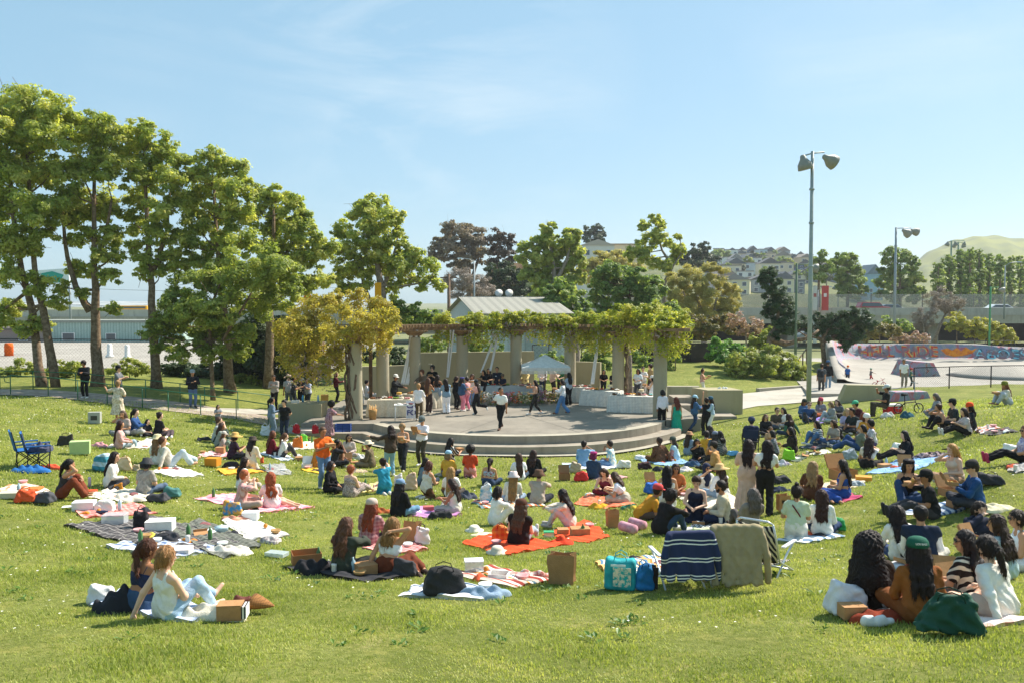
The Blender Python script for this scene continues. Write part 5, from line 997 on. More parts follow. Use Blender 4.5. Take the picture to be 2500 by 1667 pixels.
 if tp:
  fz = folds(.0055 if near else .006)
  ruff = (lambda Pg, D: D + .014 * np.sin(np.arctan2(Pg[..., 1], Pg[..., 0]) * 13 + ph[0]) * np.clip((pz - .1 - Pg[..., 2]) * 2.2, 0, 1)) if cutz is not None else (lambda Pg, D: D)
  def ptop(Pg, D):
   D = ruff(Pg, fz(Pg, D))
   if cutz is not None: D = np.maximum(D, cutz - Pg[..., 2])
   if tk == 'gown' or tk in ('band', 'halter'): D = np.maximum(D, ((Pg - TT(0, 0, .37)) @ s_))
   if tk == 'tank' : pass
   if tk in ('tee', 'long', 'jacket', 'vest', 'hood', 'sdress', 'crop') and not (tk in ('hood',)): D = np.maximum(D, ((Pg - TT(0, 0, .505)) @ s_))
   return D
  nm = {'tee': 'shirt', 'long': 'sweater', 'jacket': 'jacket', 'vest': 'vest', 'hood': 'hoodie', 'tank': 'tank_top', 'crop': 'crop_top', 'band': 'bandeau', 'halter': 'halter_top', 'dress': 'dress', 'sdress': 'dress', 'gown': 'dress'}[tk]
  part(nm, tp, tm, ptop)
 if len(top) > 2:   # a layer below: sleeves
  part('sleeves', [p for n in 'LR' for p in pick('ua' + n, .0, 1, .016) + pick('fa' + n, 0, .92, .014)] + pick('pel', inf=.02), hexpat(top[2]), folds(.004))
 # ---- bottoms
 bk = bot[0]; bm = hexpat(bot[1]) if len(bot) > 1 else None; bp = []
 if bk in ('pants', 'wide', 'shorts', 'capri'):
  wd = {'pants': (.013, .008), 'wide': (.022, .03), 'shorts': (.02, .02), 'capri': (.014, .01)}[bk]; bp = pick('pel', inf=.011)
  for n in 'LR':
   if bk == 'shorts': bp += pick('th' + n, 0, .5, *wd)
   else: bp += pick('th' + n, 0, 1, wd[0]) + [(a, (a + (b - a) * {'pants': .86, 'wide': .9, 'capri': .55}[bk] if i else b), ra + wd[0], rb + wd[0] + (wd[1] if i else 0), kk_) for i, (a, b, ra, rb, kk_) in enumerate(P['sh' + n])]
  if bk == 'capri': pass
 elif bk == 'skirt': bp = pick('pel', inf=.016) + skirt(.028, op.get('hem', .3), .19)
 if bp:
  hz_ = op.get('hem', .3)
  def pbot(Pg, D):
   D = folds(.005)(Pg, D)
   if bk == 'skirt' and st: D = np.maximum(D + .012 * np.sin(np.arctan2(Pg[..., 1], Pg[..., 0]) * 12), hz_ - Pg[..., 2])
   return D
  part({'pants': 'trousers', 'wide': 'trousers', 'shorts': 'shorts', 'capri': 'trousers', 'skirt': 'skirt'}[bk], bp, bm, pbot)
 # ---- shoes
 if 'bare' not in op:
  shc = q[10].strip() if len(q) > 10 and q[10].strip() else ['2a2626', 'e4e0d8', '4a3a30', 'c9c2b8'][g.integers(0, 4)]
  for n in 'LR': part('shoe', [(a, b, ra + .012, rb + .014, .02) for (a, b, ra, rb, kk_) in P['ft' + n]], M(shc, rough=.6))
 # ---- hair
 hk = hair[0]
 if hk != 'bald':
  hx_ = lambda q_: '%02x%02x%02x' % tuple(min(255, int(int(hair[1][i:i + 2], 16) * q_)) for i in (0, 2, 4)); hmz = M(hx_(.78), 'hair', hx_(1.06), 1, .55, .25, .5)
  hp = [(hc - hf * .018 + hu * .036, hc - hf * .018 + hu * .036, .108, .108, .04), (hc - hf * .04 - hu * .02, hc - hf * .035 - hu * .055, .085, .07, .04)]
  vol = .012
  if hk == 'short': hp = [(hc - hf * .018 + hu * .036, hc - hf * .018 + hu * .036, .106, .106, .04), (hc - hf * .05 - hu * .01, hc - hf * .045 - hu * .04, .075, .065, .04)]; vol = .006
  Ls = {'long': .44, 'vlong': .62, 'mid': .28, 'bob': .15, 'curlylong': .42}.get(hk, 0)
  if Ls:
   bk_ = lambda t, x: TT(x * 1.25, -.115 - .02 * (t > .2), .5 - t)
   n0 = hc - hf * .075 - hu * .02; wv = .02 if hk != 'curlylong' else .04
   for x in (-.065, -.02, .025, .068):
    a = hc - hf * .045 + hr_ * x * 1.1 + hu * .0; m0 = hc - hf * .085 + hr_ * x * 1.2 - hu * .09
    hp.append((a, m0, .055, .05, .03)); t = 0.; prev = m0; stp = (Ls - .1) / 3; k = 0
    while t < Ls - .1 and Ls > .16:
     t += stp; k += 1; nx = bk_(t - .02, x + g.normal() * wv * .5); nx = nx - f_ * .012; hp.append((prev, nx, .048 - .005 * k, .043 - .007 * k, .03)); prev = nx
   for sg in (-1, 1): hp.append((hc + hr_ * sg * .085 + hu * .02 + hf * .0, hc + hr_ * sg * .09 - hu * (.13 if Ls > .2 else .09) + hf * .01, .035, .028, .03))
   if Ls > .3 and g.random() < .5: hp.append((hc + hr_ * .09 - hu * .12, TT(.11, .09, .36), .028, .02, .03))
  if hk == 'bun': b0 = hc - hf * .10 + hu * .07; hp.append((b0, b0, .05, .05, .02))
  if hk == 'topbun': b0 = hc - hf * .03 + hu * .155; hp.append((b0, b0, .045, .045, .02))
  if hk == 'pony':
   a = hc - hf * .11 + hu * .03; m0 = hc - hf * .15 - hu * .05; e_ = TT(.02, -.14, .36); hp += [(a, m0, .04, .045, .03), (m0, e_, .045, .022, .03)]
  if hk == 'braid':
   a = hc - hf * .10 - hu * .0; hp += [(a, hc - hf * .11 - hu * .1, .045, .035, .02)]
  if hk == 'afro': hp = [(hc - hf * .02 + hu * .05, hc - hf * .02 + hu * .05, .165, .165, .04)]; vol = .022
  if hk == 'curly': hp = [(hc - hf * .02 + hu * .045, hc - hf * .02 + hu * .045, .122, .122, .04), (hc - hf * .05 - hu * .03, hc - hf * .045 - hu * .03, .09, .09, .04)]; vol = .014
  if hk == 'big':
   hp = [(hc - hf * .02 + hu * .05, hc - hf * .02 + hu * .05, .128, .128, .05), (hc - hf * .08, TT(-.05, -.14, .3), .13, .13, .06), (hc - hf * .06 + hr_ * .06, TT(.1, -.12, .26), .11, .12, .06), (hc - hf * .06 - hr_ * .06, TT(-.12, -.1, .24), .11, .11, .06), (TT(0, -.16, .3), TT(0, -.17, .14), .12, .07, .06)]; vol = .02
  if hk == 'hijab': hp = [(hc - hf * .012 + hu * .03, hc - hf * .012 + hu * .03, .115, .115, .04), (hc - hu * .08, TT(0, .03, .4), .1, .13, .05), (TT(0, .06, .42), TT(0, .1, .24), .1, .07, .05)]; vol = .004
  if hk == 'beard': hp = [(hc - hf * .018 + hu * .036, hc - hf * .018 + hu * .036, .107, .107, .04), (hc - hf * .05 - hu * .01, hc - hf * .045 - hu * .04, .075, .065, .04)]; vol = .008
  fc = hc + hf * .075 - hu * .028
  def phair(Pg, D):
   D = D + vol * np.sin(Pg[..., 0] * 75 + 4 * np.sin(Pg[..., 2] * 22 + ph[0])) * np.sin(Pg[..., 2] * (34 if Ls or hk in ('pony',) else 70) + ph[1] + 3 * np.sin(Pg[..., 1] * 40)) * .6
   Q = Pg - hc; y = Q @ hf; z = Q @ hu; x = Q @ hr_
   oval = np.sqrt((x / .074) ** 2 + ((y - .09) / .08) ** 2 + ((z + .03) / .092) ** 2) - 1
   D = np.maximum(D, -oval * .06)
   if hk in ('short', 'beard'): D = np.maximum(D, np.minimum(y - (.03 + np.clip(z, -.1, .1) * .6), .05) if True else D);
   return D
  hair_ = part('headscarf' if hk == 'hijab' else 'hair', hp, hmz if hk != 'hijab' else M(hair[1], rough=.8, bump=.4), phair, .9 if near else 1.)
  if hair_ and dist < 24 and hk not in ('hijab', 'short', 'beard'):
   me = hair_.data; n = len(me.vertices); co = np.empty(n * 3); me.vertices.foreach_get('co', co); no = np.empty(n * 3); me.vertices.foreach_get('normal', no); co = co.reshape(-1, 3); no = no.reshape(-1, 3)
   ii = g.integers(0, n, 900 if dist < 15 else 350); c0, n0 = co[ii], no[ii]; dn = np.array([0, 0, -1.]) - n0 * (n0 @ np.array([0, 0, -1.]))[:, None] + g.normal(size=c0.shape) * (.3 if 'curly' in hk or hk in ('big', 'afro') else .12); ln = g.uniform(.04, .11, (len(ii), 1)); sd = np.cross(n0, dn); sd /= np.linalg.norm(sd, axis=1)[:, None] + 1e-6; wd_ = g.uniform(.0015, .0035, (len(ii), 1)); of = g.uniform(.002, .009, (len(ii), 1))
   a0, a1, a2 = c0 - n0 * .004, c0 + dn * ln * .5 + n0 * of, c0 + dn * ln + n0 * of * .6 + g.normal(size=c0.shape) * .006
   Vh = np.stack([a0 - sd * wd_, a0 + sd * wd_, a1 + sd * wd_, a1 - sd * wd_, a1 - sd * wd_, a1 + sd * wd_, a2 + sd * wd_ * .3, a2 - sd * wd_ * .3], 1).reshape(-1, 3)
   npmesh('hair_strands', Vh, np.arange(len(Vh)).reshape(-1, 4), hmz, hair_)
  if hk == 'beard': part('beard', [(hc + hf * .05 - hu * .075, hc + hf * .062 - hu * .09, .05, .04, .03), (hc - hr_ * .06 - hu * .04 + hf * .03, hc - hr_ * .03 - hu * .09 + hf * .05, .025, .025, .02), (hc + hr_ * .06 - hu * .04 + hf * .03, hc + hr_ * .03 - hu * .09 + hf * .05, .025, .025, .02)], hmz, None, .9)
 # ---- hat and extras
 HM = Matrix((tuple(hr_) , tuple(hf), tuple(hu))).transposed().to_4x4(); HM.translation = Vector(hc + hu * .045 - hf * .016)
 if hat and hat != '-':
  hn, hcl = hat.split(':')[:2]; hm_ = hexpat(hcl); b = MB()
  if hn == 'cap':
   b.lathe([(.119, -.005), (.12, .03), (.113, .065), (.09, .098), (.05, .115), (.008, .12)], (0, 0, 0), 18, M4=HM)
   br = [];
   for lay in (0, 1):
    for i in range(11):
     a = math.pi * (i / 10) ; br.append(HM @ Vector((.112 * math.cos(a), .10 * math.sin(a) * .6 + .03, .004 + lay * .006)))
    for i in range(11): a = math.pi * (i / 10); br.append(HM @ Vector((.1 * math.cos(a), .07 + .12 * math.sin(a), -.016 + lay * .006)))
   fs = []
   for lay in (0, 1): fs += [(lay * 22 + i, lay * 22 + i + 1, lay * 22 + 12 + i, lay * 22 + 11 + i) for i in range(10)]
   fs += [(11 + i, 12 + i, 34 + i, 33 + i) for i in range(10)]
   cp = b.build('cap', hm_, root); MB().add(br, fs).build('cap_brim', hexpat(hat.split(':')[2]) if hat.count(':') > 1 else hm_, cp)
   if 'capt' in op: text('LOS BALI', 'cap_lettering', M('d8d4c8'), .03, cp, frame(HM @ Vector((0, -.121, .045)), HM.to_3x3() @ Vector((1, 0, 0)), HM.to_3x3() @ Vector((0, .25, 1))), .002, .001)
  elif hn == 'sun': b.lathe([(.0, -.008), (.118, -.008), (.26, -.04), (.262, -.034), (.122, .004), (.115, .06), (.09, .1), (.01, .108)], (0, 0, 0), 28, M4=HM); b.build('sun_hat', hm_, root)
  elif hn == 'bucket': b.lathe([(.11, -.01), (.185, -.07), (.188, -.064), (.119, .0), (.108, .075), (.09, .09), (.01, .092)], (0, 0, 0), 22, M4=HM); b.build('bucket_hat', hm_, root)
  elif hn == 'fedora': b.lathe([(.11, -.0), (.2, -.02), (.202, -.012), (.119, .006), (.11, .07), (.08, .1), (.04, .092), (.01, .09)], (0, 0, 0), 24, M4=HM); b.build('brimmed_hat', hm_, root)
  elif hn == 'beanie': b.lathe([(.119, -.03), (.124, .0), (.118, .06), (.09, .105), (.04, .125), (.006, .128)], (0, 0, 0), 18, M4=HM); b.build('beanie', hm_, root)
  elif hn == 'helmet': b.lathe([(.125, -.02), (.132, .03), (.12, .08), (.08, .115), (.01, .125)], (0, 0, 0), 18, M4=HM, sy=1.12); b.build('helmet', hm_, root)
  elif hn == 'band': b.lathe([(.118, .02), (.123, .03), (.118, .075), (.1, .09)], (0, 0, 0), 18, M4=HM); b.build('headband', hm_, root)
 if 'gl' in op:
  b = MB(); GM = HM.copy(); GM.translation = Vector(hc + hu * .014 + hf * .1)
  for sg in (-1, 1): b.tube([GM @ Vector((sg * .034, -.004, 0)), GM @ Vector((sg * .034, .006, 0))], .025, 10); b.tube([GM @ Vector((sg * .055, 0, .006)), GM @ Vector((sg * .092, -.1, .0))], .004, 4)
  b.tube([GM @ Vector((-.012, 0, .006)), GM @ Vector((.012, 0, .006))], .004, 4); b.build('sunglasses', M('e8e6e2') if 'glw' in op else m_sun, root)
 if 'tagc' in op: c = TT(.06, .135, .33); MB().box(tuple(c), (.075, .006, .05)).build('name_tag', m_white, root)
 if 'strapx' in op: MB().tube([TT(-.12, .03, .49), TT(-.06, -.12, .4), TT(.05, -.135, .25), TT(.16, -.06, .05)], .014, 6).build('bag_strap', M('6b2a26'), root)
 if 'pack' in op: part('backpack', [(TT(-.09, -.2, .36), TT(.09, -.2, .36), .09, .09, .04), (TT(-.09, -.2, .12), TT(.09, -.2, .12), .1, .1, .04), (TT(0, -.22, .2), TT(0, -.22, .34), .12, .11, .05)], M('24262c', rough=.7))
 if 'bib' in op: c = TT(0, .0, 0); b = MB(); [b.tube([TT(x, -.11, .17), TT(x * .8, -.09, .47), TT(x, .07, .48), TT(x * .8, .125, .33)], .017, 6) for x in (-.075, .075)]; b.build('overall_strap', bm, root); part('overall_bib', [(TT(-.05, .02, .24), TT(.05, .02, .24), .118, .118, .04)], bm, lambda Pg, D: np.maximum(D, -((Pg - TT(0, .02, 0)) @ f_)))
 PN[label] = (loc, root)
 W_ = lambda p: root.matrix_basis @ Vector(p)
 root['kind'] = 'thing'; root.update_tag()
 m4 = Matrix.Translation(loc) @ Matrix.Rotation(-R(face), 4, 'Z') @ Matrix.Scale(sc, 4)
 if 'box' in op or 'obox' in op:
  c = (hL + hR) / 2 + V3(0, .07, .035); kraft_box(m4 @ Vector(c), .24, .2, .07, -R(face), 'obox' in op, 'takeout box held by ' + short_(label))
 if 'bread' in op: c = hR + V3(0, .05, .02); o = MB().lathe([(.01, -.05), (.035, -.02), (.035, .02), (.01, .05)], (0, 0, 0), 10).build('sandwich', M('c99a5c'), None, m4 @ Vector(c)); tag(o, 'snack held by ' + short_(label), 'food')
 if 'ph' in op: c = (hL + hR) / 2 + V3(0, .06, .03); o = MB().box((0,0,0),(.075, .15, .01)).build('phone', m_dark, None, m4 @ Vector(c), -R(face)); tag(o, 'phone held by ' + short_(label), 'phone')
 return root
m_kraft = M('b78a5f', 'mot', 'ab7f55', 6, .8, .2, .2); m_kraft2 = M('8f6b48');
def kraft_box(loc, w, d, h, rz, op, label, mat=None, tilt=0., lid=True):
 m = mat or m_kraft; r = empty('takeout_box', loc, rz); tag(r, label, 'box'); t = .006
 b = MB().box((0, 0, t / 2), (w, d, t))
 for s in (-1, 1): b.box((s * (w / 2 - t / 2), 0, h / 2 + t / 2), (t, d, h)).box((0, s * (d / 2 - t / 2), h / 2 + t / 2), (w - 2 * t, t, h - .002))
 b.build('tray', m, r)
 if op is True:
  lm = MB().box((0, d * .46, 0), (w, d * .92, t)).box((-w / 2, d * .46, -.02), (t, d * .8, .035)).box((w / 2, d * .46, -.02), (t, d * .8, .035)).build('lid', m, r); lm.location = (0, d / 2, h); lm.rotation_euler[0] = R(62)
  g = np.random.default_rng(hash_(label)); fd = MB()
  for i in range(6): c = (g.uniform(-.35, .35) * w, g.uniform(-.35, .35) * d, h * .45); fd.lathe([(.005, -.02), (.035, -.005), (.033, .015), (.005, .03)], c, 8, int(g.integers(0, 3)))
  fd.build('food', [M('d9b06a'), M('8a9a3c'), M('b5523a')], r)
 elif op == 2: pass
 else: MB().box((0, 0, h + t * 1.5), (w + .006, d + .006, t)).build('lid', m, r)
 return r
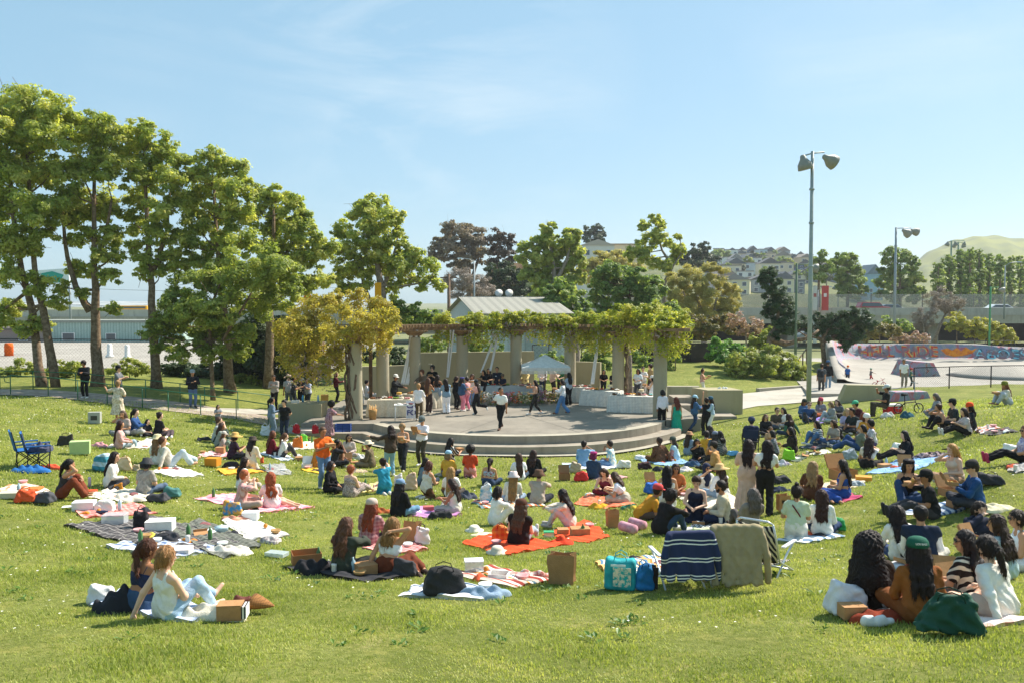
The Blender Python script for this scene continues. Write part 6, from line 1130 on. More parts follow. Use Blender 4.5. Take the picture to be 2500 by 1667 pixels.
PEOPLE = '''
209,971|180|stand|phone|curly:2a1d18|jacket:1d1e22|pants:18181a|-|m n22|man in black jacket and black trousers on the ramp by the railing
290,987|90|stand|hold|short:2a2220|tee:6b6e73|pants:3a3d42|cap:1d1d1f|m|man in grey shirt and black cap behind the railing
288,1032|8|stand2|out|bun:a5805a|sdress:e3d6c2~mot~b8a48a|none|-|hem0.35 l6|woman in a long pale floral dress carrying bags, seen from behind|a05a3a
325,1061|85|cross|phone|pony:1d1613|long:2f4f80|pants:b9b4ae|-|m|seated person in blue sweater with dark ponytail looking down
291,1094|70|sidel|lap|vlong:3a1d18|long:d9a8a0|pants:a9bccb|-|y10|woman in pink sweater and light jeans with very long dark red hair
306,1062|190|cross|eat|mid:6a5446|tee:b9a59c|pants:8a8a8a|-||person in dusty pink shirt behind the long red haired woman
386,1066|40|side|lap|bun:2a1d18|tee:1f1f22|pants:55484a|-|y30|woman in black top with dark bun turned away near straw hat
357,1064|120|cross|lap|bob:1c1412|tee:25252a|pants:2a2a2e|-|s0.7|small child in black beside the woman with dark bun
383,1134|10|cross|lap|long:8a6a4a|tee:e9e4dd|pants:d8a59c|sun:e2cfa0||woman in straw sun hat and pink trousers by the leaning man
414,1139|50|lounge|back|short:5a3a28|long:cfc8b8|wide:b9c8d0|-|m|man in oatmeal sweater leaning back with one knee up|d8a888
268,1190|75|side|backl|long:231815|long:eae4da|pants:3a3a3e|-|y20 l10|woman in white shirt with dark hair leaning on one hand
352,1207|15|cross|lap|bob:2a2a2c|tee:a9a49a~mot~8f8a82|pants:5a6a80|bucket:4a4a4c|n12|person in grey textured shirt and charcoal bucket hat
152,1214|75|knees|fore|pony:1d1513|tank:3d3a3a|wide:7a3e28|-|bare l16|woman shading her eyes in dark tank and rust brown trousers
471,994|150|stand|hold|short:2a221e|jacket:202126|pants:5a7090|cap:9aa0a2|m ph|man in black jacket, jeans and grey cap standing on the ramp
533,1049|150|stand|hold|mid:3a2a22|tee:8a8a8e|pants:3a3a3e|-|s0.62|child in grey shirt standing on the grass near the ramp
527,1079|80|knees|eat|short:5a4030|tee:a8aeac|pants:3a4a44|-|m|man in pale grey shirt seated behind the family group
533,1092|70|cross|lap|mid:4a3226|tee:8f958c|pants:5c6660|-||woman in grey green shirt holding a child in her lap
541,1099|75|knees|lap|mid:6a4a36|tee:a89a92|pants:6f7f70|cap:cfc4b8|s0.75|child in pale cap and green trousers in front of the family
566,1121|55|cross|hold|bob:2a2020|tee:3a2436|pants:2c2a30|sun:d6a862||person in huge straw hat and dark plum shirt
612,1147|25|kneel|lap|mid:2a211e|long:ddd2c0|skirt:d9cdbb|fedora:4a403a|strapx|woman in cream outfit with dark brown brimmed hat
590,1196|60|cross|lap|curlylong:2a1a14|tee:ece8e2|pants:c9b8a8|-||woman in white shirt with dark curls behind the ginger man
587,1243|70|cross|eat|short:b5623a|tee:cf8f8a~vs~e2b8b0~30|pants:c9a89a|-|m sk4 bread|ginger haired man in pink striped shirt eating
662,1243|340|side|hold|curlylong:a8522c|tee:f0dfe0|shorts:e79ab5|-|bare sk4|woman with curly ginger hair in white top and pink shorts
671,1000|185|stand|fold|short:201814|long:9d948c|pants:1c1c1f|-|m|man with grey sweater over black behind the concrete block
706,998|340|stand|down|short:6a5a4a|tee:a2a5a6|pants:5f6a76|cap:c4a998|m|man in grey shirt and tan cap facing away behind the block
717,1003|80|stand|hold|beard:1d1613|tee:2c3036|pants:2c3036|-|m sk2|bearded man in charcoal shirt behind the concrete block
736,1001|200|stand|hold|long:1d1613|hood:1f2024|pants:26262a|cap:6f7f93||person in black hoodie and blue grey cap behind the block
753,1000|205|stand|fold|long:231915|tee:b7bcd0|pants:3a3d44|-|strapx|woman in pale lilac shirt with crossbody strap behind the block
663,1070|55|stand|holdr|pony:1d1613|long:6d7f93|wide:6d7f93|-||woman in blue grey coverall beside the concrete block
696,1076|185|stand|behind|pony:1d1613|tee:17181b|pants:1f2a3c|-|n16|woman in black tee leaning on the concrete block
660,1112|60|cross|lap|long:6a3a26|long:6f1f2c|pants:3a2a2e|-||person in burgundy sweater hidden behind the white shirted woman
688,1117|70|knees|backl|pony:6a4630|tee:e6e2da|pants:4a484a|-|y10|woman in white tee and dark trousers with knees up near red bags
790,1192|140|stand|hold|short:5a3d28|tee:e8681f|pants:6a88aa|-|m box n12|man in orange tee and jeans holding a box
803,1076|60|stand2|reach|afro:1a1210|sdress:6a2036~mot~c9a8ae~40|none|-|hem0.25 sk2 l14|woman in burgundy patterned dress with black afro reaching to a crate
821,981|80|stand|phone|long:5a2a20|long:5a1f24|pants:1f1f22|-||person in dark red top and black trousers under the amber vine
852,1115|175|cross|lap|long:3a2219|long:c4b2a8|pants:b9a59c|-|gl|woman in taupe sweater and sunglasses seated near the steps
906,1140|275|cross|eat|short:3a2a20|jacket:6b5f48|pants:8a7a64|fedora:e3d3b4|m|man in olive jacket and cream hat eating by the steps
815,1138|70|cross|eat|short:1c1512|tee:2b2c30|pants:2b2c30|-|m sk3|man with cropped hair in dark tee behind the sunglasses woman
834,1136|230|cross|eat|mid:3a241a|tank:caa58c|pants:8a6a58|-|sk2|woman in tan top next to the man with cropped hair
770,1142|80|cross|lap|short:3a281c|tee:b8792c|pants:b07a3a|-|m|person in mustard shirt seated behind the man in orange
953,1162|330|stand|out|mid:2a1a14|jacket:4a3c30|pants:86aabf|-||woman in brown jacket and light jeans holding a board out
984,1146|185|stride|hold|curly:a8865e|halter:cfcdc6|wide:26282c|-|sk1 box|woman in white halter and black trousers striding with a box
1030,1136|200|stand|hold|short:4a3426|tee:ece9ee|pants:4a4438|cap:6a7270|m obox n28|man in white tee and grey cap looking into an open box
1098,1158|50|tall|hold|long:1a1311|sdress:1d1b1e~zig~cfc6b8~5|none|-|hem0.5 box|woman in black robe with white swirls holding a takeout box
1147,1165|5|kneel|lap|afro:1d120f|tee:cf4a28|skirt:e59a96|-|sk3|woman with round afro in red top and pink skirt
1094,1166|10|cross|lap|bob:8a6a48|tee:d9a23a|pants:6a6a70|cap:9fc4de||person in mustard shirt and pale blue cap
1031,1184|110|cross|lap|curlylong:201613|jacket:5f7686|pants:3a4450|-||woman with dark wavy hair in denim jacket beside a tan tote
1041,1214|45|kneel|lap|bob:5a3020|tank:d9d3c6|pants:6a4a34|-||woman in sleeveless white top kneeling over the purple blanket
1101,1216|5|cross|lap|vlong:b58a52|tee:eeeae6|pants:4a4440|-||woman with blonde hair in white tee facing the stage
1112,1252|285|cross|phone|curlylong:3a2a26|tank:ddd6c6|wide:a8a89e|-|n22 w1.15 sk2|woman in cream tank looking down at her phone on the lilac blanket
940,1205|330|kneel|fore|bun:2a1a16|tee:2f93b0|skirt:2f93b0|-||woman in teal dress shirt lifting her arms to her hair
855,1212|35|long|lap|bun:b0603a|dress:7a6a66~mot~c9b8ae~40|none|-|hem0.5 bare sk4 l4 w1.15|woman with copper hair in speckled sundress with one leg out
803,1200|110|cross|lap|bob:2a2022|long:1a1a1d|pants:1a1a1d|-|gl glw|woman in black with white rimmed sunglasses
972,1260|30|cross|lap|long:201a1c|jacket:1b1b1e|pants:6f98b4|cap:7d98b8|l8|person in black jacket and faded blue cap facing the stage
900,1332|15|cross|hold|curlylong:8a4024|jacket:b08a8a~plaid~8a5a60~14|pants:5a4a4a|cap:c4b2a4||woman in pink plaid shirt with auburn hair and beige cap
838,1400|25|cross|hug|curlylong:6a4430|jacket:3d4238|pants:2c2e2c|-|y20|woman in dark green jacket with brown wavy hair
945,1402|20|side|neck|mid:9a7040|halter:eae8e6|skirt:6a3420|-|sk1 hem0.2 l14|woman in white bandeau and rust skirt touching her neck
1192,1187|15|cross|lap|pony:2a1a16|halter:aab4c0~fl~a04050~18|pants:31435e|-|sk1|woman with bare back in a printed scarf top
1268,1172|355|cross|lap|vlong:4a3226|tee:eceaf0|pants:3a4a5c|-||woman in white tee with straight brown hair near the steps
1303,1162|15|cross|lap|curlylong:3a241e|jacket:19191c|pants:19191c|-||woman in black leather jacket with dark curls near the steps
1250,1230|5|cross|lap|vlong:a07848|long:e4dfd2|pants:8fa4bb|bucket:e3d2d2|l8|woman in cream sweater and white bucket hat with blonde tips
1312,1232|12|cross|hug|short:4a3626|long:b5a498|pants:2c2f38|bucket:6a4e3c|m l14|man in taupe sweater and brown hat facing the stage
1208,1282|60|mix|hug|bob:1f1613|tee:edeae4|wide:e9e4da|-|w0.95|person in all white with dark bob and raised knee
1266,1332|20|long|lap|long:5a4232|vest:231c1c|pants:9fb0c0|cap:5a3a2c:5a3a2c|long l6 y-10|woman in black vest and brown cap on the orange blanket|c9c2b8
1392,1288|285|knees|hug|long:211514|long:ddd0c0|pants:c2bdc0|-|l18 y10|woman in oatmeal sweater hugging her knees on the orange blanket|b9b0ac
1480,1206|195|fold|reach|mid:4a342a|tank:7a2c3c|pants:6a2434|-|n30|woman in maroon top bending over food on the coral blanket
1527,1228|290|fold|reach|mid:4a3426|crop:f0ecf4|skirt:b3aa9c|-|n25 hem0.3|woman in white crop tee bending forward over a lunch box
1424,1139|25|cross|eat|short:2a1d16|long:7ba0c2|pants:6f8fae|-|m sk2|man in light denim shirt facing the stage
1494,1138|290|cross|eat|short:2a1d16|tee:7fb4c8~mot~d8d4c4~12|pants:6f8fb4|-|m sk2|man in teal floral shirt eating opposite the denim shirt man
1448,1169|25|cross|lap|bob:7a1f4e|jacket:2f4560|pants:4a3f40|band:b83a7c||person with magenta head wrap in navy denim jacket
1612,1130|340|cross|backr|short:3a2418|long:6f4a32~mot~5a3a28~20|wide:6a4a2c|-|m y-25 sk3|man in brown patterned shirt near the curved steps
1650,1124|285|cross|lap|mid:4a3a2c|vest:b9d2dc:c98f88|pants:a5603c|cap:4a5248||woman in pale blue vest and green cap turned to the stage
1680,1110|50|cross|lap|long:3a2a20|tee:7f93a8|pants:5f7288|fedora:b98a66||woman in blue overalls and brown felt hat
1703,1131|185|cross|eat|long:1c1413|long:17191a|pants:1f2a3c|-|tagc bread|woman in black with white name tag facing the camera
1727,1110|350|cross|lap|curly:2a1d18|jacket:d9a032|pants:6a5a40|-||person in bright yellow jacket with curly dark hair
1738,1093|340|cross|lap|long:2a211f|long:5f6a74|pants:3c434c|-||woman with dark hair in slate sweater behind the grey cap
1744,1112|20|cross|lap|mid:3a302c|tee:5a6470|pants:3c434c|cap:7d8296||person in grey blue cap beside the tan hoodie man
1764,1110|330|knees|lap|mid:1f1715|long:8f8a82~zig~26262a~9|pants:26262a|-||woman in black and white patterned shirt by a blue bag
1750,1150|295|mix|eat|short:1f1613|hood:c2925e|pants:3a3632|cap:3a3634|m|man in tan hoodie and dark cap turned to his friends
1630,1238|15|kneel|lap|vlong:150f0f|band:ece8e4|skirt:eae8ee|-|sk1 hem0.3|woman with waist long black hair and white bandeau
1650,1208|190|cross|lap|long:3a2219|tee:b96a3a|pants:9a5a34|-|gl sk2|smiling woman in rust top with glasses behind the black haired woman
1720,1208|170|cross|eat|hijab:232a45|long:e9e4dc|pants:c8bfae|-|gl|woman in navy headscarf, sunglasses and white blouse
1764,1217|335|cross|eat|long:3a2a20|long:f0ecee|pants:93a9bf|sun:d9b27c||woman in wide straw hat and white shirt with jeans
1823,1252|20|stand|hold|curlylong:241514|sdress:d3b49e|none|-|hem0.12 w1.08|standing woman in long blush dress with dark wavy hair
1867,1258|15|stand|hold|curlylong:241816|crop:e9e6df|wide:1d1d1f|-|w1.08|standing woman in cropped white tee and black flared trousers
1696,1272|195|kneel|lap|pony:3a2119|dress:1f2438|none|-|n30 hem0.3 sk4|woman in navy halter dress looking down at her knees
1772,1277|280|cross|lap|beard:1f1512|jacket:c4b69c|pants:1d2740|-|m gl y5|bearded man in beige fleece jacket and navy trousers
1563,1268|80|fold|lap|short:2a2018|tee:c98a26|pants:5a4a42|cap:c94a4a|m l40|man in mustard tee and red cap bending forward
1612,1303|65|knees|hug|curly:17110f|jacket:1e1c1c|pants:2f4560|-|m sk3 l22 n20|man in black jacket with curly hair hugging his knees
1829,1313|350|low|lap|mid:6a605a|tee:8a7f76|pants:5a5450|-||person with grey streaked hair in a low beach chair
1834,1105|15|chair|lap|short:2a2a30|hood:27304a|pants:26262c|beanie:3a425c|m|person in navy hooded jacket sitting on a black folding chair
1869,1062|180|cross|lap|mid:6a4632|jacket:1f2024|pants:2c2c30|-|gl|woman in black leather jacket and sunglasses facing the camera
1897,1046|185|cross|lap|short:33231a|tee:544a40|pants:4a5264|-|m gl|man in brown shirt and sunglasses near the concrete block
1917,1044|255|cross|lap|long:1f1613|tee:eae6e0|pants:8f8f94|-||woman in white tee behind the black vest person
1931,1064|325|cross|backr|mid:3a221a|vest:1d1d20:3f6a56|pants:2f4058|-||person in black vest with green striped sleeve
1962,1020|180|cross|lap|long:6a4030|jacket:486a90|pants:4a4a50|beanie:3c4038||woman in denim jacket and dark beanie under the lamp pole
1971,1031|180|knees|lap|short:5a3d28|jacket:35527a|pants:3a3a3a|-|m gl|man in dark denim jacket and sunglasses under the lamp pole|4a3424
2003,1017|180|cross|lap|long:4a2f22|tee:7d7f86|pants:c9683c|beanie:c0455a|gl tagc|woman in grey tee and pink beanie with orange trousers
2034,1031|265|mix|lap|bob:8a6a4c|hood:8f9090|pants:a9b4bc|-|gl|woman in grey hoodie and sunglasses on the purple mat
2055,1018|235|fold|lap|mid:3a241c|tee:5f6468|pants:3a3436|-||woman in slate top leaning forward beside a folded black chair
2107,1030|260|fold|lap|short:2a1d1a|long:4f242c|pants:6a6a70|cap:4fae84|m|person in maroon sweater and mint cap leaning forward
2068,1052|190|cross|lap|mid:c9a878|tee:b9b0d0|pants:6a6a78|-||woman with blonde hair in lilac shirt
2086,1056|245|cross|lap|short:1f1512|tee:26302f|pants:33333a|-|m sk2|man in dark green tee beside the blonde woman
2107,1064|185|cross|lap|mid:8a4a34|tee:d8d0cc|pants:8a8288|-||woman with auburn hair behind the white cap
2112,1070|200|cross|lap|long:5a2c20|tee:d9952c|pants:6a4a3a|beanie:eeeae4||woman in mustard shirt and white cap
2131,1088|285|side|lap|curly:1a1311|tee:e3dede~mot~b0a8b8~16|shorts:5a4a86|-|bare|person in white patterned tee with black curls
2001,1084|255|knees|lap|curlylong:1c1413|tee:e8e6e0~hs~1c1c20~16|pants:4f7096|-|l14|woman in black and white striped tee with jeans
2040,1084|245|cross|lap|curlylong:4a3024|tee:9f958a|pants:3f5a80|-|pack|woman in taupe tee with a backpack strap
2094,1098|285|lounge|backl|bob:211714|tee:6f7566|wide:2f4a74|-|l-14|person in sage green tee stretching long jeans|8a8a92
2117,1143|35|cross|eat|curlylong:33201a|crop:ddcfbf|pants:231f20|-||woman in cream sleeveless top with dark wavy hair
1880,1088|180|cross|lap|short:4a3426|tee:c9a078|pants:a5754f|-|s0.85|person in tan top between the standing women and the chair
1893,1111|290|cross|lap|bob:171110|tee:8a8f94~plaid~4a5058~14|pants:33363c|-||person with black bob in grey plaid shirt
1936,1116|300|kneel|lap|long:1f1512|jacket:2a2322|pants:2a2322|-||woman in black coat with long dark hair by the lime bag
2160,1015|275|chair|drink|short:3a2a20|tee:22221f|pants:4a4236|cap:c9ccc9|m e-0.02|man in black tee and pale cap sitting on a red cooler
2461,988|275|knees|hold|curlylong:7a4a30|long:d9cdb8|skirt:b4b9c0|beanie:7a7a2c|hem0.2 box bare|woman in olive hat and grey skirt alone on the slope
2292,1018|280|cross|lap|mid:6a6058|hood:8f8f92|pants:7a7a80|-|n20|person in grey hoodie at the back of the slope group
2303,1047|275|knees|eat|bun:4a3020|tank:caa083|pants:1f1d1f|-|l16|woman in denim and black trousers with bare arms on the slope|2a2222
2333,1040|275|cross|lap|short:1d1815|tee:2a3436|pants:2a2a2e|cap:1d2424|m|man in black cap behind the bare armed woman
2372,1048|280|cross|lap|mid:231a17|tee:23282c|pants:2a2a2e|beanie:e8541f||person in bright orange hat and dark top
2360,1061|275|long|hold|long:3a2722|tee:e2dad4~hs~8a6a6a~26|pants:1d1b1d|-|l8|woman in thin striped tee and black trousers|d8d4ce
2217,1124|280|long|phone|long:1d1513|tee:19191b|pants:1f1c1e|-|l10|woman in black tee sitting on the blue blanket|2a2626
2498,1130|282|long|lap|mid:8a6242|tee:9a92b8~mot~d8d4e0~24|pants:17171a|-|l-6 gl|woman in lilac floral shirt and pink shoes stretching her legs|b03a5c
2216,1220|200|mix|hold|long:171110|tank:19191c|wide:2c4468|band:1f1a1c|box sk1 y-10|woman in black tank and black headband with a box
2275,1264|282|long|eat|short:1f1513|tee:1b1b1d|pants:3f3d40|cap:1f1d1e|m bread l10|man in black tee and black cap with legs stretched|26262a
2334,1180|255|cross|eat|mid:c08a4a|tank:d8c0ac|pants:9a7a62|-|sk4|woman with ginger blonde hair behind the opened boxes
2383,1239|285|cross|hold|short:3a2a20|long:1f4a7a|pants:33363f|cap:33302e|m obox n20 back|man in blue sweatshirt and dark cap with open boxes
1980,1218|20|cross|lap|curlylong:a58458|tee:5a3a28|pants:4a3428|-||woman with tan curls in brown top beside the blue dress woman
2062,1217|300|sidel|lap|curlylong:1f1512|band:2c4f9a|wide:2c4f9a|-|bib bare|woman in bright blue overalls lounging on a blanket
1943,1318|20|kneel|lap|topbun:2a1a14|tee:c9d2b4|skirt:e6e3dc|-|strapx hem0.3|woman in pale green top and white skirt with red strap
2007,1308|20|cross|lap|long:3a2018|long:ebe8e4|pants:2c3f63|-||woman in white blouse with dark straight hair
2200,1368|5|cross|lap|curlylong:1f1412|long:e9e3d8|pants:3a4f7a|-|y20|woman in cream sweater with long black hair
2252,1384|25|cross|lap|short:1f1613|vest:1f2b40:eae6e0|pants:c9c4ba|-|m gl|man in navy puffer vest over white sleeves
2376,1345|178|cross|eat|pony:2a1d17|hood:20263a|pants:9fb2cc|-|tagc sk4|woman in navy hoodie with name tag holding a fork
2452,1412|335|cross|hold|long:3a261c|long:b9cfd4|pants:c9c9c9|-|y-30 obox|woman in pale blue sweater with brown hair and an open box
2502,1392|285|cross|lap|pony:2a1c16|tank:eae7e6|shorts:dcd8d8|-|gl bare|woman in white tank and sunglasses cut by the picture edge
2128,1492|30|cross|lap|big:231714|jacket:35291f|pants:26201d|-|w1.1 y35 gl|woman with huge dark curls in a dark brown coat
2250,1518|8|cross|lap|long:2a1a15|long:8f5426|skirt:7a4620|cap:1f5a48|capt w1.08 hem0.2|woman in rust sweater and green baseball cap
2372,1482|330|cross|lap|long:241715|tee:2a2220~zig~d8cdb8~5|pants:8a8078|-|y-45 gl|woman in black tee with cream geometric print
2445,1508|335|cross|backl|pony:2a1f1a|long:ece6da|shorts:c9b8a8|-|l18 n16|woman in cream blouse with ponytail leaning forward
343,1490|25|cross|lap|pony:5a3422|band:2c3350|shorts:3a5272|-|y30 sk2|woman in navy bandana top with brown ponytail
408,1510|35|lounge|backl|braid:a87a4c|tank:e6e3da|pants:a9c4dc|-|sk4 l-4 y10 bare|woman in white tank and light jeans leaning on one arm
'''
PEOPLE += '''
963,1002|110|stand|reach|short:2a221e|hood:26282a|pants:2a2a2e|cap:d9d6d0|m z0 l10|man in black hoodie and white cap serving at the cheese table
1022,1026|12|stand|hold|bun:b58a5a|long:e9e3e2|pants:5f5038|-|z0|woman in white sweater and brown trousers at the cheese table
1046,1007|25|stand|hold|vlong:5a3a28|tank:c09468|wide:3a2c2a|-|z0|woman in tan top and dark trousers queuing at the table
1033,985|205|stand|reach|curly:6a4028|jacket:6a5a4a|pants:3a3632|-|m z0|man with brown curls and open jacket serving
1055,978|185|stand|hold|curly:1d1613|tee:17181a|pants:26262a|-|m z0 s1.08 box gl|tall man in black tee holding a box behind the table
1068,995|15|stand|hold|long:2a1a15|halter:1f2024|shorts:8fa2b4|-|z0|woman in black crop top and denim shorts on the stage
1090,1009|345|stand|reach|long:2a1d18|jacket:7f9aae|wide:e9e8ec|-|z0|woman in denim jacket and white trousers on the stage
1113,999|35|stand2|hold|pony:3a251d|tee:1b1b1e|pants:1f1f23|-|z0|woman in black top and black trousers with ponytail on the stage
1127,1003|60|stand|hold|mid:2a1d18|vest:3a5878:3a5878|pants:e08a9c|band:5a5590|z0|woman in denim vest and pink jeans on the stage
1141,1002|300|stand2|hold|short:2a1d18|long:e09a9a|pants:dd8296|-|z0|person in pink shirt and pink trousers on the stage
1152,992|185|stand|eat|long:3a241c|tee:ebe6e2|pants:6f8cb0|-|z0 gl box|woman in white tee and sunglasses beside the flowers
1165,1011|290|kick|hold|long:2a1d18|crop:e3a79c|wide:1f2024|cap:2a3236|z0 box|woman in pink tee and black cap walking with a box
1181,978|215|stand|hold|long:1c1412|tee:1d1d20|pants:26262a|-|z0 box|woman in black holding a kraft box by the flowers
1193,972|180|stand|lap|long:19120f|tee:17171a|pants:1d1d20|-|z0|woman in black tee serving behind the flower bed
1215,974|185|stand|reach|short:211713|jacket:1f2634|pants:26262c|-|m z0 tagc|man in navy jacket with name tag serving behind the flower bed
1227,976|200|stand|lap|short:2a2018|tee:23283a|pants:2a2a30|cap:6a5a48|m z0 s0.8|short person in brown cap at the flower bed table
1223,1047|205|walk|holdr|short:1f1613|tee:ece9e4|pants:1b1b1d|-|m z0 y-40 sk2 tuck|man in white tee walking across the middle of the stage|5a3826
1308,1012|275|walk|eat|long:231815|crop:c99a80|capri:2c2a28|-|z0 box|woman in tan crop top walking with an open box|d8d4ce
1374,1010|285|walk|hold|bob:1c1412|long:e9e6e6|wide:5a83b0|-|z0 box|woman in white sweater and blue jeans walking on the stage|7a4a34
1389,987|330|stand|hold|long:19120f|tee:aab6c4|wide:1b1b1e|-|z0|woman in pale blue top and black trousers by the umbrella
1282,972|190|stand|reach|curlylong:1d1412|long:dcc68a|pants:6a6a60|-|z0|woman in yellow shirt serving under the umbrella
1325,968|190|stand|lap|short:2a1c17|long:e3dce0|pants:2a3550|-|m z0|man in white shirt standing at the umbrella pole
1349,969|60|stand|hold|short:2a2018|long:d9bfb2|pants:33302e|cap:6a6460|m z0|man in pale pink shirt and cap under the umbrella
1368,966|190|stand|lap|mid:2a1d18|tee:2f6a44|pants:33302e|-|z0|person in green shirt under the umbrella
1473,968|185|stand|lap|long:1c1412|tee:1f1b1c|pants:26262a|-|z0 s0.92|woman in black serving behind the plaid table
1496,970|185|stand|lap|long:17110f|tee:26262a|pants:26262a|-|z0 s0.9|woman half hidden behind the sixth column
1521,972|235|stand|reach|short:1d1613|tee:231d1c|pants:26262a|-|m z0 l22 tagc|man in black tee leaning over the plaid table
1556,974|195|stand|lap|long:231613|tee:dfe6ee|pants:4a4a52|-|z0 gl|woman in white tee and sunglasses at the plaid table
1570,966|190|stand|hold|pony:3a241d|tee:eae2de|pants:c9c0b8|-|z0|woman in white blouse behind the sunglasses woman
1588,964|260|stand|lap|curly:3a2219|jacket:a5885e|pants:5a4a3a|-|m z0|man in tan jacket with dark curls by the outermost column
1592,999|290|stand|hold|mid:231a17|dress:e9e6ea|none|cap:eeecec|z0 hem0.3 box|woman in long white dress and white cap at the table end|8a5a3a
1625,1043|355|stand|down|bob:1c1412|long:dfdce4|wide:1b1919|-|d38.2 zz-0.3|woman in white sweater and black trousers facing the stage|e4e0dc
1661,1058|350|stand|down|curlylong:6a3424|gown:1f9f84|none|-|d38.1 zz-0.62 hem0.16 w1.02|woman in strapless emerald green gown facing the stage|5a4434
1705,1057|75|walk|hold|long:33241d|jacket:3f638c|pants:30466a|cap:a9cde0|d38.6 ph|woman in denim jacket and light blue cap with ripped jeans
1735,1072|345|stand|upl|bun:2a1d18|long:1a1a1c|wide:1d1d1f|-|d36.8 tagc|woman in black with one arm raised high
1747,1060|265|stand|hold|long:2a1d18|long:a9bdc9|wide:e9e6e2|cap:2f5a70|d36.9|woman in pale denim shirt, white trousers and teal cap
1724,962|100|stand|hold|topbun:4a2f22|tank:d9a89c|pants:e3ddd4|-|d48 zz-0.1 strapx box|woman in pink top walking behind the tall concrete block
2004,960|35|stand|down|short:3a261c|tee:565a60|pants:4f4a48|-|m pack|man in grey tee with a black backpack on the path
2021,951|25|stand|swing|short:3a261c|jacket:232326|pants:7f95aa|cap:3a5a80|m|man in black jacket and blue cap on the path
2085,946|185|stand|down|short:4a3a2a|tee:2f5fa0|pants:3a3a44|beanie:e06a28|s0.72 d57|child in blue shirt and orange beanie at the skate park
2143,944|100|stride|reach|short:4a3a2a|tee:6a6466|pants:b03a3a|helmet:8aa890|s0.6 d58|small child in helmet riding a balance bike
2226,954|190|stand|down|short:6a4a30|tee:ece8e8|pants:8a7f76|-|m s0.98 d52|young man in white tee by the fence end
2243,956|120|stand|lap|short:4a3a2a|tee:4a6a58|pants:33403a|helmet:b0444a|s0.7 d53|child in green with red helmet by the fence end
2268,866|200|stand|down|long:4a3a30|long:8a7a72|pants:6a6460|-|d84 zz.6|person in taupe walking with a companion beyond the skate park
2286,868|160|stand|down|mid:4a3a30|tee:cfc6c0|pants:8a8078|-|d84.5 zz.55|person in pale top walking with a companion beyond the skate park
890,995|85|chair|lap|short:1f1613|tee:dfdce0|pants:c9c6c4|-|m d44 zz0|man in white shirt seated between the first two columns
'''
import time as _t; _t0 = _t.time()
for _l in PEOPLE.strip().split('\n'):
 if _l.strip(): person(_l)
print('people', round(_t.time() - _t0, 1), len(PN))
def blanket(px, col, label, lump=.02, name='blanket', rag=.03, n=26, grp='blankets on the lawn'):
 P = [G(*p) for p in px]; a, b, c, d = [np.array(p[:2]) for p in P]; g = np.random.default_rng(hash_(label)); ph = g.uniform(0, 6, 8)
 s, t = np.meshgrid(np.linspace(0, 1, n), np.linspace(0, 1, n)); W1 = (np.linalg.norm(b - a) + np.linalg.norm(c - d)) / 2; W2 = (np.linalg.norm(d - a) + np.linalg.norm(c - b)) / 2
 XY = ((1 - s) * (1 - t))[..., None] * a + (s * (1 - t))[..., None] * b + (s * t)[..., None] * c + ((1 - s) * t)[..., None] * d
 X, Y = XY[..., 0], XY[..., 1]; X = X + rag * (np.sin(Y * 6 + ph[0]) + .6 * np.sin(Y * 13 + ph[1])); Y = Y + rag * (np.sin(X * 6 + ph[2]) + .6 * np.sin(X * 15 + ph[3]))
 w = lump * (1 + np.sin(X * 7 + 2 * np.sin(Y * 4 + ph[4]) + ph[5]) * np.sin(Y * 8 + ph[6]) + .7 * np.sin(X * 17 + Y * 11 + ph[7])) ; Z = TZ(X, Y) + .035 + np.clip(w, 0, None)
 ed = (s < 1e-6) | (s > 1 - 1e-6) | (t < 1e-6) | (t > 1 - 1e-6); Z = np.where(ed, Z - .02, Z)
 V = np.dstack([X, Y, Z]).reshape(-1, 3); o = V.mean(0); I = np.arange(n * n).reshape(n, n); F = np.stack([I[:-1, :-1], I[:-1, 1:], I[1:, 1:], I[1:, :-1]], -1).reshape(-1, 4)
 if np.cross(b - a, d - a) < 0: F = F[:, ::-1]
 ring = np.concatenate([I[0, :-1], I[:-1, -1], I[-1, :0:-1], I[:0:-1, 0]]); k = len(ring); R_ = V[ring] - np.array([0, 0, .06]); nb = len(V); V = np.vstack([V, R_]); j = np.arange(k); jn = (j + 1) % k
 F = np.vstack([F, np.stack([ring[j], nb + j, nb + jn, ring[jn]], 1)]); uv = np.vstack([np.stack([s * W1, t * W2], -1).reshape(-1, 2), np.stack([s * W1, t * W2], -1).reshape(-1, 2)[ring]])
 p = col.split('~'); m = M(p[0], p[1] if len(p) > 1 else '', p[2] if len(p) > 2 else '000000', float(p[3]) if len(p) > 3 else {'plaid': 5, 'grid': 5, 'vs': 6, 'hs': 6, 'multi': 2.2, 'fl': 7, 'mot': 6}.get(p[1] if len(p) > 1 else '', 1), .9, .15, .5, 'UV')
 ob = npmesh(name, V - o, F, m, None, None, True, None, uv); ob.location = o; return tag(ob, label, name if name != 'picnic_blanket' else 'blanket', grp)
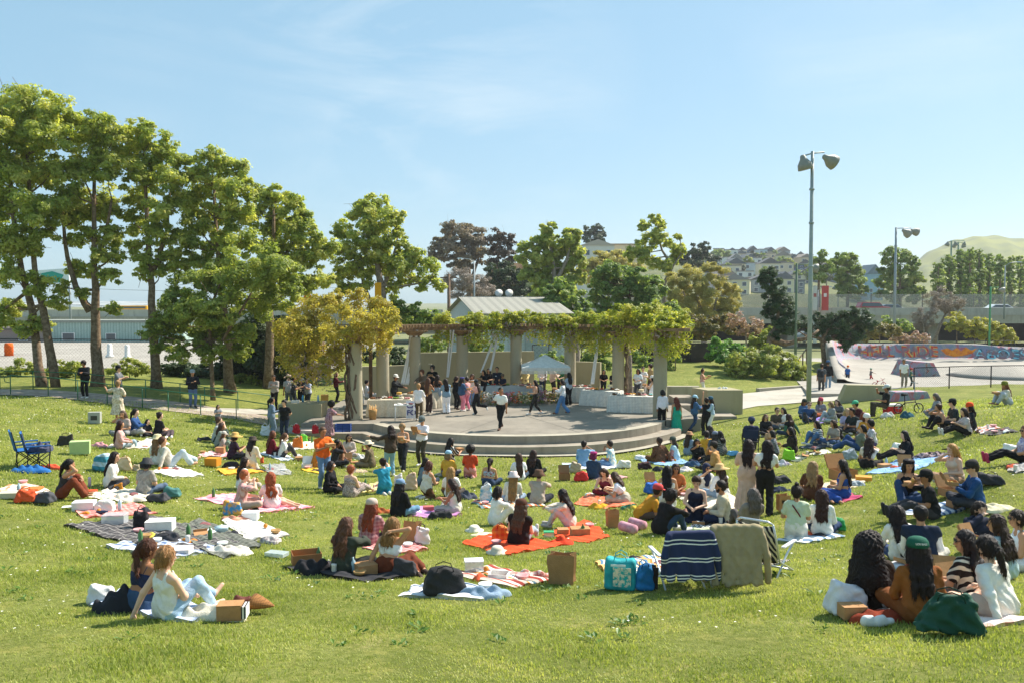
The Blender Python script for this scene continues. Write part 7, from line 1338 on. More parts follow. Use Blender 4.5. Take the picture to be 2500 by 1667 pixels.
BL = '''215,1478 300,1440 545,1495 470,1522|b4c0d6|pale blue quilt under the two women nearest the camera
160,1283 395,1262 600,1330 430,1358|4a4748~grid~8f8a86~6|big charcoal plaid blanket strewn with bags and boxes
255,1335 390,1312 545,1338 420,1368|d9dde4~plaid~5f7296~5|navy and white plaid blanket overlapping the charcoal one
400,1298 490,1266 640,1330 545,1366|77786f~plaid~55574f~6|grey checked blanket beside the white floral cloth
180,1243 345,1230 382,1256 205,1266|e2a49a~plaid~cc6a62~7|red gingham blanket with a white box on it
540,1272 605,1262 706,1308 612,1322|e6e2dc~mot~b9b4ae~9|white floral cloth crumpled beside the checked blanket
470,1217 560,1206 772,1238 640,1253|ea8796~mot~f0b6bc~4|bright pink blanket under the ginger haired pair
-14,1196 60,1180 128,1200 40,1222|e4ddd2~mot~d98a5a~3|cream and orange cloths at the lawn edge by the bags
372,1151 430,1138 502,1163 420,1166|ece8e0|plain white cloth beside the leaning man
210,1212 290,1186 372,1212 290,1228|ddd4c2~fl~9fa8a0~8|cream patterned blanket under the white shirted woman
252,1092 400,1068 412,1086 345,1097|e2d6c4|cream blanket under the long red haired woman
480,1110 560,1098 565,1116 500,1115|d98f98~mot~e8c9c6~6|pink blanket in front of the family
530,1147 600,1135 655,1152 545,1160|e0a33c|mustard yellow blanket under the wide hats
640,1136 690,1132 716,1159 660,1161|a4a39e~mot~8a8a88~9|grey speckled blanket beside the cream outfit woman
630,1106 680,1100 722,1122 690,1126|d4d9de~vs~8fa0b4~7|white and blue striped blanket below the red bags
700,1082 765,1078 772,1096 720,1099|d9d6c4|pale cloth under the orange bag
735,1147 780,1137 792,1150 775,1156|e2b63c|small yellow blanket behind the man in orange
700,1387 780,1371 1032,1404 900,1422|3b3a3d|charcoal blanket under the two women with a kraft box
880,1342 1000,1320 1044,1342 990,1352|e8a9a6~plaid~d9756f~8|pink gingham blanket under the plaid shirt woman
965,1457 1060,1416 1215,1440 1180,1462|d9dcdf~vs~4f627c~5|blue and white striped mat under the black bag
1090,1406 1200,1386 1348,1420 1260,1436|c8b9ac~multi~a5483c~2|red and blue striped rug under the white boxes
930,1250 1010,1235 1132,1255 1062,1267|b478ac~mot~c795bd~5|lilac purple blanket under the cream tank woman
880,1187 930,1178 952,1195 880,1204|d9c86a~mot~c9b8a0~5|yellow picnic cloth between teal dress and sundress
1152,1228 1220,1215 1338,1235 1180,1242|5f7a84~multi~c9704a~2|multicoloured blanket under the white bucket hat woman
1130,1327 1190,1304 1392,1330 1240,1357|e0512c|large orange blanket under the black vest woman
1330,1308 1430,1270 1486,1310 1440,1327|e2552e|second orange blanket with two kraft boxes
1402,1230 1440,1204 1552,1232 1480,1242|e26a4a~mot~e88a6a~4|coral red blanket under the bending women
1380,1142 1460,1130 1542,1140 1470,1147|dfe3ea|white blanket under the denim shirt man
1410,1167 1470,1158 1537,1165 1490,1174|dca6a8|dusty pink blanket behind the magenta head wrap
1560,1124 1640,1120 1702,1130 1620,1138|8fb4d6|light blue mat under the brown patterned shirt man
1650,1212 1740,1194 1852,1235 1720,1252|dccfba|cream blanket under the headscarf and straw hat women
1672,1292 1740,1262 1795,1290 1730,1308|d9d8d6~plaid~2c2c30~9|black and white patterned blanket before the bearded man
1448,1377 1600,1358 1692,1392 1520,1417|e0b070~multi~5f88a8~3|orange and blue striped beach towel under the low chairs
1895,1322 1985,1300 2062,1311 1970,1327|d9dde2~vs~6f8aa8~5|white and blue striped towel under the white blouse woman
1990,1197 2050,1164 2112,1180 2060,1202|e2cfae|pale yellow cloth beside the blue overalls woman
2010,1220 2060,1205 2107,1215 2060,1227|c94f78|magenta blanket under the blue overalls woman
2115,1158 2190,1124 2335,1108 2230,1152|6f9ace~mot~94b4dc~4|blue tie dye blanket under the black tee woman
2196,1254 2310,1224 2352,1245 2290,1264|cfd6de~vs~4a6a94~7|blue and white striped blanket under the man in black tee
2125,1494 2250,1470 2510,1520 2380,1538|e6d6d0~fl~d3a8a2~5|pale pink blanket under the rust sweater woman
2155,1384 2250,1364 2384,1394 2250,1407|d5d4d4~mot~b4b8bf~5|grey white blanket under the puffer vest man
1984,1025 2010,1017 2047,1030 2000,1034|8a7ac4|purple mat under the grey hoodie woman
2378,1050 2420,1037 2442,1045 2395,1060|d5dade~mot~d98a7a~6|pastel blanket beside the orange hat person
2398,1057 2460,1044 2484,1055 2420,1064|3a393b~mot~6a6664~5|dark rumpled blanket on the slope
2456,1146 2500,1133 2530,1150 2480,1158|a9a6a2~vs~8a8885~9|grey striped towel behind the pink shoes woman
1948,1092 2010,1079 2062,1085 1990,1098|4a525c|dark slate blanket under the striped tee woman
1975,1110 2010,1100 2034,1104 2000,1112|dad6c8|small white mat near the long jeans
1928,1127 1958,1108 1976,1113 1950,1128|5a6658|dark green mat by the lime bag'''
for l in BL.split('\n'):
 a, c, lb = l.split('|'); blanket([tuple(float(x) for x in q.split(',')) for q in a.split()], c, lb)
def spot(u, v, z=None): return on(u, v, z) if z is not None else G(u, v) + Vector((0, 0, .03))
def soft_bag(u, v, w, d, h, rz, col, label, name='bag', strap=None, z=None, noise=.012, top=.75, cat=None):
 g = np.random.default_rng(hash_(label)); ph = g.uniform(0, 6, 6); p = spot(u, v, z); hf_ = V3(w / 2, d / 2, h / 2); rd = min(hf_) * .38; pr = [(V3(-w / 2, -d / 2, .02), V3(w / 2, d / 2, h), .03, .03, .02), (V3(w / 2, -d / 2, .02), V3(-w / 2, d / 2, h), .03, .03, .02)]
 def f(P, D):
  x, y, zz = P[..., 0], P[..., 1], P[..., 2]; t = np.clip(zz / h, 0, 1); k = 1 + (top - 1) * t ** 1.3; ln = .12 * w * (g_l) * t
  zz = zz + .12 * h * np.sin(x / w * 5 + ph[3]) * t * (1 if noise > .007 else .25); q = np.stack([np.abs(x - ln) - hf_[0] * k + rd, np.abs(y) - hf_[1] * (k * .7 + .3 * (1 - t)) + rd, np.abs(zz - h / 2) - h / 2 + rd], -1)
  D = np.linalg.norm(np.maximum(q, 0), axis=-1) + np.minimum(q.max(-1), 0) - rd
  D = D + noise * (np.sin(x * 21 + ph[0] + 3 * np.sin(zz * 13 + y * 9)) * np.sin(zz * 17 + ph[1] + 2 * np.sin(y * 18)) + .7 * np.abs(np.sin(x * 15 + zz * 19 + ph[2])) - .3 + .5 * np.sin(y * 33 + x * 29 + ph[4]) * np.sin(zz * 37))
  return np.maximum(D, -P[..., 2])
 g_l = g.uniform(-1, 1)
 hh = max(.009, min(.02, max(w, h) / 30)); r_ = sdf_mesh(pr, hh, f); o = npmesh(name, r_[0], r_[1], M(*(col.split('~') + ['', '000000', '6'])[:3], float((col.split('~') + ['', '', '', '8'])[3] if len(col.split('~')) > 3 else 8), .75, .3, .6)); o.location = p; o.rotation_euler[2] = R(rz)
 if strap:
  for s_ in (-1, 1): MB().tube([(-w * .2, s_ * d * .22, h * .9), (-w * .17, s_ * d * .28, h * 1.1), (0, s_ * d * .3, h * 1.2), (w * .17, s_ * d * .28, h * 1.1), (w * .2, s_ * d * .22, h * .9)], .007, 5).build('handle', M(strap), o)
 return tag(o, label, cat or name.replace('_', ' ').split()[-1])
def pile(u, v, w, d, h, rz, col, label, name='jacket', z=None, cat=None):
 g = np.random.default_rng(hash_(label)); ph = g.uniform(0, 6, 6); n = 30; p = spot(u, v, z); rr, th = np.meshgrid(np.linspace(0, 1, 14), np.linspace(0, 2 * math.pi, n, endpoint=False))
 k = 1 + .16 * np.sin(th * 3 + ph[0]) + .1 * np.sin(th * 5 + ph[1]); x = rr * np.cos(th) * k * w / 2; y = rr * np.sin(th) * k * d / 2
 z_ = h * (1 - rr ** 2.2) ** .8 * (.72 + .28 * np.sin(x * 16 + ph[2] + 2 * np.sin(y * 12)) * np.sin(y * 18 + ph[3]) + .16 * np.sin(x * 31 + y * 22 + ph[4])) - .03 * (rr > .99)
 V = np.dstack([x, y, z_]).reshape(-1, 3); I = np.arange(n * 14).reshape(n, 14); F = np.stack([I[:, :-1], I[:, 1:], np.roll(I, -1, 0)[:, 1:], np.roll(I, -1, 0)[:, :-1]], -1).reshape(-1, 4)
 q = col.split('~'); o = npmesh(name, V, F, M(q[0], q[1] if len(q) > 1 else '', q[2] if len(q) > 2 else '000000', float(q[3]) if len(q) > 3 else 9, .9, .15, .6)); o.location = p; o.rotation_euler[2] = R(rz); return tag(o, label, cat or name.replace('_', ' '))
def paper_bag(u, v, w, d, h, rz, label, col='b98d60', txt=None, tilt=0, handles=False, z=None, name='paper_bag'):
 p = spot(u, v, z); g = np.random.default_rng(hash_(label)); b = MB(); n = 5; V = []
 for i in range(n):
  t = i / (n - 1); k = 1 - .05 * math.sin(t * 6);
  for (sx, sy) in ((-1, -1), (0, -1), (1, -1), (1, 0), (1, 1), (0, 1), (-1, 1), (-1, 0)):
   pin = (.78 - .22 * t) if sx != 0 and sy == 0 else 1; V.append((sx * w / 2 * k * pin + g.normal() * .004, sy * d / 2 * k * (1 if sy else 1) + g.normal() * .004, h * t + (.012 * g.normal() if i == n - 1 else 0)))
 b.add(V, [(i * 8 + j, i * 8 + (j + 1) % 8, (i + 1) * 8 + (j + 1) % 8, (i + 1) * 8 + j) for i in range(n - 1) for j in range(8)] + [tuple(range(8))[::-1]])
 o = b.build(name, M(col, 'mot', col, 5, .85, .2, .6), None, p, R(rz)); o.rotation_euler[0] = R(tilt); s = o.modifiers.new('thick', 'SOLIDIFY'); s.thickness = .004
 if handles:
  [MB().tube([(-w * .2, s_ * d / 2, h), (-w * .17, s_ * d / 2, h + .1), (w * .17, s_ * d / 2, h + .1), (w * .2, s_ * d / 2, h)], .006, 5).build('handle', M('8a6a4a'), o) for s_ in (-1, 1)]
 if txt: text(txt, 'bag_lettering', M('2a2420'), .09, o, frame((0, -d / 2 - .012, h * .62), (1,0,0),(0, 0, 1)), .002, .003)
 return tag(o, label, 'paper bag')
def hard_box(u, v, w, d, h, rz, col, label, name='box', z=None, lidcol=None, alpha=None, band=None, cat=None):
 p = spot(u, v, z); m = GLASSY('mat_tub', col, alpha) if alpha else M(col, rough=.6, var=.06, bump=.15)
 o = MB().box((0, 0, h / 2), (w, d, h), taper=1.03).build(name, m, None, p, R(rz), bevel=.008)
 if lidcol: MB().box((0, 0, h + .008), (w * 1.06, d * 1.06, .016)).build('lid', M(lidcol, rough=.5), o)
 if band: MB().box((0, -d / 2 - .003, h * .5), (w * .55, .004, h * .4)).build('print', M(band), o)
 return tag(o, label, cat or name.replace('_', ' ').split()[-1])
# left of the lawn
soft_bag(62, 1226, .42, .28, .26, 20, 'e0562a', 'orange backpack at the lawn edge', 'backpack', '7a2a1a'); soft_bag(108, 1228, .46, .3, .2, -10, '4a4b50', 'grey backpack lying beside the orange one', 'backpack', '2a2a2c')
hard_box(206, 1246, .42, .3, .18, 12, 'e6e4e4', 'white carton on the corner of the gingham blanket', 'carton', cat='box'); hard_box(166, 1240, .22, .16, .015, 12, 'efefef', 'flat white lid on the grass beside the white carton', 'cardboard_sheet', cat='cardboard')
soft_bag(256, 1250, .44, .3, .22, 5, 'e9e3d8', 'white plastic bag on the gingham blanket', 'plastic_bag'); pile(208, 1258, .26, .16, .07, 0, 'd9802c', 'orange snack pouch on the gingham blanket', 'snack_pouch', cat='snack');
tag(MB().lathe([(.035, 0), (.036, .16), (.015, .2), (.015, .24)], (0, 0, .04), 12, M4=Matrix.Rotation(R(85), 4, 'Y')).build('bottle', M('2f3f5c', rough=.3), None, spot(236, 1258)), 'dark blue bottle lying on the gingham blanket', 'bottle')
hard_box(30, 1216, .5, .3, .12, 8, 'c9c2aa', 'pale box among the cloths at the lawn edge', 'carton', cat='box'); hard_box(72, 1198, .5, .3, .05, 5, 'e07a3c', 'orange tray among the cloths at the lawn edge', 'tray')
hard_box(216, 1205, .34, .2, .06, 8, 'd6502a', 'orange lunch container beside the brown trousers', 'container'); tag(MB().lathe([(.035, 0), (.038, .2), (.03, .23)], (0, 0, 0), 12).build('bottle', M('cfb8d4', rough=.3), None, spot(219, 1190)), 'pale lilac bottle by the white shirted woman', 'bottle')
soft_bag(287, 1200, .24, .1, .17, 15, 'd68a2c', 'small orange handbag on the white shirted woman side', 'handbag'); soft_bag(385, 1224, .52, .34, .16, -5, '3a3a3e', 'dark grey bag behind the charcoal hat person', 'bag'); soft_bag(420, 1214, .42, .3, .22, 10, '4a7a74', 'teal green bag beside the dark grey bag', 'bag')
pile(300, 1222, .9, .4, .14, 0, 'ddd3c0', 'cream throw heaped by the charcoal hat person', 'throw')
soft_bag(255, 1150, .6, .4, .42, -25, '3f8a9a~hs~b8ccd4~4', 'teal banded picnic bag beside the dark haired woman', 'picnic_bag'); soft_bag(305, 1150, .42, .18, .34, 5, 'dcb893', 'straw coloured tote with leather straps', 'tote_bag', 'a5764a'); soft_bag(332, 1152, .2, .16, .2, 5, 'a89a80', 'small patterned pouch beside the straw tote', 'pouch')
soft_bag(160, 1088, .5, .16, .32, 5, '3a352f', 'black tote standing alone on the grass', 'tote_bag', '2a2622'); hard_box(196, 1109, .52, .34, .38, 20, 'b4c98a', 'pale green shopping bag standing on the grass', 'shopping_bag', cat='bag')
hb = hard_box(232, 1034, .42, .22, .42, 8, 'a9aaa2', 'grey printed cooler bag behind the seated group', 'cooler_bag', cat='bag', band='4a4a44'); pile(243, 1089, .55, .3, .13, 0, 'd8979c', 'pink folded cloth beside the long red hair', 'folded_cloth', cat='cloth')
pile(122, 1144, .7, .3, .12, 0, 'd9573a', 'orange red cloth on the grass by the blue chairs', 'cloth'); kraft_box(spot(318, 1056), .28, .2, .1, .2, False, 'closed kraft box among the seated group by the tree side')
# charcoal plaid blanket things
hard_box(281, 1281, .42, .28, .2, 6, 'd9dde0', 'clear plastic tub at the back of the charcoal blanket', 'tub', None, None, .55); soft_bag(345, 1294, .3, .24, .38, 20, '2a2326', 'dark maroon tote leaning on the white box', 'tote_bag', '1d1a1c')
kraft_box(spot(392, 1298), .5, .34, .2, .15, False, 'large white carton beside the maroon tote', m_white); pile(366, 1316, .42, .3, .12, 0, 'dcc85a', 'yellow cloth bundle on the charcoal blanket', 'cloth'); soft_bag(402, 1322, .5, .34, .13, 10, '35353a', 'flat black bag next to the yellow cloth', 'bag', '222225')
pile(462, 1326, .34, .2, .08, 0, 'd98a3a', 'orange net of fruit on the checked blanket', 'fruit_net', cat='fruit'); tag(MB().lathe([(.12, 0), (.13, .09), (.135, .1), (.135, .115), (.01, .12)], (0, 0, 0), 20).build('tub', M('b9d0d6', rough=.4), None, spot(541, 1302)), 'round pale blue lidded tub on the checked blanket', 'tub')
kraft_box(spot(436, 1352), .42, .3, .07, .1, False, 'flat white cake box with a red edge', M('e9dcd8', rough=.6)); pile(572, 1272, .6, .3, .12, 0, 'e2a184~hs~d98a70~20', 'peach striped cloth beside the white carton', 'cloth')
hard_box(612, 1272, .32, .26, .19, 4, 'e2e2e0', 'white carton at the corner of the pink blanket', 'carton', cat='box'); sb_ = soft_bag(570, 1258, .44, .2, .3, 12, '3f8fc4~mot~d9a04a~9', 'blue snack bag lying on the pink blanket', 'snack_bag', cat='bag'); pile(560, 1350, .9, .42, .13, 0, 'e6dccb', 'cream jacket dropped beside the checked blanket', 'jacket')
hard_box(676, 1360, .36, .2, .07, -18, 'cfdadb', 'clear lid tub on the grass beside the cream jacket', 'tub', None, None, .6); pile(662, 1322, .4, .3, .1, 0, 'cfc6c0~mot~8a7f80~14', 'patterned scarf on the white floral cloth', 'scarf')
# two women nearest
pile(292, 1488, .62, .5, .3, 0, '2f2f33', 'dark grey jacket heaped behind the bandana woman', 'jacket'); soft_bag(246, 1474, .34, .26, .22, 15, 'd9d8d4', 'white cap and bag beside the dark jacket', 'bag')
pile(505, 1508, 1.0, .38, .16, -5, 'e4dac6', 'cream throw folded behind the white tank woman', 'throw'); bx = kraft_box(spot(563, 1514), .28, .2, .17, .1, False, 'kraft carton with striped side beside the cream throw'); MB().box((.16, 0, .09), (.08, .19, .14)).build('striped_sleeve', M('e4e0d8', 'vs', '2a2a2c', 26), bx)
M4 = Matrix.Rotation(R(98), 4, 'Y'); tag(MB().lathe([(.23, -.2), (.2, -.1), (.12, .1), (.03, .26), (.005, .28)], (0, 0, .1), 26, M4=M4 @ Matrix.Scale(.6, 4), sx=.66).build('straw_hat', M('9a6a3c', 'grid', '6f4a28', 40), None, spot(640, 1497), R(-12)), 'woven brown straw hat lying on its side', 'hat'); soft_bag(592, 1494, .26, .2, .18, 10, '5f2f22', 'dark red leather bag by the straw hat', 'bag')
# centre
kraft_box(spot(748, 1380), .46, .36, .2, .35, 2, 'large open kraft carton on the charcoal blanket corner', M('a8774a')); pile(762, 1396, .62, .42, .22, 0, '2a292c', 'black jacket heaped over the open kraft carton', 'jacket'); kraft_box(spot(893, 1404), .3, .26, .15, .5, False, 'kraft box between the two women on charcoal blanket'); soft_bag(988, 1408, .4, .16, .26, -10, '3d3a3e', 'dark folded bag at the blanket corner beside the rust skirt', 'bag')
paper_bag(1002, 1330, .28, .17, .42, -25, 'kraft shopping bag tilted beside the plaid shirt woman', 'ad8457', None, -12, True); soft_bag(1030, 1332, .3, .14, .34, 20, 'e2d6d4', 'white tote with dark straps on the gingham blanket', 'tote_bag', '3a3436')
hard_box(1157, 1398, .28, .2, .17, 8, 'cfd8dc', 'tall clear tub on the red and blue rug', 'tub', None, 'dfe4e6', .5); kraft_box(spot(1218, 1418), .28, .22, .1, -.2, 2, 'open white food box on the red and blue rug', m_white); soft_bag(1085, 1452, .6, .34, .34, 12, '2b2a2c', 'large black bag on the striped mat', 'bag', '1f1e20')
pile(1182, 1456, .66, .3, .14, 0, '8fa3b8', 'faded denim jacket on the striped mat edge', 'jacket'); pile(1300, 1412, .6, .24, .13, 0, 'ddc9c0~mot~b06a60~12', 'cream and red cloth beside the tall paper bag', 'cloth'); paper_bag(1372, 1425, .38, .22, .42, -14, 'tall open kraft paper bag standing on the grass', 'a67d54')
tag(MB().lathe([(.1, 0), (.3, .1), (.31, .11), (.1, .04)], (0, 0, 0), 20).build('plate', M('4f6484'), None, spot(990, 1462)), 'navy folded mat end on the grass', 'mat') if False else None
hat_ = lambda u, v, c, lb: tag(MB().lathe([(.0, 0), (.2, 0), (.205, .012), (.12, .02), (.112, .08), (.08, .115), (.01, .12)], (0, 0, 0), 22).build('hat', hexpat(c), None, spot(u, v)), lb, 'hat')
hat_(1214, 1352, 'd6cbb8', 'cream sun hat lying on the big orange blanket'); hat_(1158, 1298, 'ebe4d2', 'white hat on the grass behind the person in white'); pile(1185, 1308, .6, .34, .05, 0, 'e9e0b8', 'pale yellow cloth under the white hat', 'cloth')
soft_bag(1222, 1324, .36, .16, .3, 15, 'd0552a~plaid~e08a3a~9', 'orange checked tote on the orange blanket', 'tote_bag', '8a2f20'); hard_box(1206, 1316, .3, .16, .02, 10, '4fa8c4', 'thin turquoise folder on the orange blanket', 'folder'); kraft_box(spot(1374, 1308), .22, .2, .12, .1, False, 'small kraft cube box on the second orange blanket'); kraft_box(spot(1416, 1312), .38, .26, .17, .08, False, 'bigger kraft box beside the small cube box')
hard_box(1340, 1312, .2, .14, .09, 0, 'b9cfc0', 'tub with a bright green lid on the orange blanket', 'tub', None, '3fa06a', .6); paper_bag(1495, 1288, .26, .17, .38, 10, 'kraft paper bag beside the mustard tee man', 'b4885a')
pile(1372, 1330, .5, .3, .14, 0, 'd8452a', 'red orange cloth bunched between the orange blankets', 'cloth'); pile(1462, 1240, .5, .3, .13, 0, 'dba22c', 'golden yellow cloth on the coral blanket', 'cloth'); pile(1537, 1242, .42, .28, .12, 0, '2f7a66~mot~d9b23c~9', 'green and yellow cloth by the mustard tee man', 'cloth')
for (u, v, lb) in ((1533, 1302, 'pink rolled mat, front roll of the pair'), (1556, 1292, 'pink rolled mat, rear roll behind the front one')): tag(MB().lathe([(.02, -.2), (.1, -.2), (.1, .2), (.02, .2)], (0, 0, .1), 18, M4=Matrix.Rotation(R(90), 4, 'X')).build('rolled_mat', M('d9a9b4', 'mot', 'c98f9e', 9), None, spot(u, v), R(35)), lb, 'mat', 'pink rolled mats')
soft_bag(1590, 1205, .4, .3, .32, 20, '2f6ac0', 'bright blue plastic bag behind the black haired woman', 'plastic_bag'); kraft_box(spot(1590, 1178), .32, .26, .05, .1, True, 'open kraft box before the black haired woman'); soft_bag(1710, 1322, .42, .26, .26, -10, 'c9cfa4', 'pale green lunch bag behind the black jacket man', 'lunch_bag')
tag(MB().lathe([(.035, 0), (.045, .11), (.046, .115), (.04, .11)], (0, 0, 0), 14).build('cup', M('8f3a2a'), None, spot(1640, 1262)), 'dark red cup on the cream blanket corner', 'cup')
soft_bag(1003, 1196, .38, .2, .46, 8, 'd2b096', 'tan canvas tote beside the denim jacket woman', 'tote_bag', '3a2a20'); soft_bag(973, 1186, .28, .2, .34, 0, 'd9cfcf', 'pale plastic bag beside the tan canvas tote', 'plastic_bag'); pile(1140, 1216, .56, .4, .2, 0, '4a4e5a', 'navy jacket heaped by the blonde woman', 'jacket'); soft_bag(1188, 1228, .36, .2, .46, -5, 'e4e4e2~mot~2f9ab8~3', 'white and turquoise shopping bag behind the bucket hat', 'shopping_bag', 'e8e8e8')
soft_bag(1075, 1266, .6, .26, .16, 8, '2b2b2e', 'black bag spilling on the lilac blanket', 'bag', '1d1d20'); kraft_box(spot(1046, 1248), .26, .2, .1, .2, False, 'dusty pink box on the lilac blanket', M('b0605f')); pile(925, 1252, .6, .3, .14, 0, 'a55a34', 'rust coloured jacket behind the black jacket person', 'jacket')
kraft_box(spot(848, 1128), .3, .24, .09, .1, True, 'open kraft box before the sunglasses woman'); pile(880, 1120, .5, .3, .2, 0, 'e2ddd6', 'white cloth bag beside the sunglasses woman', 'cloth_bag', cat='bag'); kraft_box(spot(866, 1132), .26, .2, .05, .4, False, 'flat kraft box with orange side by the cream hat man'); pile(870, 1152, .7, .4, .1, 0, '6a6a6e~mot~c9b08a~12', 'grey jacket among the kraft boxes', 'jacket')
kraft_box(spot(538, 1108), .28, .2, .2, .05, False, 'tall kraft box in front of the family'); hard_box(520, 1138, .4, .28, .24, -12, 'd68f2c', 'orange gift carton beside the wide straw hat', 'carton', cat='box'); soft_bag(562, 1142, .5, .3, .16, 0, '2a272c', 'black bag beside the wide straw hat', 'bag'); soft_bag(640, 1132, .12, .1, .22, 0, 'd65a2c', 'small orange bag beside the cream outfit', 'bag')
soft_bag(500, 1076, .5, .24, .12, 10, '26282e', 'dark bag behind the pale grey shirt man', 'bag')
# near the stage ledge
for (u, v, c, lb, w, h) in ((723, 1057, 'c41f2a', 'red shopping bag on the ledge beside the woman in black', .34, .36), (771, 1057, 'b81f2c', 'second red shopping bag at the end of the ledge', .3, .34), (740, 1079, '6fc43a', 'lime green bag on the grass below the ledge', .34, .3), (727, 1094, 'e8782c', 'orange plastic bag standing below the ledge', .42, .4), (647, 1064, 'd9dfe4', 'white plastic bag at the foot of the coverall woman', .4, .42), (712, 1057, '9fa4a4', 'grey striped bag on the ledge beside the red one', .3, .3)):
 soft_bag(u, v, w, .22, h, 5, c, lb, 'shopping_bag', 'e8e2dc', -.17 if v < 1060 and u > 700 else None, cat='bag')
hard_box(752, 1055, .6, .3, .1, 3, 'dcc8bc', 'pale pink carton between the red bags', 'carton', -.17, cat='box'); kraft_box(spot(732, 1124), .3, .24, .1, .2, False, 'kraft box in front of the white tee woman'); kraft_box(spot(750, 1142), .34, .26, .13, .1, True, 'open white and orange box behind the orange man', m_white)
cr = empty('crate', on(838, 1052, 0), .05); tag(cr, 'dark blue plastic crate on the step', 'crate'); b = MB().box((0, 0, .02), (.62, .42, .03))
for z_ in (.09, .18, .27): b.box((0, -.2, z_), (.62, .02, .06)).box((0, .2, z_), (.62, .02, .06)).box((-.3, 0, z_), (.02, .42, .06)).box((.3, 0, z_), (.02, .42, .06))
b.build('slatted_body', M('24407f', rough=.5), cr); b = MB(); [b.box((x, y, .15), (.03, .03, .3)) for x in (-.3, 0, .3) for y in (-.205, .205)]; b.build('corner_posts', M('1f366c'), cr)
for i, (u, c, lb) in enumerate(((730, '3f9ac4', 'tall blue bottle on the block by the railing'), (768, 'a9c4d4', 'pale blue bottle on the block by the railing'))): tag(MB().lathe([(.05, 0), (.052, .24), (.03, .29), (.03, .33)], (0, 0, 0), 12).build('bottle', M(c, rough=.3), None, (at(u, 0, 40).x, 39.9, .62)), lb, 'bottle')
for i, (u, y, c, lb) in enumerate(((710, 39.6, 'dcd8d2', 'white carton on the block by the railing'), (783, 41.5, 'c99a4a', 'kraft carton behind the block by the railing'))): hard_box(0, 0, .34, .26, .12 if i == 0 else .3, 5, c, lb, 'carton', cat='box'); o = COL.objects[-1] if False else bpy.data.objects[sorted([x.name for x in bpy.data.objects if x.name.startswith('carton')])[-1]]; o.location = (at(u, 0, y).x, y, .62 if i == 0 else .5)
for i, u in enumerate((1768, 1778, 1785)): o = pile(1700, 1000, .2, .14, .13, i * 50, 'f0eeec', ['crumpled white napkin nearest the step on the concrete block', 'middle crumpled white napkin on the concrete block', 'outer crumpled white napkin on the concrete block'][i], 'napkin', 0); o.location = (at(u, 0, 44).x, 44.1, .83)
# right of the lawn
kraft_box(spot(1378, 1172), .34, .28, .2, .05, True, 'open brown box beside the red backpack', m_kraft2); soft_bag(1418, 1174, .46, .32, .26, 8, 'cf2f2a', 'red backpack behind the denim jacket person', 'backpack', '8a1f1c'); soft_bag(1404, 1154, .42, .3, .34, 0, 'b5a48a', 'beige backpack behind the red one', 'backpack', '3a352c'); hard_box(1386, 1138, .4, .3, .08, 0, 'd6dde0', 'white tray beside the light denim man', 'tray')
soft_bag(1522, 1142, .5, .34, .26, 0, 'e6e0d2', 'white cloth bag beside the teal floral shirt man', 'cloth_bag', cat='bag'); soft_bag(1566, 1122, .5, .3, .14, 0, 'e6e6e8', 'white pillow beside the brown patterned shirt man', 'pillow'); soft_bag(1574, 1144, .5, .34, .2, 0, '3a2224', 'black and red backpack on the grass near the magenta wrap', 'backpack', 'a02a2a'); pile(1612, 1148, .5, .34, .14, 0, '3a3a40', 'dark jacket beside the black and red backpack', 'jacket')
pile(1668, 1150, .8, .44, .14, 0, 'e4d8d4', 'white and pink cloth behind the headscarf woman', 'cloth'); pile(1692, 1138, .6, .3, .2, 0, '3f5a78', 'denim jacket in front of the name tag woman', 'jacket'); soft_bag(1792, 1112, .44, .3, .16, 15, '6fb0d8', 'sky blue bag by the patterned shirt woman', 'bag')
soft_bag(1908, 1180, .52, .34, .2, 10, '2a2c33', 'black backpack behind the standing women', 'backpack', '1c1d22'); pile(1900, 1200, .6, .34, .13, 0, '2d3648', 'navy jacket under the black backpack', 'jacket'); pile(1912, 1136, .5, .32, .16, 0, 'dcd8d8~mot~8a7f9a~9', 'white patterned cloth beside the lime bag', 'cloth'); soft_bag(1925, 1124, .42, .26, .36, -20, '8fd02c', 'lime green shopping bag by the black coat woman', 'shopping_bag', '6aa01f', cat='bag')
paper_bag(1912, 1248, .26, .18, .34, 8, 'kraft paper bag with letters behind the standing women', 'b98a5a', 'BUS'); soft_bag(2042, 1296, .34, .24, .26, 0, '1f8a4a', 'green plastic bag beside the white blouse woman', 'plastic_bag'); soft_bag(2074, 1122, .5, .34, .3, 20, '8f9aa4', 'grey backpack beside the cream sleeveless woman', 'backpack', '4a5058')
kraft_box(spot(2058, 1172), .56, .42, .26, .3, True, 'largest open kraft carton behind the blue overalls woman', M('a3764a')); kraft_box(spot(2048, 1190), .32, .26, .12, .1, False, 'kraft box in front of the largest open carton'); hard_box(2108, 1176, .36, .26, .12, -20, 'd6922f', 'orange carton on the pale yellow cloth', 'carton', cat='box'); pile(2090, 1186, .5, .3, .13, 0, 'c9cfd4~mot~7a8690~12', 'grey patterned cloth by the orange carton', 'cloth')
soft_bag(2192, 1100, .44, .3, .24, 10, 'e4e4e2', 'white plastic bag beside the black tee woman', 'plastic_bag'); tag(MB().tube([(-.3, 0, .03), (.1, 0, .035), (.32, 0, .03)], [.015, .04, .02], 8).build('umbrella', m_dark, None, spot(2323, 1100), .1), 'folded black umbrella lying on the slope', 'umbrella')
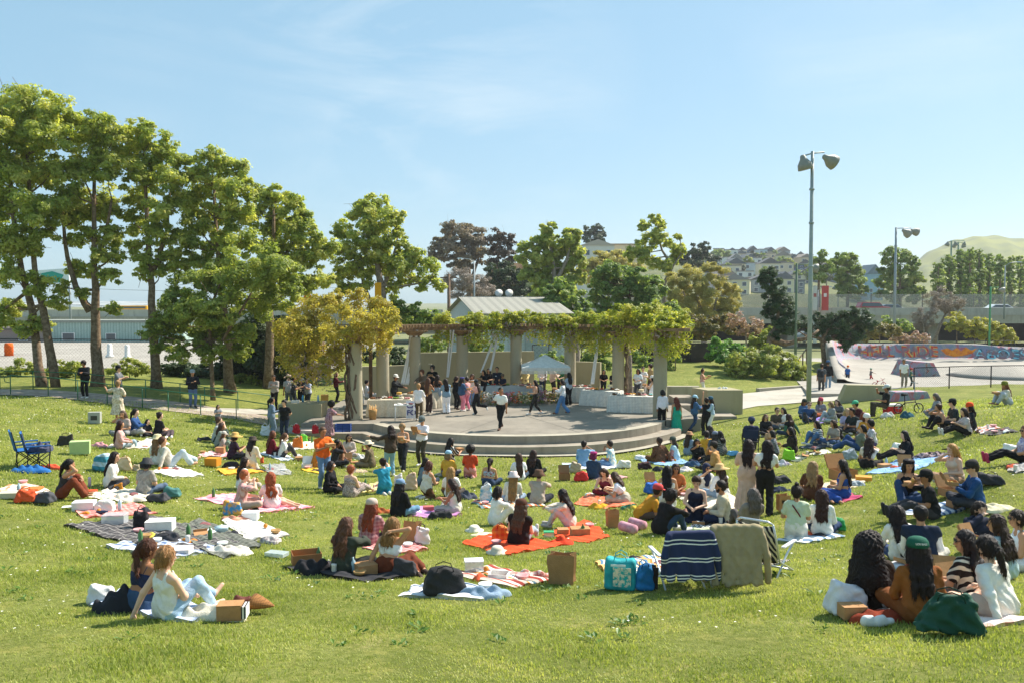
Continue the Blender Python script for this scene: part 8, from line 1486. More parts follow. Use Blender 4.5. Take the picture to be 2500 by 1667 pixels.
kraft_box(spot(2160, 1144), .34, .22, .1, .5, False, 'kraft box by the feet of the black tee woman'); kraft_box(spot(2212, 1142), .34, .24, .1, -.2, True, 'open kraft box on the blue tie dye blanket'); pile(2282, 1118, 1.1, .5, .18, 0, '3a3034~mot~b9a0a0~9', 'dark patterned clothes heaped on the blue blanket', 'clothes'); soft_bag(2418, 1184, .56, .34, .22, -10, '2b2b2f', 'black backpack on the grass past the blue sweatshirt man', 'backpack', '1d1d1f')
kraft_box(spot(2318, 1212), .34, .28, .16, .2, True, 'open kraft box of food beside the ginger blonde woman'); kraft_box(spot(2335, 1240), .3, .24, .12, .1, False, 'closed kraft box before the blue sweatshirt man'); pile(2430, 1246, .8, .4, .12, 0, 'e2d6b4', 'cream net bag on the grass behind the hoodie woman', 'net_bag', cat='bag'); soft_bag(2472, 1112, .5, .34, .26, 0, 'e6e4e2', 'white plastic bag by the pink shoes woman', 'plastic_bag')
co = empty('cooler', spot(2178, 1012), .15); tag(co, 'red cooler with a white lid under the man in black tee', 'cooler'); MB().box((0, 0, .17), (.62, .36, .34), taper=1.05).build('body', M('c2262a', rough=.4), co, bevel=.02); MB().box((0, 0, .38), (.67, .4, .08)).build('lid', M('e6e2da', rough=.5), co, bevel=.02); [MB().box((x, 0, .24), (.03, .16, .05)).build('handle', m_white, co) for x in (-.34, .34)]
pile(2168, 1018, .6, .34, .22, 0, 'd6d0c6', 'pale cloth bag below the red cooler', 'cloth_bag', cat='bag'); pile(2214, 1019, .5, .34, .26, 0, '2f5a6a', 'dark teal jacket below the small bicycle', 'jacket')
bk_ = empty('bicycle', spot(2218, 1010), .1); tag(bk_, 'small black folding bicycle on the slope beside the red cooler', 'bicycle')
for x in (-.42, .42):
 n_ = 22; w_ = MB(); w_.tube([(.19 * math.cos(2 * math.pi * i / n_), 0, .19 * math.sin(2 * math.pi * i / n_)) for i in range(n_ + 1)], .022, 6, 0, False); w_ = w_.build('wheel', m_dark, bk_, (x, 0, .21)); MB().tube([(-.18, 0, 0), (.18, 0, 0)], .006, 4).tube([(0, 0, -.18), (0, 0, .18)], .006, 4).tube([(0, -.04, 0), (0, .04, 0)], .025, 8).build('spokes', m_metal, w_)
MB().tube([(-.42, 0, .21), (-.15, 0, .42), (.28, 0, .46), (.42, 0, .21)], .022, 8).tube([(-.15, 0, .2), (-.18, 0, .72)], .018, 8).build('frame', m_dark, bk_); MB().tube([(-.3, 0, .74), (-.05, 0, .75)], [.06, .03], 8).build('saddle', m_dark, bk_); MB().tube([(.28, 0, .46), (.22, 0, 1.25)], .016, 8).tube([(.22, -.24, 1.22), (.22, .24, 1.22)], .014, 6).build('handlebar', m_metal, bk_)
# right foreground
soft_bag(2063, 1500, .46, .32, .34, 10, 'dcd9dc', 'white plastic bag beside the huge dark curls woman', 'plastic_bag'); kraft_box(spot(2080, 1512), .26, .18, .13, .08, False, 'small kraft box before the white plastic bag'); pile(2150, 1514, .7, .3, .12, 0, '8a3a26', 'rust red scarf beside the rust sweater', 'scarf')
for i, (u, v) in enumerate(((2132, 1528), (2158, 1526))): tag(npmesh('sneaker', *sdf_mesh([(V3(-.09, 0, .045), V3(.1, 0, .035), .048, .036, .03), (V3(-.08, 0, .08), V3(-.02, 0, .085), .04, .035, .03)], .011, lambda P, D: np.maximum(D, -P[..., 2])), M('dcdad8', rough=.6)), ['white sneaker lying outermost on the grass by the scarf', 'white sneaker nearer the green bag'][i], 'shoe', 'white sneakers'); bpy.data.objects['sneaker' + ('' if i == 0 else '.001')].location = G(u, v); bpy.data.objects['sneaker' + ('' if i == 0 else '.001')].rotation_euler[2] = .4 * i
soft_bag(2318, 1546, .64, .3, .35, -18, '1f4a3a', 'large crumpled dark green bag behind the rust sweater woman', 'bag', '16362a', None, .03, .55); hard_box(2200, 1478, .34, .22, .02, 15, 'e6e2de', 'flat white lid behind the huge curls woman', 'cardboard_sheet', cat='cardboard')
kraft_box(spot(2336, 1445), .3, .24, .1, .3, True, 'open kraft box in the middle of the nearest circle'); kraft_box(spot(2310, 1420), .3, .24, .08, -.3, True, 'open kraft box beside the puffer vest man')
soft_bag(1515, 1440, .44, .3, .42, -12, '1f8f96~mot~2aa4a8~5', 'teal insulated cooler bag with printed dots', 'cooler_bag', '3ab0b4', None, .006, .95, 'bag'); o = bpy.data.objects['cooler_bag.001'] if 'cooler_bag.001' in bpy.data.objects else bpy.data.objects['cooler_bag']
MB().box((.03, -.158, .2), (.24, .006, .26)).build('printed_panel', M('2aa8a6', 'mot', 'e6d6bc', 22, .5), o); MB().box((-.02, -.163, .36), (.2, .005, .03)).build('printed_band', M('dfe9e6'), o)
soft_bag(1572, 1442, .26, .22, .32, 10, '1f6fa8', 'bright blue bag beside the teal cooler bag', 'bag', '16466c'); paper_bag(1590, 1440, .16, .12, .3, 0, 'slim black and cream paper bag by the navy cardigan chair', '3a3230')
# ---------------------------------------------------------------- chairs
def camp_chair(u, v, rz, label, col='2f6aa8', d=None):
 p = G(u, v); r = empty('camp_chair', p, R(rz)); tag(r, label, 'chair', 'blue camp chairs'); b = MB()
 for s in (-1, 1): b.tube([(s * .3, -.24, .02), (-s * .3, -.22, .45)], .013, 6).tube([(s * .3, .26, .02), (-s * .3, .28, .45)], .013, 6).tube([(s * .3, -.24, .02), (s * .3, .28, .42)], .013, 6).tube([(s * .3, .26, .02), (s * .3, -.24, .45), (s * .31, -.36, .98)], .013, 6).tube([(s * .3, .28, .42), (s * .31, .28, .62)], .013, 6)
 b.build('leg_frame', m_dark, r); m = M(col, rough=.8, bump=.5)
 def sheet(nm, f, n=8):
  V = [f(i / (n - 1), j / (n - 1)) for i in range(n) for j in range(n)]; o = npmesh(nm, V, [(i * n + j, i * n + j + 1, (i + 1) * n + j + 1, (i + 1) * n + j) for i in range(n - 1) for j in range(n - 1)], m, r); k = o.modifiers.new('t', 'SOLIDIFY'); k.thickness = .012
 sheet('seat', lambda s, t: ((s - .5) * .58, -.24 + .52 * t, .45 - .06 * math.sin(s * math.pi) + .02 * t)); sheet('backrest', lambda s, t: ((s - .5) * .6, -.24 - .12 * t - .04 * math.sin(s * math.pi), .46 + .52 * t))
 for x in (-.31, .31): MB().box((x, .02, .63), (.07, .56, .025)).build('armrest', m, r)
 return r
c1 = camp_chair(66, 1138, -55, 'blue folding camp chair, the one farther from the readers'); c2 = camp_chair(93, 1143, -60, 'blue folding camp chair draped with a navy jacket', '2a5f9c')
p = G(93, 1143); o = pile(110, 1140, .6, .5, .2, 0, '4a4c60', 'navy jacket dropped on the seat of a blue chair', 'jacket'); o.location = p + Vector((.1, .02, .5)); pile(75, 1150, .9, .6, .16, 0, '2f6aa8', 'blue fabric bundle on the grass under the camp chairs', 'chair_cover', cat='cover'); hard_box(80, 1120, .2, .16, .1, 0, 'cfc6c4', 'small pale box on the arm of a blue chair', 'box').location = G(66, 1138) + Vector((.12, -.05, .5))
def beach_chair(u, v, rz, label, pat='2a2c33~zig~d0c8b0~7', sc=1.):
 p = G(u, v); r = empty('beach_chair', p, R(rz)); r.scale = (sc,) * 3; tag(r, label, 'chair', 'low beach chairs'); b = MB()
 for s in (-1, 1): b.tube([(s * .29, .34, .03), (s * .29, -.2, .28), (s * .29, -.34, .62), (s * .27, -.42, .86)], .016, 8).tube([(s * .29, -.36, .02), (s * .29, .1, .34), (s * .29, .38, .46)], .016, 8)
 b.tube([(-.27, -.42, .86), (-.2, -.44, .9), (.2, -.44, .9), (.27, -.42, .86)], .016, 8).tube([(-.29, -.36, .02), (.29, -.36, .02)], .016, 8).tube([(-.29, .34, .03), (.29, .34, .03)], .016, 8); b.build('frame', M('cfd3d6', rough=.35, spec=.6, metal=.6), r)
 m = hexpat(pat)
 for nm, A, B in (('seat', (.28, .2), (-.2, .24)), ('backrest', (-.2, .26), (-.41, .84))):
  V = [((i / 7 - .5) * .54, A[0] + (B[0] - A[0]) * j / 7, A[1] + (B[1] - A[1]) * j / 7 - .03 * math.sin(i / 7 * math.pi)) for i in range(8) for j in range(8)]
  o = npmesh(nm, V, [(i * 8 + j, i * 8 + j + 1, (i + 1) * 8 + j + 1, (i + 1) * 8 + j) for i in range(7) for j in range(7)], m, r); k = o.modifiers.new('t', 'SOLIDIFY'); k.thickness = .01
 for x in (-.31, .31): MB().box((x, .12, .48), (.06, .5, .025)).build('armrest', M('c9ccd0'), r, bevel=.006)
 return r
def hung_jacket(u, v, rz, w, h, top, col, label, name, puff=.05, quilt=0, d_=0.):
 p = G(u, v); g = np.random.default_rng(hash_(label)); ph = g.uniform(0, 6, 4); yb = -.5 + d_
 pr = [(V3(-w * .46, yb + .07, top), V3(w * .46, yb + .07, top), puff * .7, puff * .7, .03)]
 for i in range(17): x = (i - 8) / 8 * w * .5; dz = g.uniform(-.02, .02) * h; pr.append((V3(x * .9, yb + .05, top - .01), V3(x * 1.04 + g.normal() * .004, yb - .05 + g.normal() * .01, top - h + dz), puff * .6, puff * .5, .03))
 for sg in (-1, 1): x1 = w * g.uniform(.56, .64); pr += [(V3(sg * w * .48, yb + .04, top - .03), V3(sg * x1, yb - .01, top - h * .5), puff * 1.0, puff * .95, .02), (V3(sg * x1, yb - .01, top - h * .5), V3(sg * (x1 + .02), yb + .03, top - h * g.uniform(.95, 1.08)), puff * .95, puff * .8, .02)]
 f = lambda P, D: D + .010 * np.sin(P[..., 0] * 34 + ph[0] + 1.5 * np.sin(P[..., 2] * 7 + ph[1])) * np.clip((top - P[..., 2]) * 3, .15, 1) + (quilt * np.abs(np.sin(P[..., 0] * 26 + P[..., 2] * 20)) * np.abs(np.sin(P[..., 0] * 26 - P[..., 2] * 20)) if quilt else 0)
 r_ = sdf_mesh(pr, .014, f); o = npmesh(name, r_[0], r_[1], hexpat(col)); o.location = p; o.rotation_euler[2] = R(rz); return tag(o, label, name)
beach_chair(1655, 1428, 8, 'low beach chair under the navy striped cardigan', sc=.96); beach_chair(1775, 1420, 0, 'low beach chair hidden by the tan quilted jacket', sc=.98); beach_chair(1868, 1400, -38, 'low palm print beach chair with silver frame', sc=1.0)
hung_jacket(1655, 1432, 8, .6, .58, .87, '1c2748~hs~1c2748~1', 'navy cardigan with white stripes hung over a beach chair', 'cardigan'); cg = bpy.data.objects['cardigan']
def cardigan_mat():
 q = NT('mat_cardigan'); c = q.n('TexCoord').outputs['Object']; s = q.n('SeparateXYZ'); q.l(c, s.inputs[0]); f = None
 for z0 in (.30, .34, .52, .56, .74, .79, .26):
  k = q.math('LESS_THAN', q.math('ABSOLUTE', q.math('SUBTRACT', q.math('ADD', s.outputs[2], q.math('MULTIPLY', q.math('SINE', q.math('MULTIPLY', s.outputs[0], 9.)), .012)), z0)), .008); f = k if f is None else q.math('MAXIMUM', f, k)
 f = q.math('MAXIMUM', f, q.math('LESS_THAN', q.math('ABSOLUTE', q.math('SUBTRACT', s.outputs[0], q.math('MULTIPLY', s.outputs[2], -.05))), -1.)); q.l(q.mix(f, lin('202c50'), lin('e4e2dc')), q.b.inputs['Base Color']); q.b.inputs['Roughness'].default_value = .9; return q.m
cg.data.materials[0] = cardigan_mat()
hung_jacket(1775, 1424, 0, .64, .74, .92, 'a29373', 'tan quilted jacket hung over a beach chair', 'jacket', .055, .008)
bc = empty('folding_chair', G(1832, 1106), R(-15)); tag(bc, 'black folding chair under the navy hooded person', 'chair'); b = MB()
for s in (-1, 1): b.tube([(s * .27, -.25, 0), (s * .27, .22, .46)], .016, 6).tube([(s * .27, .25, 0), (s * .27, -.2, .46), (s * .27, -.3, .92)], .016, 6).tube([(s * .3, -.26, .66), (s * .3, .24, .66), (s * .3, .24, .44)], .016, 6)
b.build('frame', m_dark, bc); MB().box((0, 0, .45), (.5, .46, .03)).build('seat', m_dark, bc); MB().box((0, -.28, .74), (.5, .03, .3)).build('backrest', M('25304a'), bc)
fc = empty('folding_chair', G(2078, 1022), R(35)); tag(fc, 'black mesh chair folded on the grass behind the slate top', 'chair'); MB().box((0, 0, .26), (.5, .03, .48), Matrix.Rotation(R(-30), 3, 'X')).build('mesh_back', M('3a3c3a', 'grid', '1a1a1a', 20), fc); MB().tube([(-.26, .14, 0), (-.26, -.14, .5), (.26, -.14, .5), (.26, .14, 0)], .016, 6).build('frame', m_dark, fc)
gc = empty('garden_chair', (at(890, 0, 44).x, 44, 0), R(-85)); tag(gc, 'white garden chair between the first two columns', 'chair'); MB().box((0, 0, .44), (.55, .5, .05)).build('seat', m_white, gc); MB().box((0, -.27, .75), (.55, .05, .6), Matrix.Rotation(R(10), 3, 'X')).build('backrest', m_white, gc)
for s in (-1, 1):
 for y in (-.22, .22): MB().tube([(s * .24, y, 0), (s * .24, y, .44)], .025, 6).build('leg', m_white, gc)
bb = MB(); [bb.tube([(x_ + .17 * math.cos(2 * math.pi * i / 16), 0, .17 + .17 * math.sin(2 * math.pi * i / 16)) for i in range(17)], .02, 6, 0, False) for x_ in (-.3, .3)]; bb.tube([(-.3, 0, .17), (-.05, 0, .4), (.25, 0, .48), (.3, 0, .17)], .018, 6).tube([(.24, -.2, .58), (.25, 0, .5), (.24, .2, .58)], .014, 6).tube([(-.1, 0, .38), (-.14, 0, .46)], .04, 6); tag(bb.build('balance_bike', M('a33a3a', rough=.4), None, on(2146, 946, .11), .2), 'small red balance bike under the helmeted child', 'bicycle')
# ---------------------------------------------------------------- buffet
def tablecloth(u, d, w, dp, rz, col, label, h=.8):
 c = at(u, 0, d); g = np.random.default_rng(hash_(label)); ph = g.uniform(0, 6, 3); n = 120; ring = []
 for i in range(n):
  t = i / n * 2 * (w + dp)
  if t < w: x, y = t - w / 2, -dp / 2
  elif t < w + dp: x, y = w / 2, t - w - dp / 2
  elif t < 2 * w + dp: x, y = w / 2 - (t - w - dp), dp / 2
  else: x, y = -w / 2, dp / 2 - (t - 2 * w - dp)
  ring.append((x, y, t))
 V = []; lv = [(1., h, 0), (1.005, h - .04, .15), (1.03, h * .6, .6), (1.06, .25, 1), (1.07, .015, 1.1)]
 for (k, z, a) in lv:
  for (x, y, t) in ring: f = 1 + a * .022 * (math.sin(t * 17 + ph[0]) + .6 * math.sin(t * 29 + ph[1])) / max(.5, w / 2); V.append((x * k * f, y * (1 + (k - 1) * w / dp) * (1 + (f - 1) * w / dp), z))
 F = [(i * n + j, i * n + (j + 1) % n, (i + 1) * n + (j + 1) % n, (i + 1) * n + j)[::-1] for i in range(len(lv) - 1) for j in range(n)]; b = MB(); b.add(V, F, 0, True); b.add([V[j] for j in range(n)], [tuple(range(n))]); o = b.build('tablecloth', hexpat(col), None, (c.x, d, 0), R(rz)); return tag(o, label, 'tablecloth', 'cloth covered buffet tables')
TB = [(946, 39.6, 2.0, .85, 4, 'd6cdb8~mot~c4b9a2~30', 'pale textured tablecloth on the table nearest the steps'), (1030, 42.4, 2.2, .8, 48, 'd2c8b4~mot~c4b9a2~30', 'pale textured tablecloth on the table behind the sign'), (1098, 45.0, 2.2, .8, 30, 'd0c6b2~mot~c4b9a2~30', 'pale textured tablecloth on the table before the narrow drape'), (1188, 46.0, 2.0, .8, 6, 'c9c8c4~grid~9a9a9c~16', 'grey checked tablecloth behind the flower bed'),
  (1275, 46.0, 2.2, .8, -3, 'c6c5c2~grid~9a9a9c~16', 'grey checked tablecloth beside the fringed umbrella'), (1414, 45.4, 1.5, .8, -8, 'dcd9cf~grid~a9aaa6~14', 'white checked tablecloth nearest the umbrella'), (1475, 43.6, 2.0, .85, -28, 'dedbd1~grid~a9aaa6~14', 'white checked tablecloth in the middle of the curved row'), (1550, 41.1, 2.15, .85, -14, 'e0ddd3~grid~a9aaa6~14', 'white checked tablecloth at the front by the outermost column')]
FOOD = [('golden', 'd9a240'), ('brown', '8a5a34'), ('pink', 'd99a9a'), ('green', '7f9a44'), ('cream', 'e4d8c0'), ('red', 'b5402f'), ('orange', 'dd8038'), ('dark', '4a3428'), ('white', 'e6e2da'), ('turquoise', '8fc9c4')]
for ti, (u, d, w, dp, rz, col, lb) in enumerate(TB):
 tablecloth(u, d, w, dp, rz, col, lb); c = at(u, 0, d); g = np.random.default_rng(40 + ti); n = 7 if ti in (0, 1, 5, 6, 7) else 5; order = g.permutation(10)[:n]; mrot = Matrix.Rotation(R(rz), 3, 'Z'); place = lb.split(' tablecloth ')[1].replace('on the table ', '')
 for k in range(n):
  fn, fc_ = FOOD[order[k]]; q = mrot @ Vector(((k + .5) / n * w * .92 - w * .46, g.uniform(-.18, .18), 0)); r = g.uniform(.14, .2); r0 = MB().lathe([(r * .6, 0), (r, .02), (r, .03), (r * .55, .015)], (0, 0, 0), 16).build('platter', M('d9d2c4' if k % 2 else '9a7a54', rough=.5), None, (c.x + q.x, d + q.y, .803)); tag(r0, f'platter of {fn} food on the table {place}'[:110], 'platter', 'platters of food'); fb = MB()
  for j in range(12): a, rr = g.uniform(0, 6.28), r * .75 * math.sqrt(g.random()); fb.lathe([(.004, -.025), (.04, -.005), (.036, .02), (.004, .035)], (rr * math.cos(a), rr * math.sin(a), .04 + .07 * (1 - rr / r) * g.random()), 7)
  fb.build('food', M(fc_, 'mot', fc_, 20, .7), r0)
 if ti in (0, 6, 7):
  q = mrot @ Vector((w * .2, .1, 0)); ck = MB().lathe([(.04, 0), (.02, .02), (.02, .14), (.16, .16), (.16, .17)], (0, 0, 0), 16).build('cake_stand', m_white, None, (c.x + q.x, d + q.y + .12, .803)); tag(ck, f'white cake stand on the table {place}', 'cake stand'); MB().lathe([(.12, .172), (.125, .27), (.11, .285), (.01, .29)], (0, 0, 0), 16).build('cake', M('e2cfa8' if ti else 'd6a24a'), ck)
wt = empty('side_table', on(988, 1026, 0), R(4)); tag(wt, 'small white folding table in front of the cheese table', 'table'); MB().box((0, 0, .72), (.92, .5, .03)).build('tabletop', m_white, wt)
for x in (-.42, .42):
 for y in (-.2, .2): MB().tube([(x, y, 0), (x * .96, y, .72)], .015, 6).build('leg', m_white, wt)
for i, (x, c_) in enumerate(((-.25, 'e2dcd2'), (.02, 'd8c0b4'), (.28, 'b5605a'))): tag(MB().lathe([(.08, 0), (.11, .03), (.1, .05), (.02, .06)], (0, 0, 0), 12).build('food_bowl', M(c_), None, Vector(on(988, 1026, 0)) + Vector((x, 0, .736))), ['cream bowl on the small white folding table', 'blush bowl on the small white folding table', 'red bowl on the small white folding table'][i], 'bowl')
sgn = empty('cloth_sign', on(1005, 1021, 0), R(6)); tag(sgn, 'white cloth sign with blue hand lettering by the cheese table', 'sign'); V = [((i / 9 - .5) * .5, -.015 * math.sin(i * 1.3) - .06 * (1 - j / 7), .02 + .8 * j / 7) for i in range(10) for j in range(8)]; npmesh('sign_sheet', V, [(i * 8 + j, (i + 1) * 8 + j, (i + 1) * 8 + j + 1, i * 8 + j + 1) for i in range(9) for j in range(7)], M('e9e9ee'), sgn)
text('CA\nFO', 'sign_lettering', M('2f3a80'), .32, sgn, frame((-.01, -.1, .44), (1,0,0),(0, .07, 1)), .003, .008)
wb = MB().lathe([(.15, 0), (.19, .35), (.2, .46), (.185, .46)], (0, 0, 0), 16).build('wicker_basket', M('b98f58', 'grid', '8a6438', 30), None, on(910, 1023, 0)); tag(wb, 'tall wicker basket of baguettes beside the cheese table', 'basket'); b = MB()
for i in range(9): a = i * .7; b.tube([(.09 * math.cos(a), .09 * math.sin(a), .3), (.16 * math.cos(a), .16 * math.sin(a), .62 + .06 * math.sin(i * 2))], [.035, .02], 6)
b.build('baguettes', M('d9b27c'), wb)
# fringed umbrella
ub = empty('parasol', on(1331, 968, 0) + Vector((0, .6, 0))); c0 = at(1331, 880, 45.5); ub.location = (c0.x, 45.5, 0); tag(ub, 'pale square parasol with a long fringe over the middle tables', 'parasol'); b = MB().tube([(0,0,0),(0, 0, 2.5)], .03, 8); b.build('pole', M('8a6a4a'), ub); m_par = M('d3d1ca', rough=.85)
V = [(0, 0, 2.52)]; k_ = 24; hw = 1.27
for rr in (.5, 1.):
 for i in range(k_): a = i / k_ * 8; e = int(a // 2); t = a % 2 - 1; xy = [(t, -1), (1, t), (-t, 1), (-1, -t)][e]; V.append((xy[0] * hw * rr, xy[1] * hw * rr, 2.52 - .62 * rr - .05 * math.sin(rr * 3.14) + .05 * (abs(xy[0] * xy[1]) - .5) * rr * 0))
b = MB().add(V, [(0, 1 + i, 1 + (i + 1) % k_) for i in range(k_)] + [(1 + i, 1 + k_ + i, 1 + k_ + (i + 1) % k_, 1 + (i + 1) % k_) for i in range(k_)]); b.build('canopy', m_par, ub); b = MB(); f = MB()
for e in range(4):
 for i in range(60):
  t = -1 + 2 * i / 60; t1 = -1 + 2 * (i + 1) / 60; A = [(t, -1), (1, t), (-t, 1), (-1, -t)][e]; B = [(t1, -1), (1, t1), (-t1, 1), (-1, -t1)][e]; zz = 1.9
  b.quad((A[0] * hw, A[1] * hw, zz - .16), (B[0] * hw, B[1] * hw, zz - .16), (B[0] * hw, B[1] * hw, zz), (A[0] * hw, A[1] * hw, zz)); C_ = (A[0] * .3 + B[0] * .7, A[1] * .3 + B[1] * .7); f.quad((A[0] * hw, A[1] * hw, zz - .32), (C_[0] * hw, C_[1] * hw, zz - .32), (C_[0] * hw, C_[1] * hw, zz - .16), (A[0] * hw, A[1] * hw, zz - .16))
b.build('valance', m_par, ub); f.build('fringe', M('d6d2c8'), ub)
# flower bed in front of the middle tables
FL = [('yellow', 'd9a83a'), ('pink', 'd98f9a'), ('peach', 'dda07a'), ('white', 'e2ddd0'), ('orange', 'd9783a'), ('mauve', 'a9809a'), ('coral', 'd97a6a'), ('cream', 'e0cf9a')]
for i in range(12):
 u = 1130 + i * 21.5; d = 44.3 - .5 * math.sin(i / 11 * math.pi) + (.5 if 8 < i else 0); c = at(u, 0, d); g = np.random.default_rng(80 + i); fa, fb_ = FL[i % 8], FL[(i * 3 + 2) % 8]; r = empty('flower_arrangement', (c.x, d, 0)); tag(r, f'clump of {fa[0]} and {fb_[0]} flowers, {ORD[i]} along the flower bed', 'flowers', 'flower bed along the stage')
 leaf_cloud([(c.x, d, .25), (c.x - .15, d, .42), (c.x + .15, d + .1, .4)], [.3, .24, .24], [260, 160, 160], .09, L_TREE2, 'leaves', r, (c.x, d, 0), .4, .4, 0, 80 + i, 8)
 for col_, nm in ((fa[1], 'blossom'), (fb_[1], 'blossom')):
  b = MB()
  for _ in range(20): x, y, z_ = g.uniform(-.3, .3), g.uniform(-.34, .12), g.uniform(.16, .7); s_ = g.uniform(.04, .07); b.lathe([(.004, -s_ * .4), (s_, 0), (s_ * .7, s_ * .5), (.004, s_ * .55)], (x, y, z_), 7).tube([(x * .6, y * .6, .1), (x, y, z_)], .006, 3)
  b.build(nm, M(col_, rough=.7), r)
# small picnic clutter on and around every blanket
def clutter():
 kinds = [('paper cup', 'e6e0d6'), ('water bottle', '9fb8c4'), ('white napkin', 'efece6'), ('food tub', 'd6d9d4'), ('kraft lid', 'b98d60'), ('snack packet', 'c95a3a'), ('green bottle', '4f7a4a'), ('folded scarf', '8a5a5a'), ('orange fruit', 'd98a34'), ('dark pouch', '2f2f36'), ('pink bowl', 'd8a0a0'), ('straw basket', 'b08a58')]
 for bi, l in enumerate(BL.split('\n')):
  a, c, lb = l.split('|'); q = [G(*[float(x) for x in k.split(',')]) for k in a.split()]; g = np.random.default_rng(bi + 500); big = (q[0] - q[2]).length > 2.2
  for k in g.permutation(12)[:6 if big else 3]:
   kn, kc = kinds[k]; s_, t_ = g.uniform(.08, .92, 2); p = q[0].lerp(q[1], s_).lerp(q[3].lerp(q[2], s_), t_); p.z = tz(p.x, p.y) + .06; h = {0: .12, 1: .22, 6: .24}.get(k, .06); n = kn.replace(' ', '_').replace('white_', '').replace('green_', '').replace('orange_', '').replace('pink_', '').replace('dark_', '').replace('folded_', '')
   if k in (0, 1, 6): r = .04; o = MB().lathe([(r * .8, 0), (r, h * .1), (r, h * .7), (r * (1.1 if k == 0 else .4), h * .86), (r * (1.1 if k == 0 else .4), h)], (0, 0, 0), 12).build(n, M(kc, rough=.35), None, p)
   elif k in (3, 10, 11, 8): r = .1 if k != 8 else .045; o = MB().lathe([(r * .6, 0), (r * .95, h * .5), (r, h), (r * .85, h), (r * .5, h * .4)] if k != 8 else [(.005, 0), (.035, .01), (.045, .045), (.03, .08), (.004, .088)], (0, 0, 0), 14).build(n, M(kc, rough=.6), None, p)
   elif k == 4: o = MB().box((0, 0, .02), (.26, .2, .012), Matrix.Rotation(.12, 3, 'X')).box((0, .1, .05), (.26, .012, .06)).build(n, m_kraft, None, p, g.uniform(0, 3))
   else: o = pile(1700, 1200, *(g.uniform(.2, .36, 2)), .07, float(g.uniform(0, 180)), kc, 'x' + str(bi * 20 + k), n); o.location = p - Vector((0, 0, .02))
   tag(o, f"{kn} on the {' '.join(lb.split()[:11])}", kn.split()[-1])
clutter()
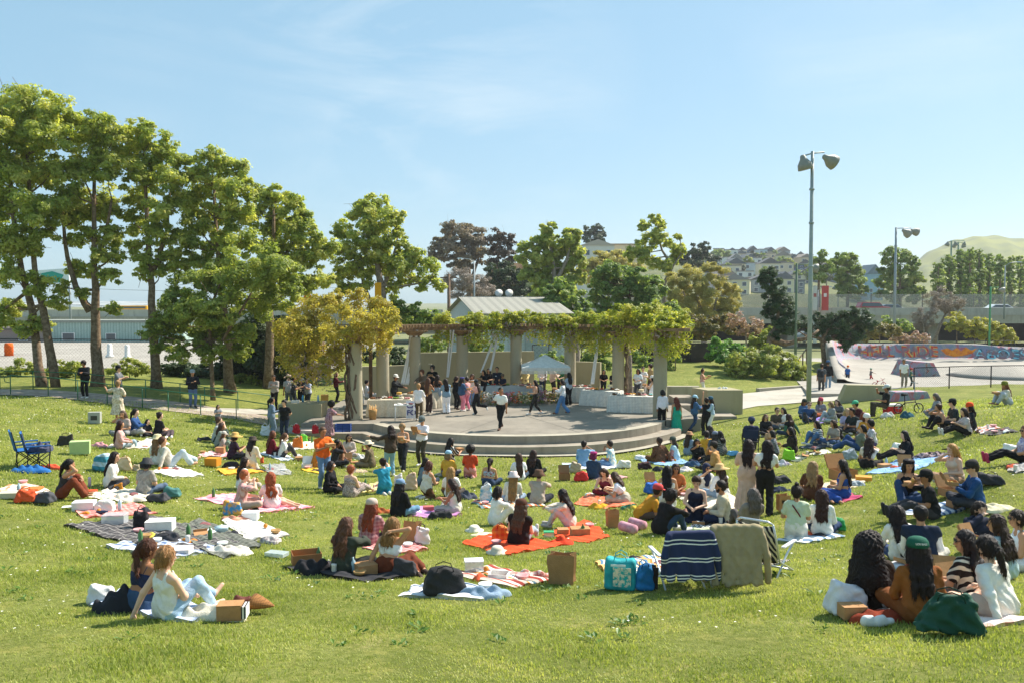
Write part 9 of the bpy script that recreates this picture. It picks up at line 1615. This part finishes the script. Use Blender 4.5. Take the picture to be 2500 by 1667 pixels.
def grass():
 g = np.random.default_rng(5); parts = []; tint = []
 def band(d0, d1, n, hgt, wid, fan=1, mi=0):
  d = np.sqrt(g.uniform(d0 ** 2, d1 ** 2, n)); x = g.uniform(-.66, .66, n) * d; z = TZ(x, d); keep = ~((np.hypot(x - .2, d - 40.8) < 8.5)) & ~((np.sin(x * 1.3 + 2 * np.sin(d * .9)) * np.sin(d * 1.6 + 1.5 * np.sin(x * 1.1)) > .55) & (g.random(n) < .6)); x, d, z = x[keep], d[keep], z[keep]; n = len(x)
  pat = np.clip(.5 + .45 * np.sin(x * .9 + 1.7 * np.sin(d * .7)) * np.sin(d * 1.1 + np.sin(x * .6)) + .4 * np.sin(x * 2.3 + d * 1.3 + 2 * np.sin(d * 2.1)) * np.sin(d * 2.9 - x * .7), 0, 1); hv = hgt * g.uniform(.4, 1.3, n) * (.7 + .5 * pat); a = g.uniform(0, 2 * np.pi, n); ln = g.uniform(.2, 1.0, n) * hv; w = wid * g.uniform(.6, 1.3, n)
  b = np.stack([x, d, z - .01], 1); s = np.stack([np.cos(a), np.sin(a), np.zeros(n)], 1) * w[:, None] / 2; l = np.stack([-np.sin(a + g.normal(size=n) * .5), np.cos(a), np.zeros(n)], 1) * ln[:, None]
  m = b + l * .35 + np.array([0, 0, 1]) * (hv * .6)[:, None]; t = b + l + np.array([0, 0, 1]) * hv[:, None]
  parts.append(np.stack([b - s, b + s, m + s * .75, m - s * .75, m - s * .75, m + s * .75, t + s * .1, t - s * .1], 1)); tint.append(np.repeat(np.clip(.15 + .5 * (1 - pat) + g.normal(size=n) * .22, 0, 1), 2))
 band(6.2, 13, 150000, .046, .0085); band(13, 19, 105000, .05, .012); band(19, 28, 75000, .07, .02); band(28, 40, 50000, .08, .032)
 P = np.concatenate(parts); V = P.reshape(-1, 3); F = np.arange(len(V)).reshape(-1, 4)
 o = npmesh('grass', V, F, LEAF('mat_grass_blade', '75833c', 'a4ad55', 'd0cc8e', .37, .2), None, None, False, np.concatenate(tint)); tag(o, 'short green lawn grass with paler dry blades', 'grass', None, 'stuff')
 # daisies scattered over the lawn
 V, n = [], 2600; d = np.sqrt(g.uniform(9 ** 2, 40 ** 2, n)); x = g.uniform(-.62, .62, n) * d; k = (np.sin(x * .8 + 3) * np.sin(d * .6) + .9 * (x < -5)) > .35; x, d = x[k], d[k]; z = TZ(x, d) + .045; r = .012 + .0006 * d; b = MB()
 c = np.stack([x, d, z], 1); n = len(c); rings = np.stack([c + np.stack([np.cos(a) * r, np.sin(a) * r, .3 * r * g.uniform(-1, 1, n)], 1) for a in (0, 1.57, 3.14, 4.71)], 1)
 o = npmesh('daisies', rings.reshape(-1, 3), np.arange(n * 4).reshape(n, 4), M('e4e0d0', rough=.8, bump=0), None, None, False); tag(o, 'tiny white daisies scattered through the lawn', 'daisies', None, 'stuff')
 # broad leaved weeds in the near lawn
 V = []; T = []
 for _ in range(170):
  dd = math.sqrt(g.uniform(8.5 ** 2, 20 ** 2)); xx = g.uniform(-.62, .62) * dd; zz = tz(xx, dd)
  for j in range(int(g.integers(5, 10))):
   a = g.uniform(0, 6.28); L_ = g.uniform(.04, .11); u = np.array([math.cos(a), math.sin(a), 0]); s = np.array([-math.sin(a), math.cos(a), 0]); c = np.array([xx, dd, zz + .01]) + u * .02 + np.array([g.normal() * .05, g.normal() * .05, 0]); V += [c, c + u * L_ * .5 + s * L_ * .28 + np.array([0, 0, .03]), c + u * L_ + np.array([0, 0, .035]), c + u * L_ * .5 - s * L_ * .28 + np.array([0, 0, .03])]; T.append(g.random())
 o = npmesh('lawn_weeds', np.array(V), np.arange(len(V)).reshape(-1, 4), LEAF('mat_weed', '3a5a1c', '54762a', '6f8a3c', .3), None, None, False, T); tag(o, 'low broad leaved weeds in the nearest lawn', 'weeds', None, 'stuff')
grass()
hb_ = MB().box((0,800,54),(2700, 1640, 114)).build('haze', bpy.data.materials.new('mat_haze')); hb_['kind'] = 'stuff'; hb_['label'] = 'thin sunlit haze softening the far hills and houses'
hm_ = hb_.data.materials[0]; hm_.use_nodes = True; ht = hm_.node_tree; ht.nodes.remove(ht.nodes['Principled BSDF']); pv = ht.nodes.new('ShaderNodeVolumePrincipled'); pv.inputs['Density'].default_value = .00024; pv.inputs['Color'].default_value = (.93, .96, 1, 1); pv.inputs['Anisotropy'].default_value = .3; ht.links.new(pv.outputs[0], ht.nodes['Material Output'].inputs['Volume'])
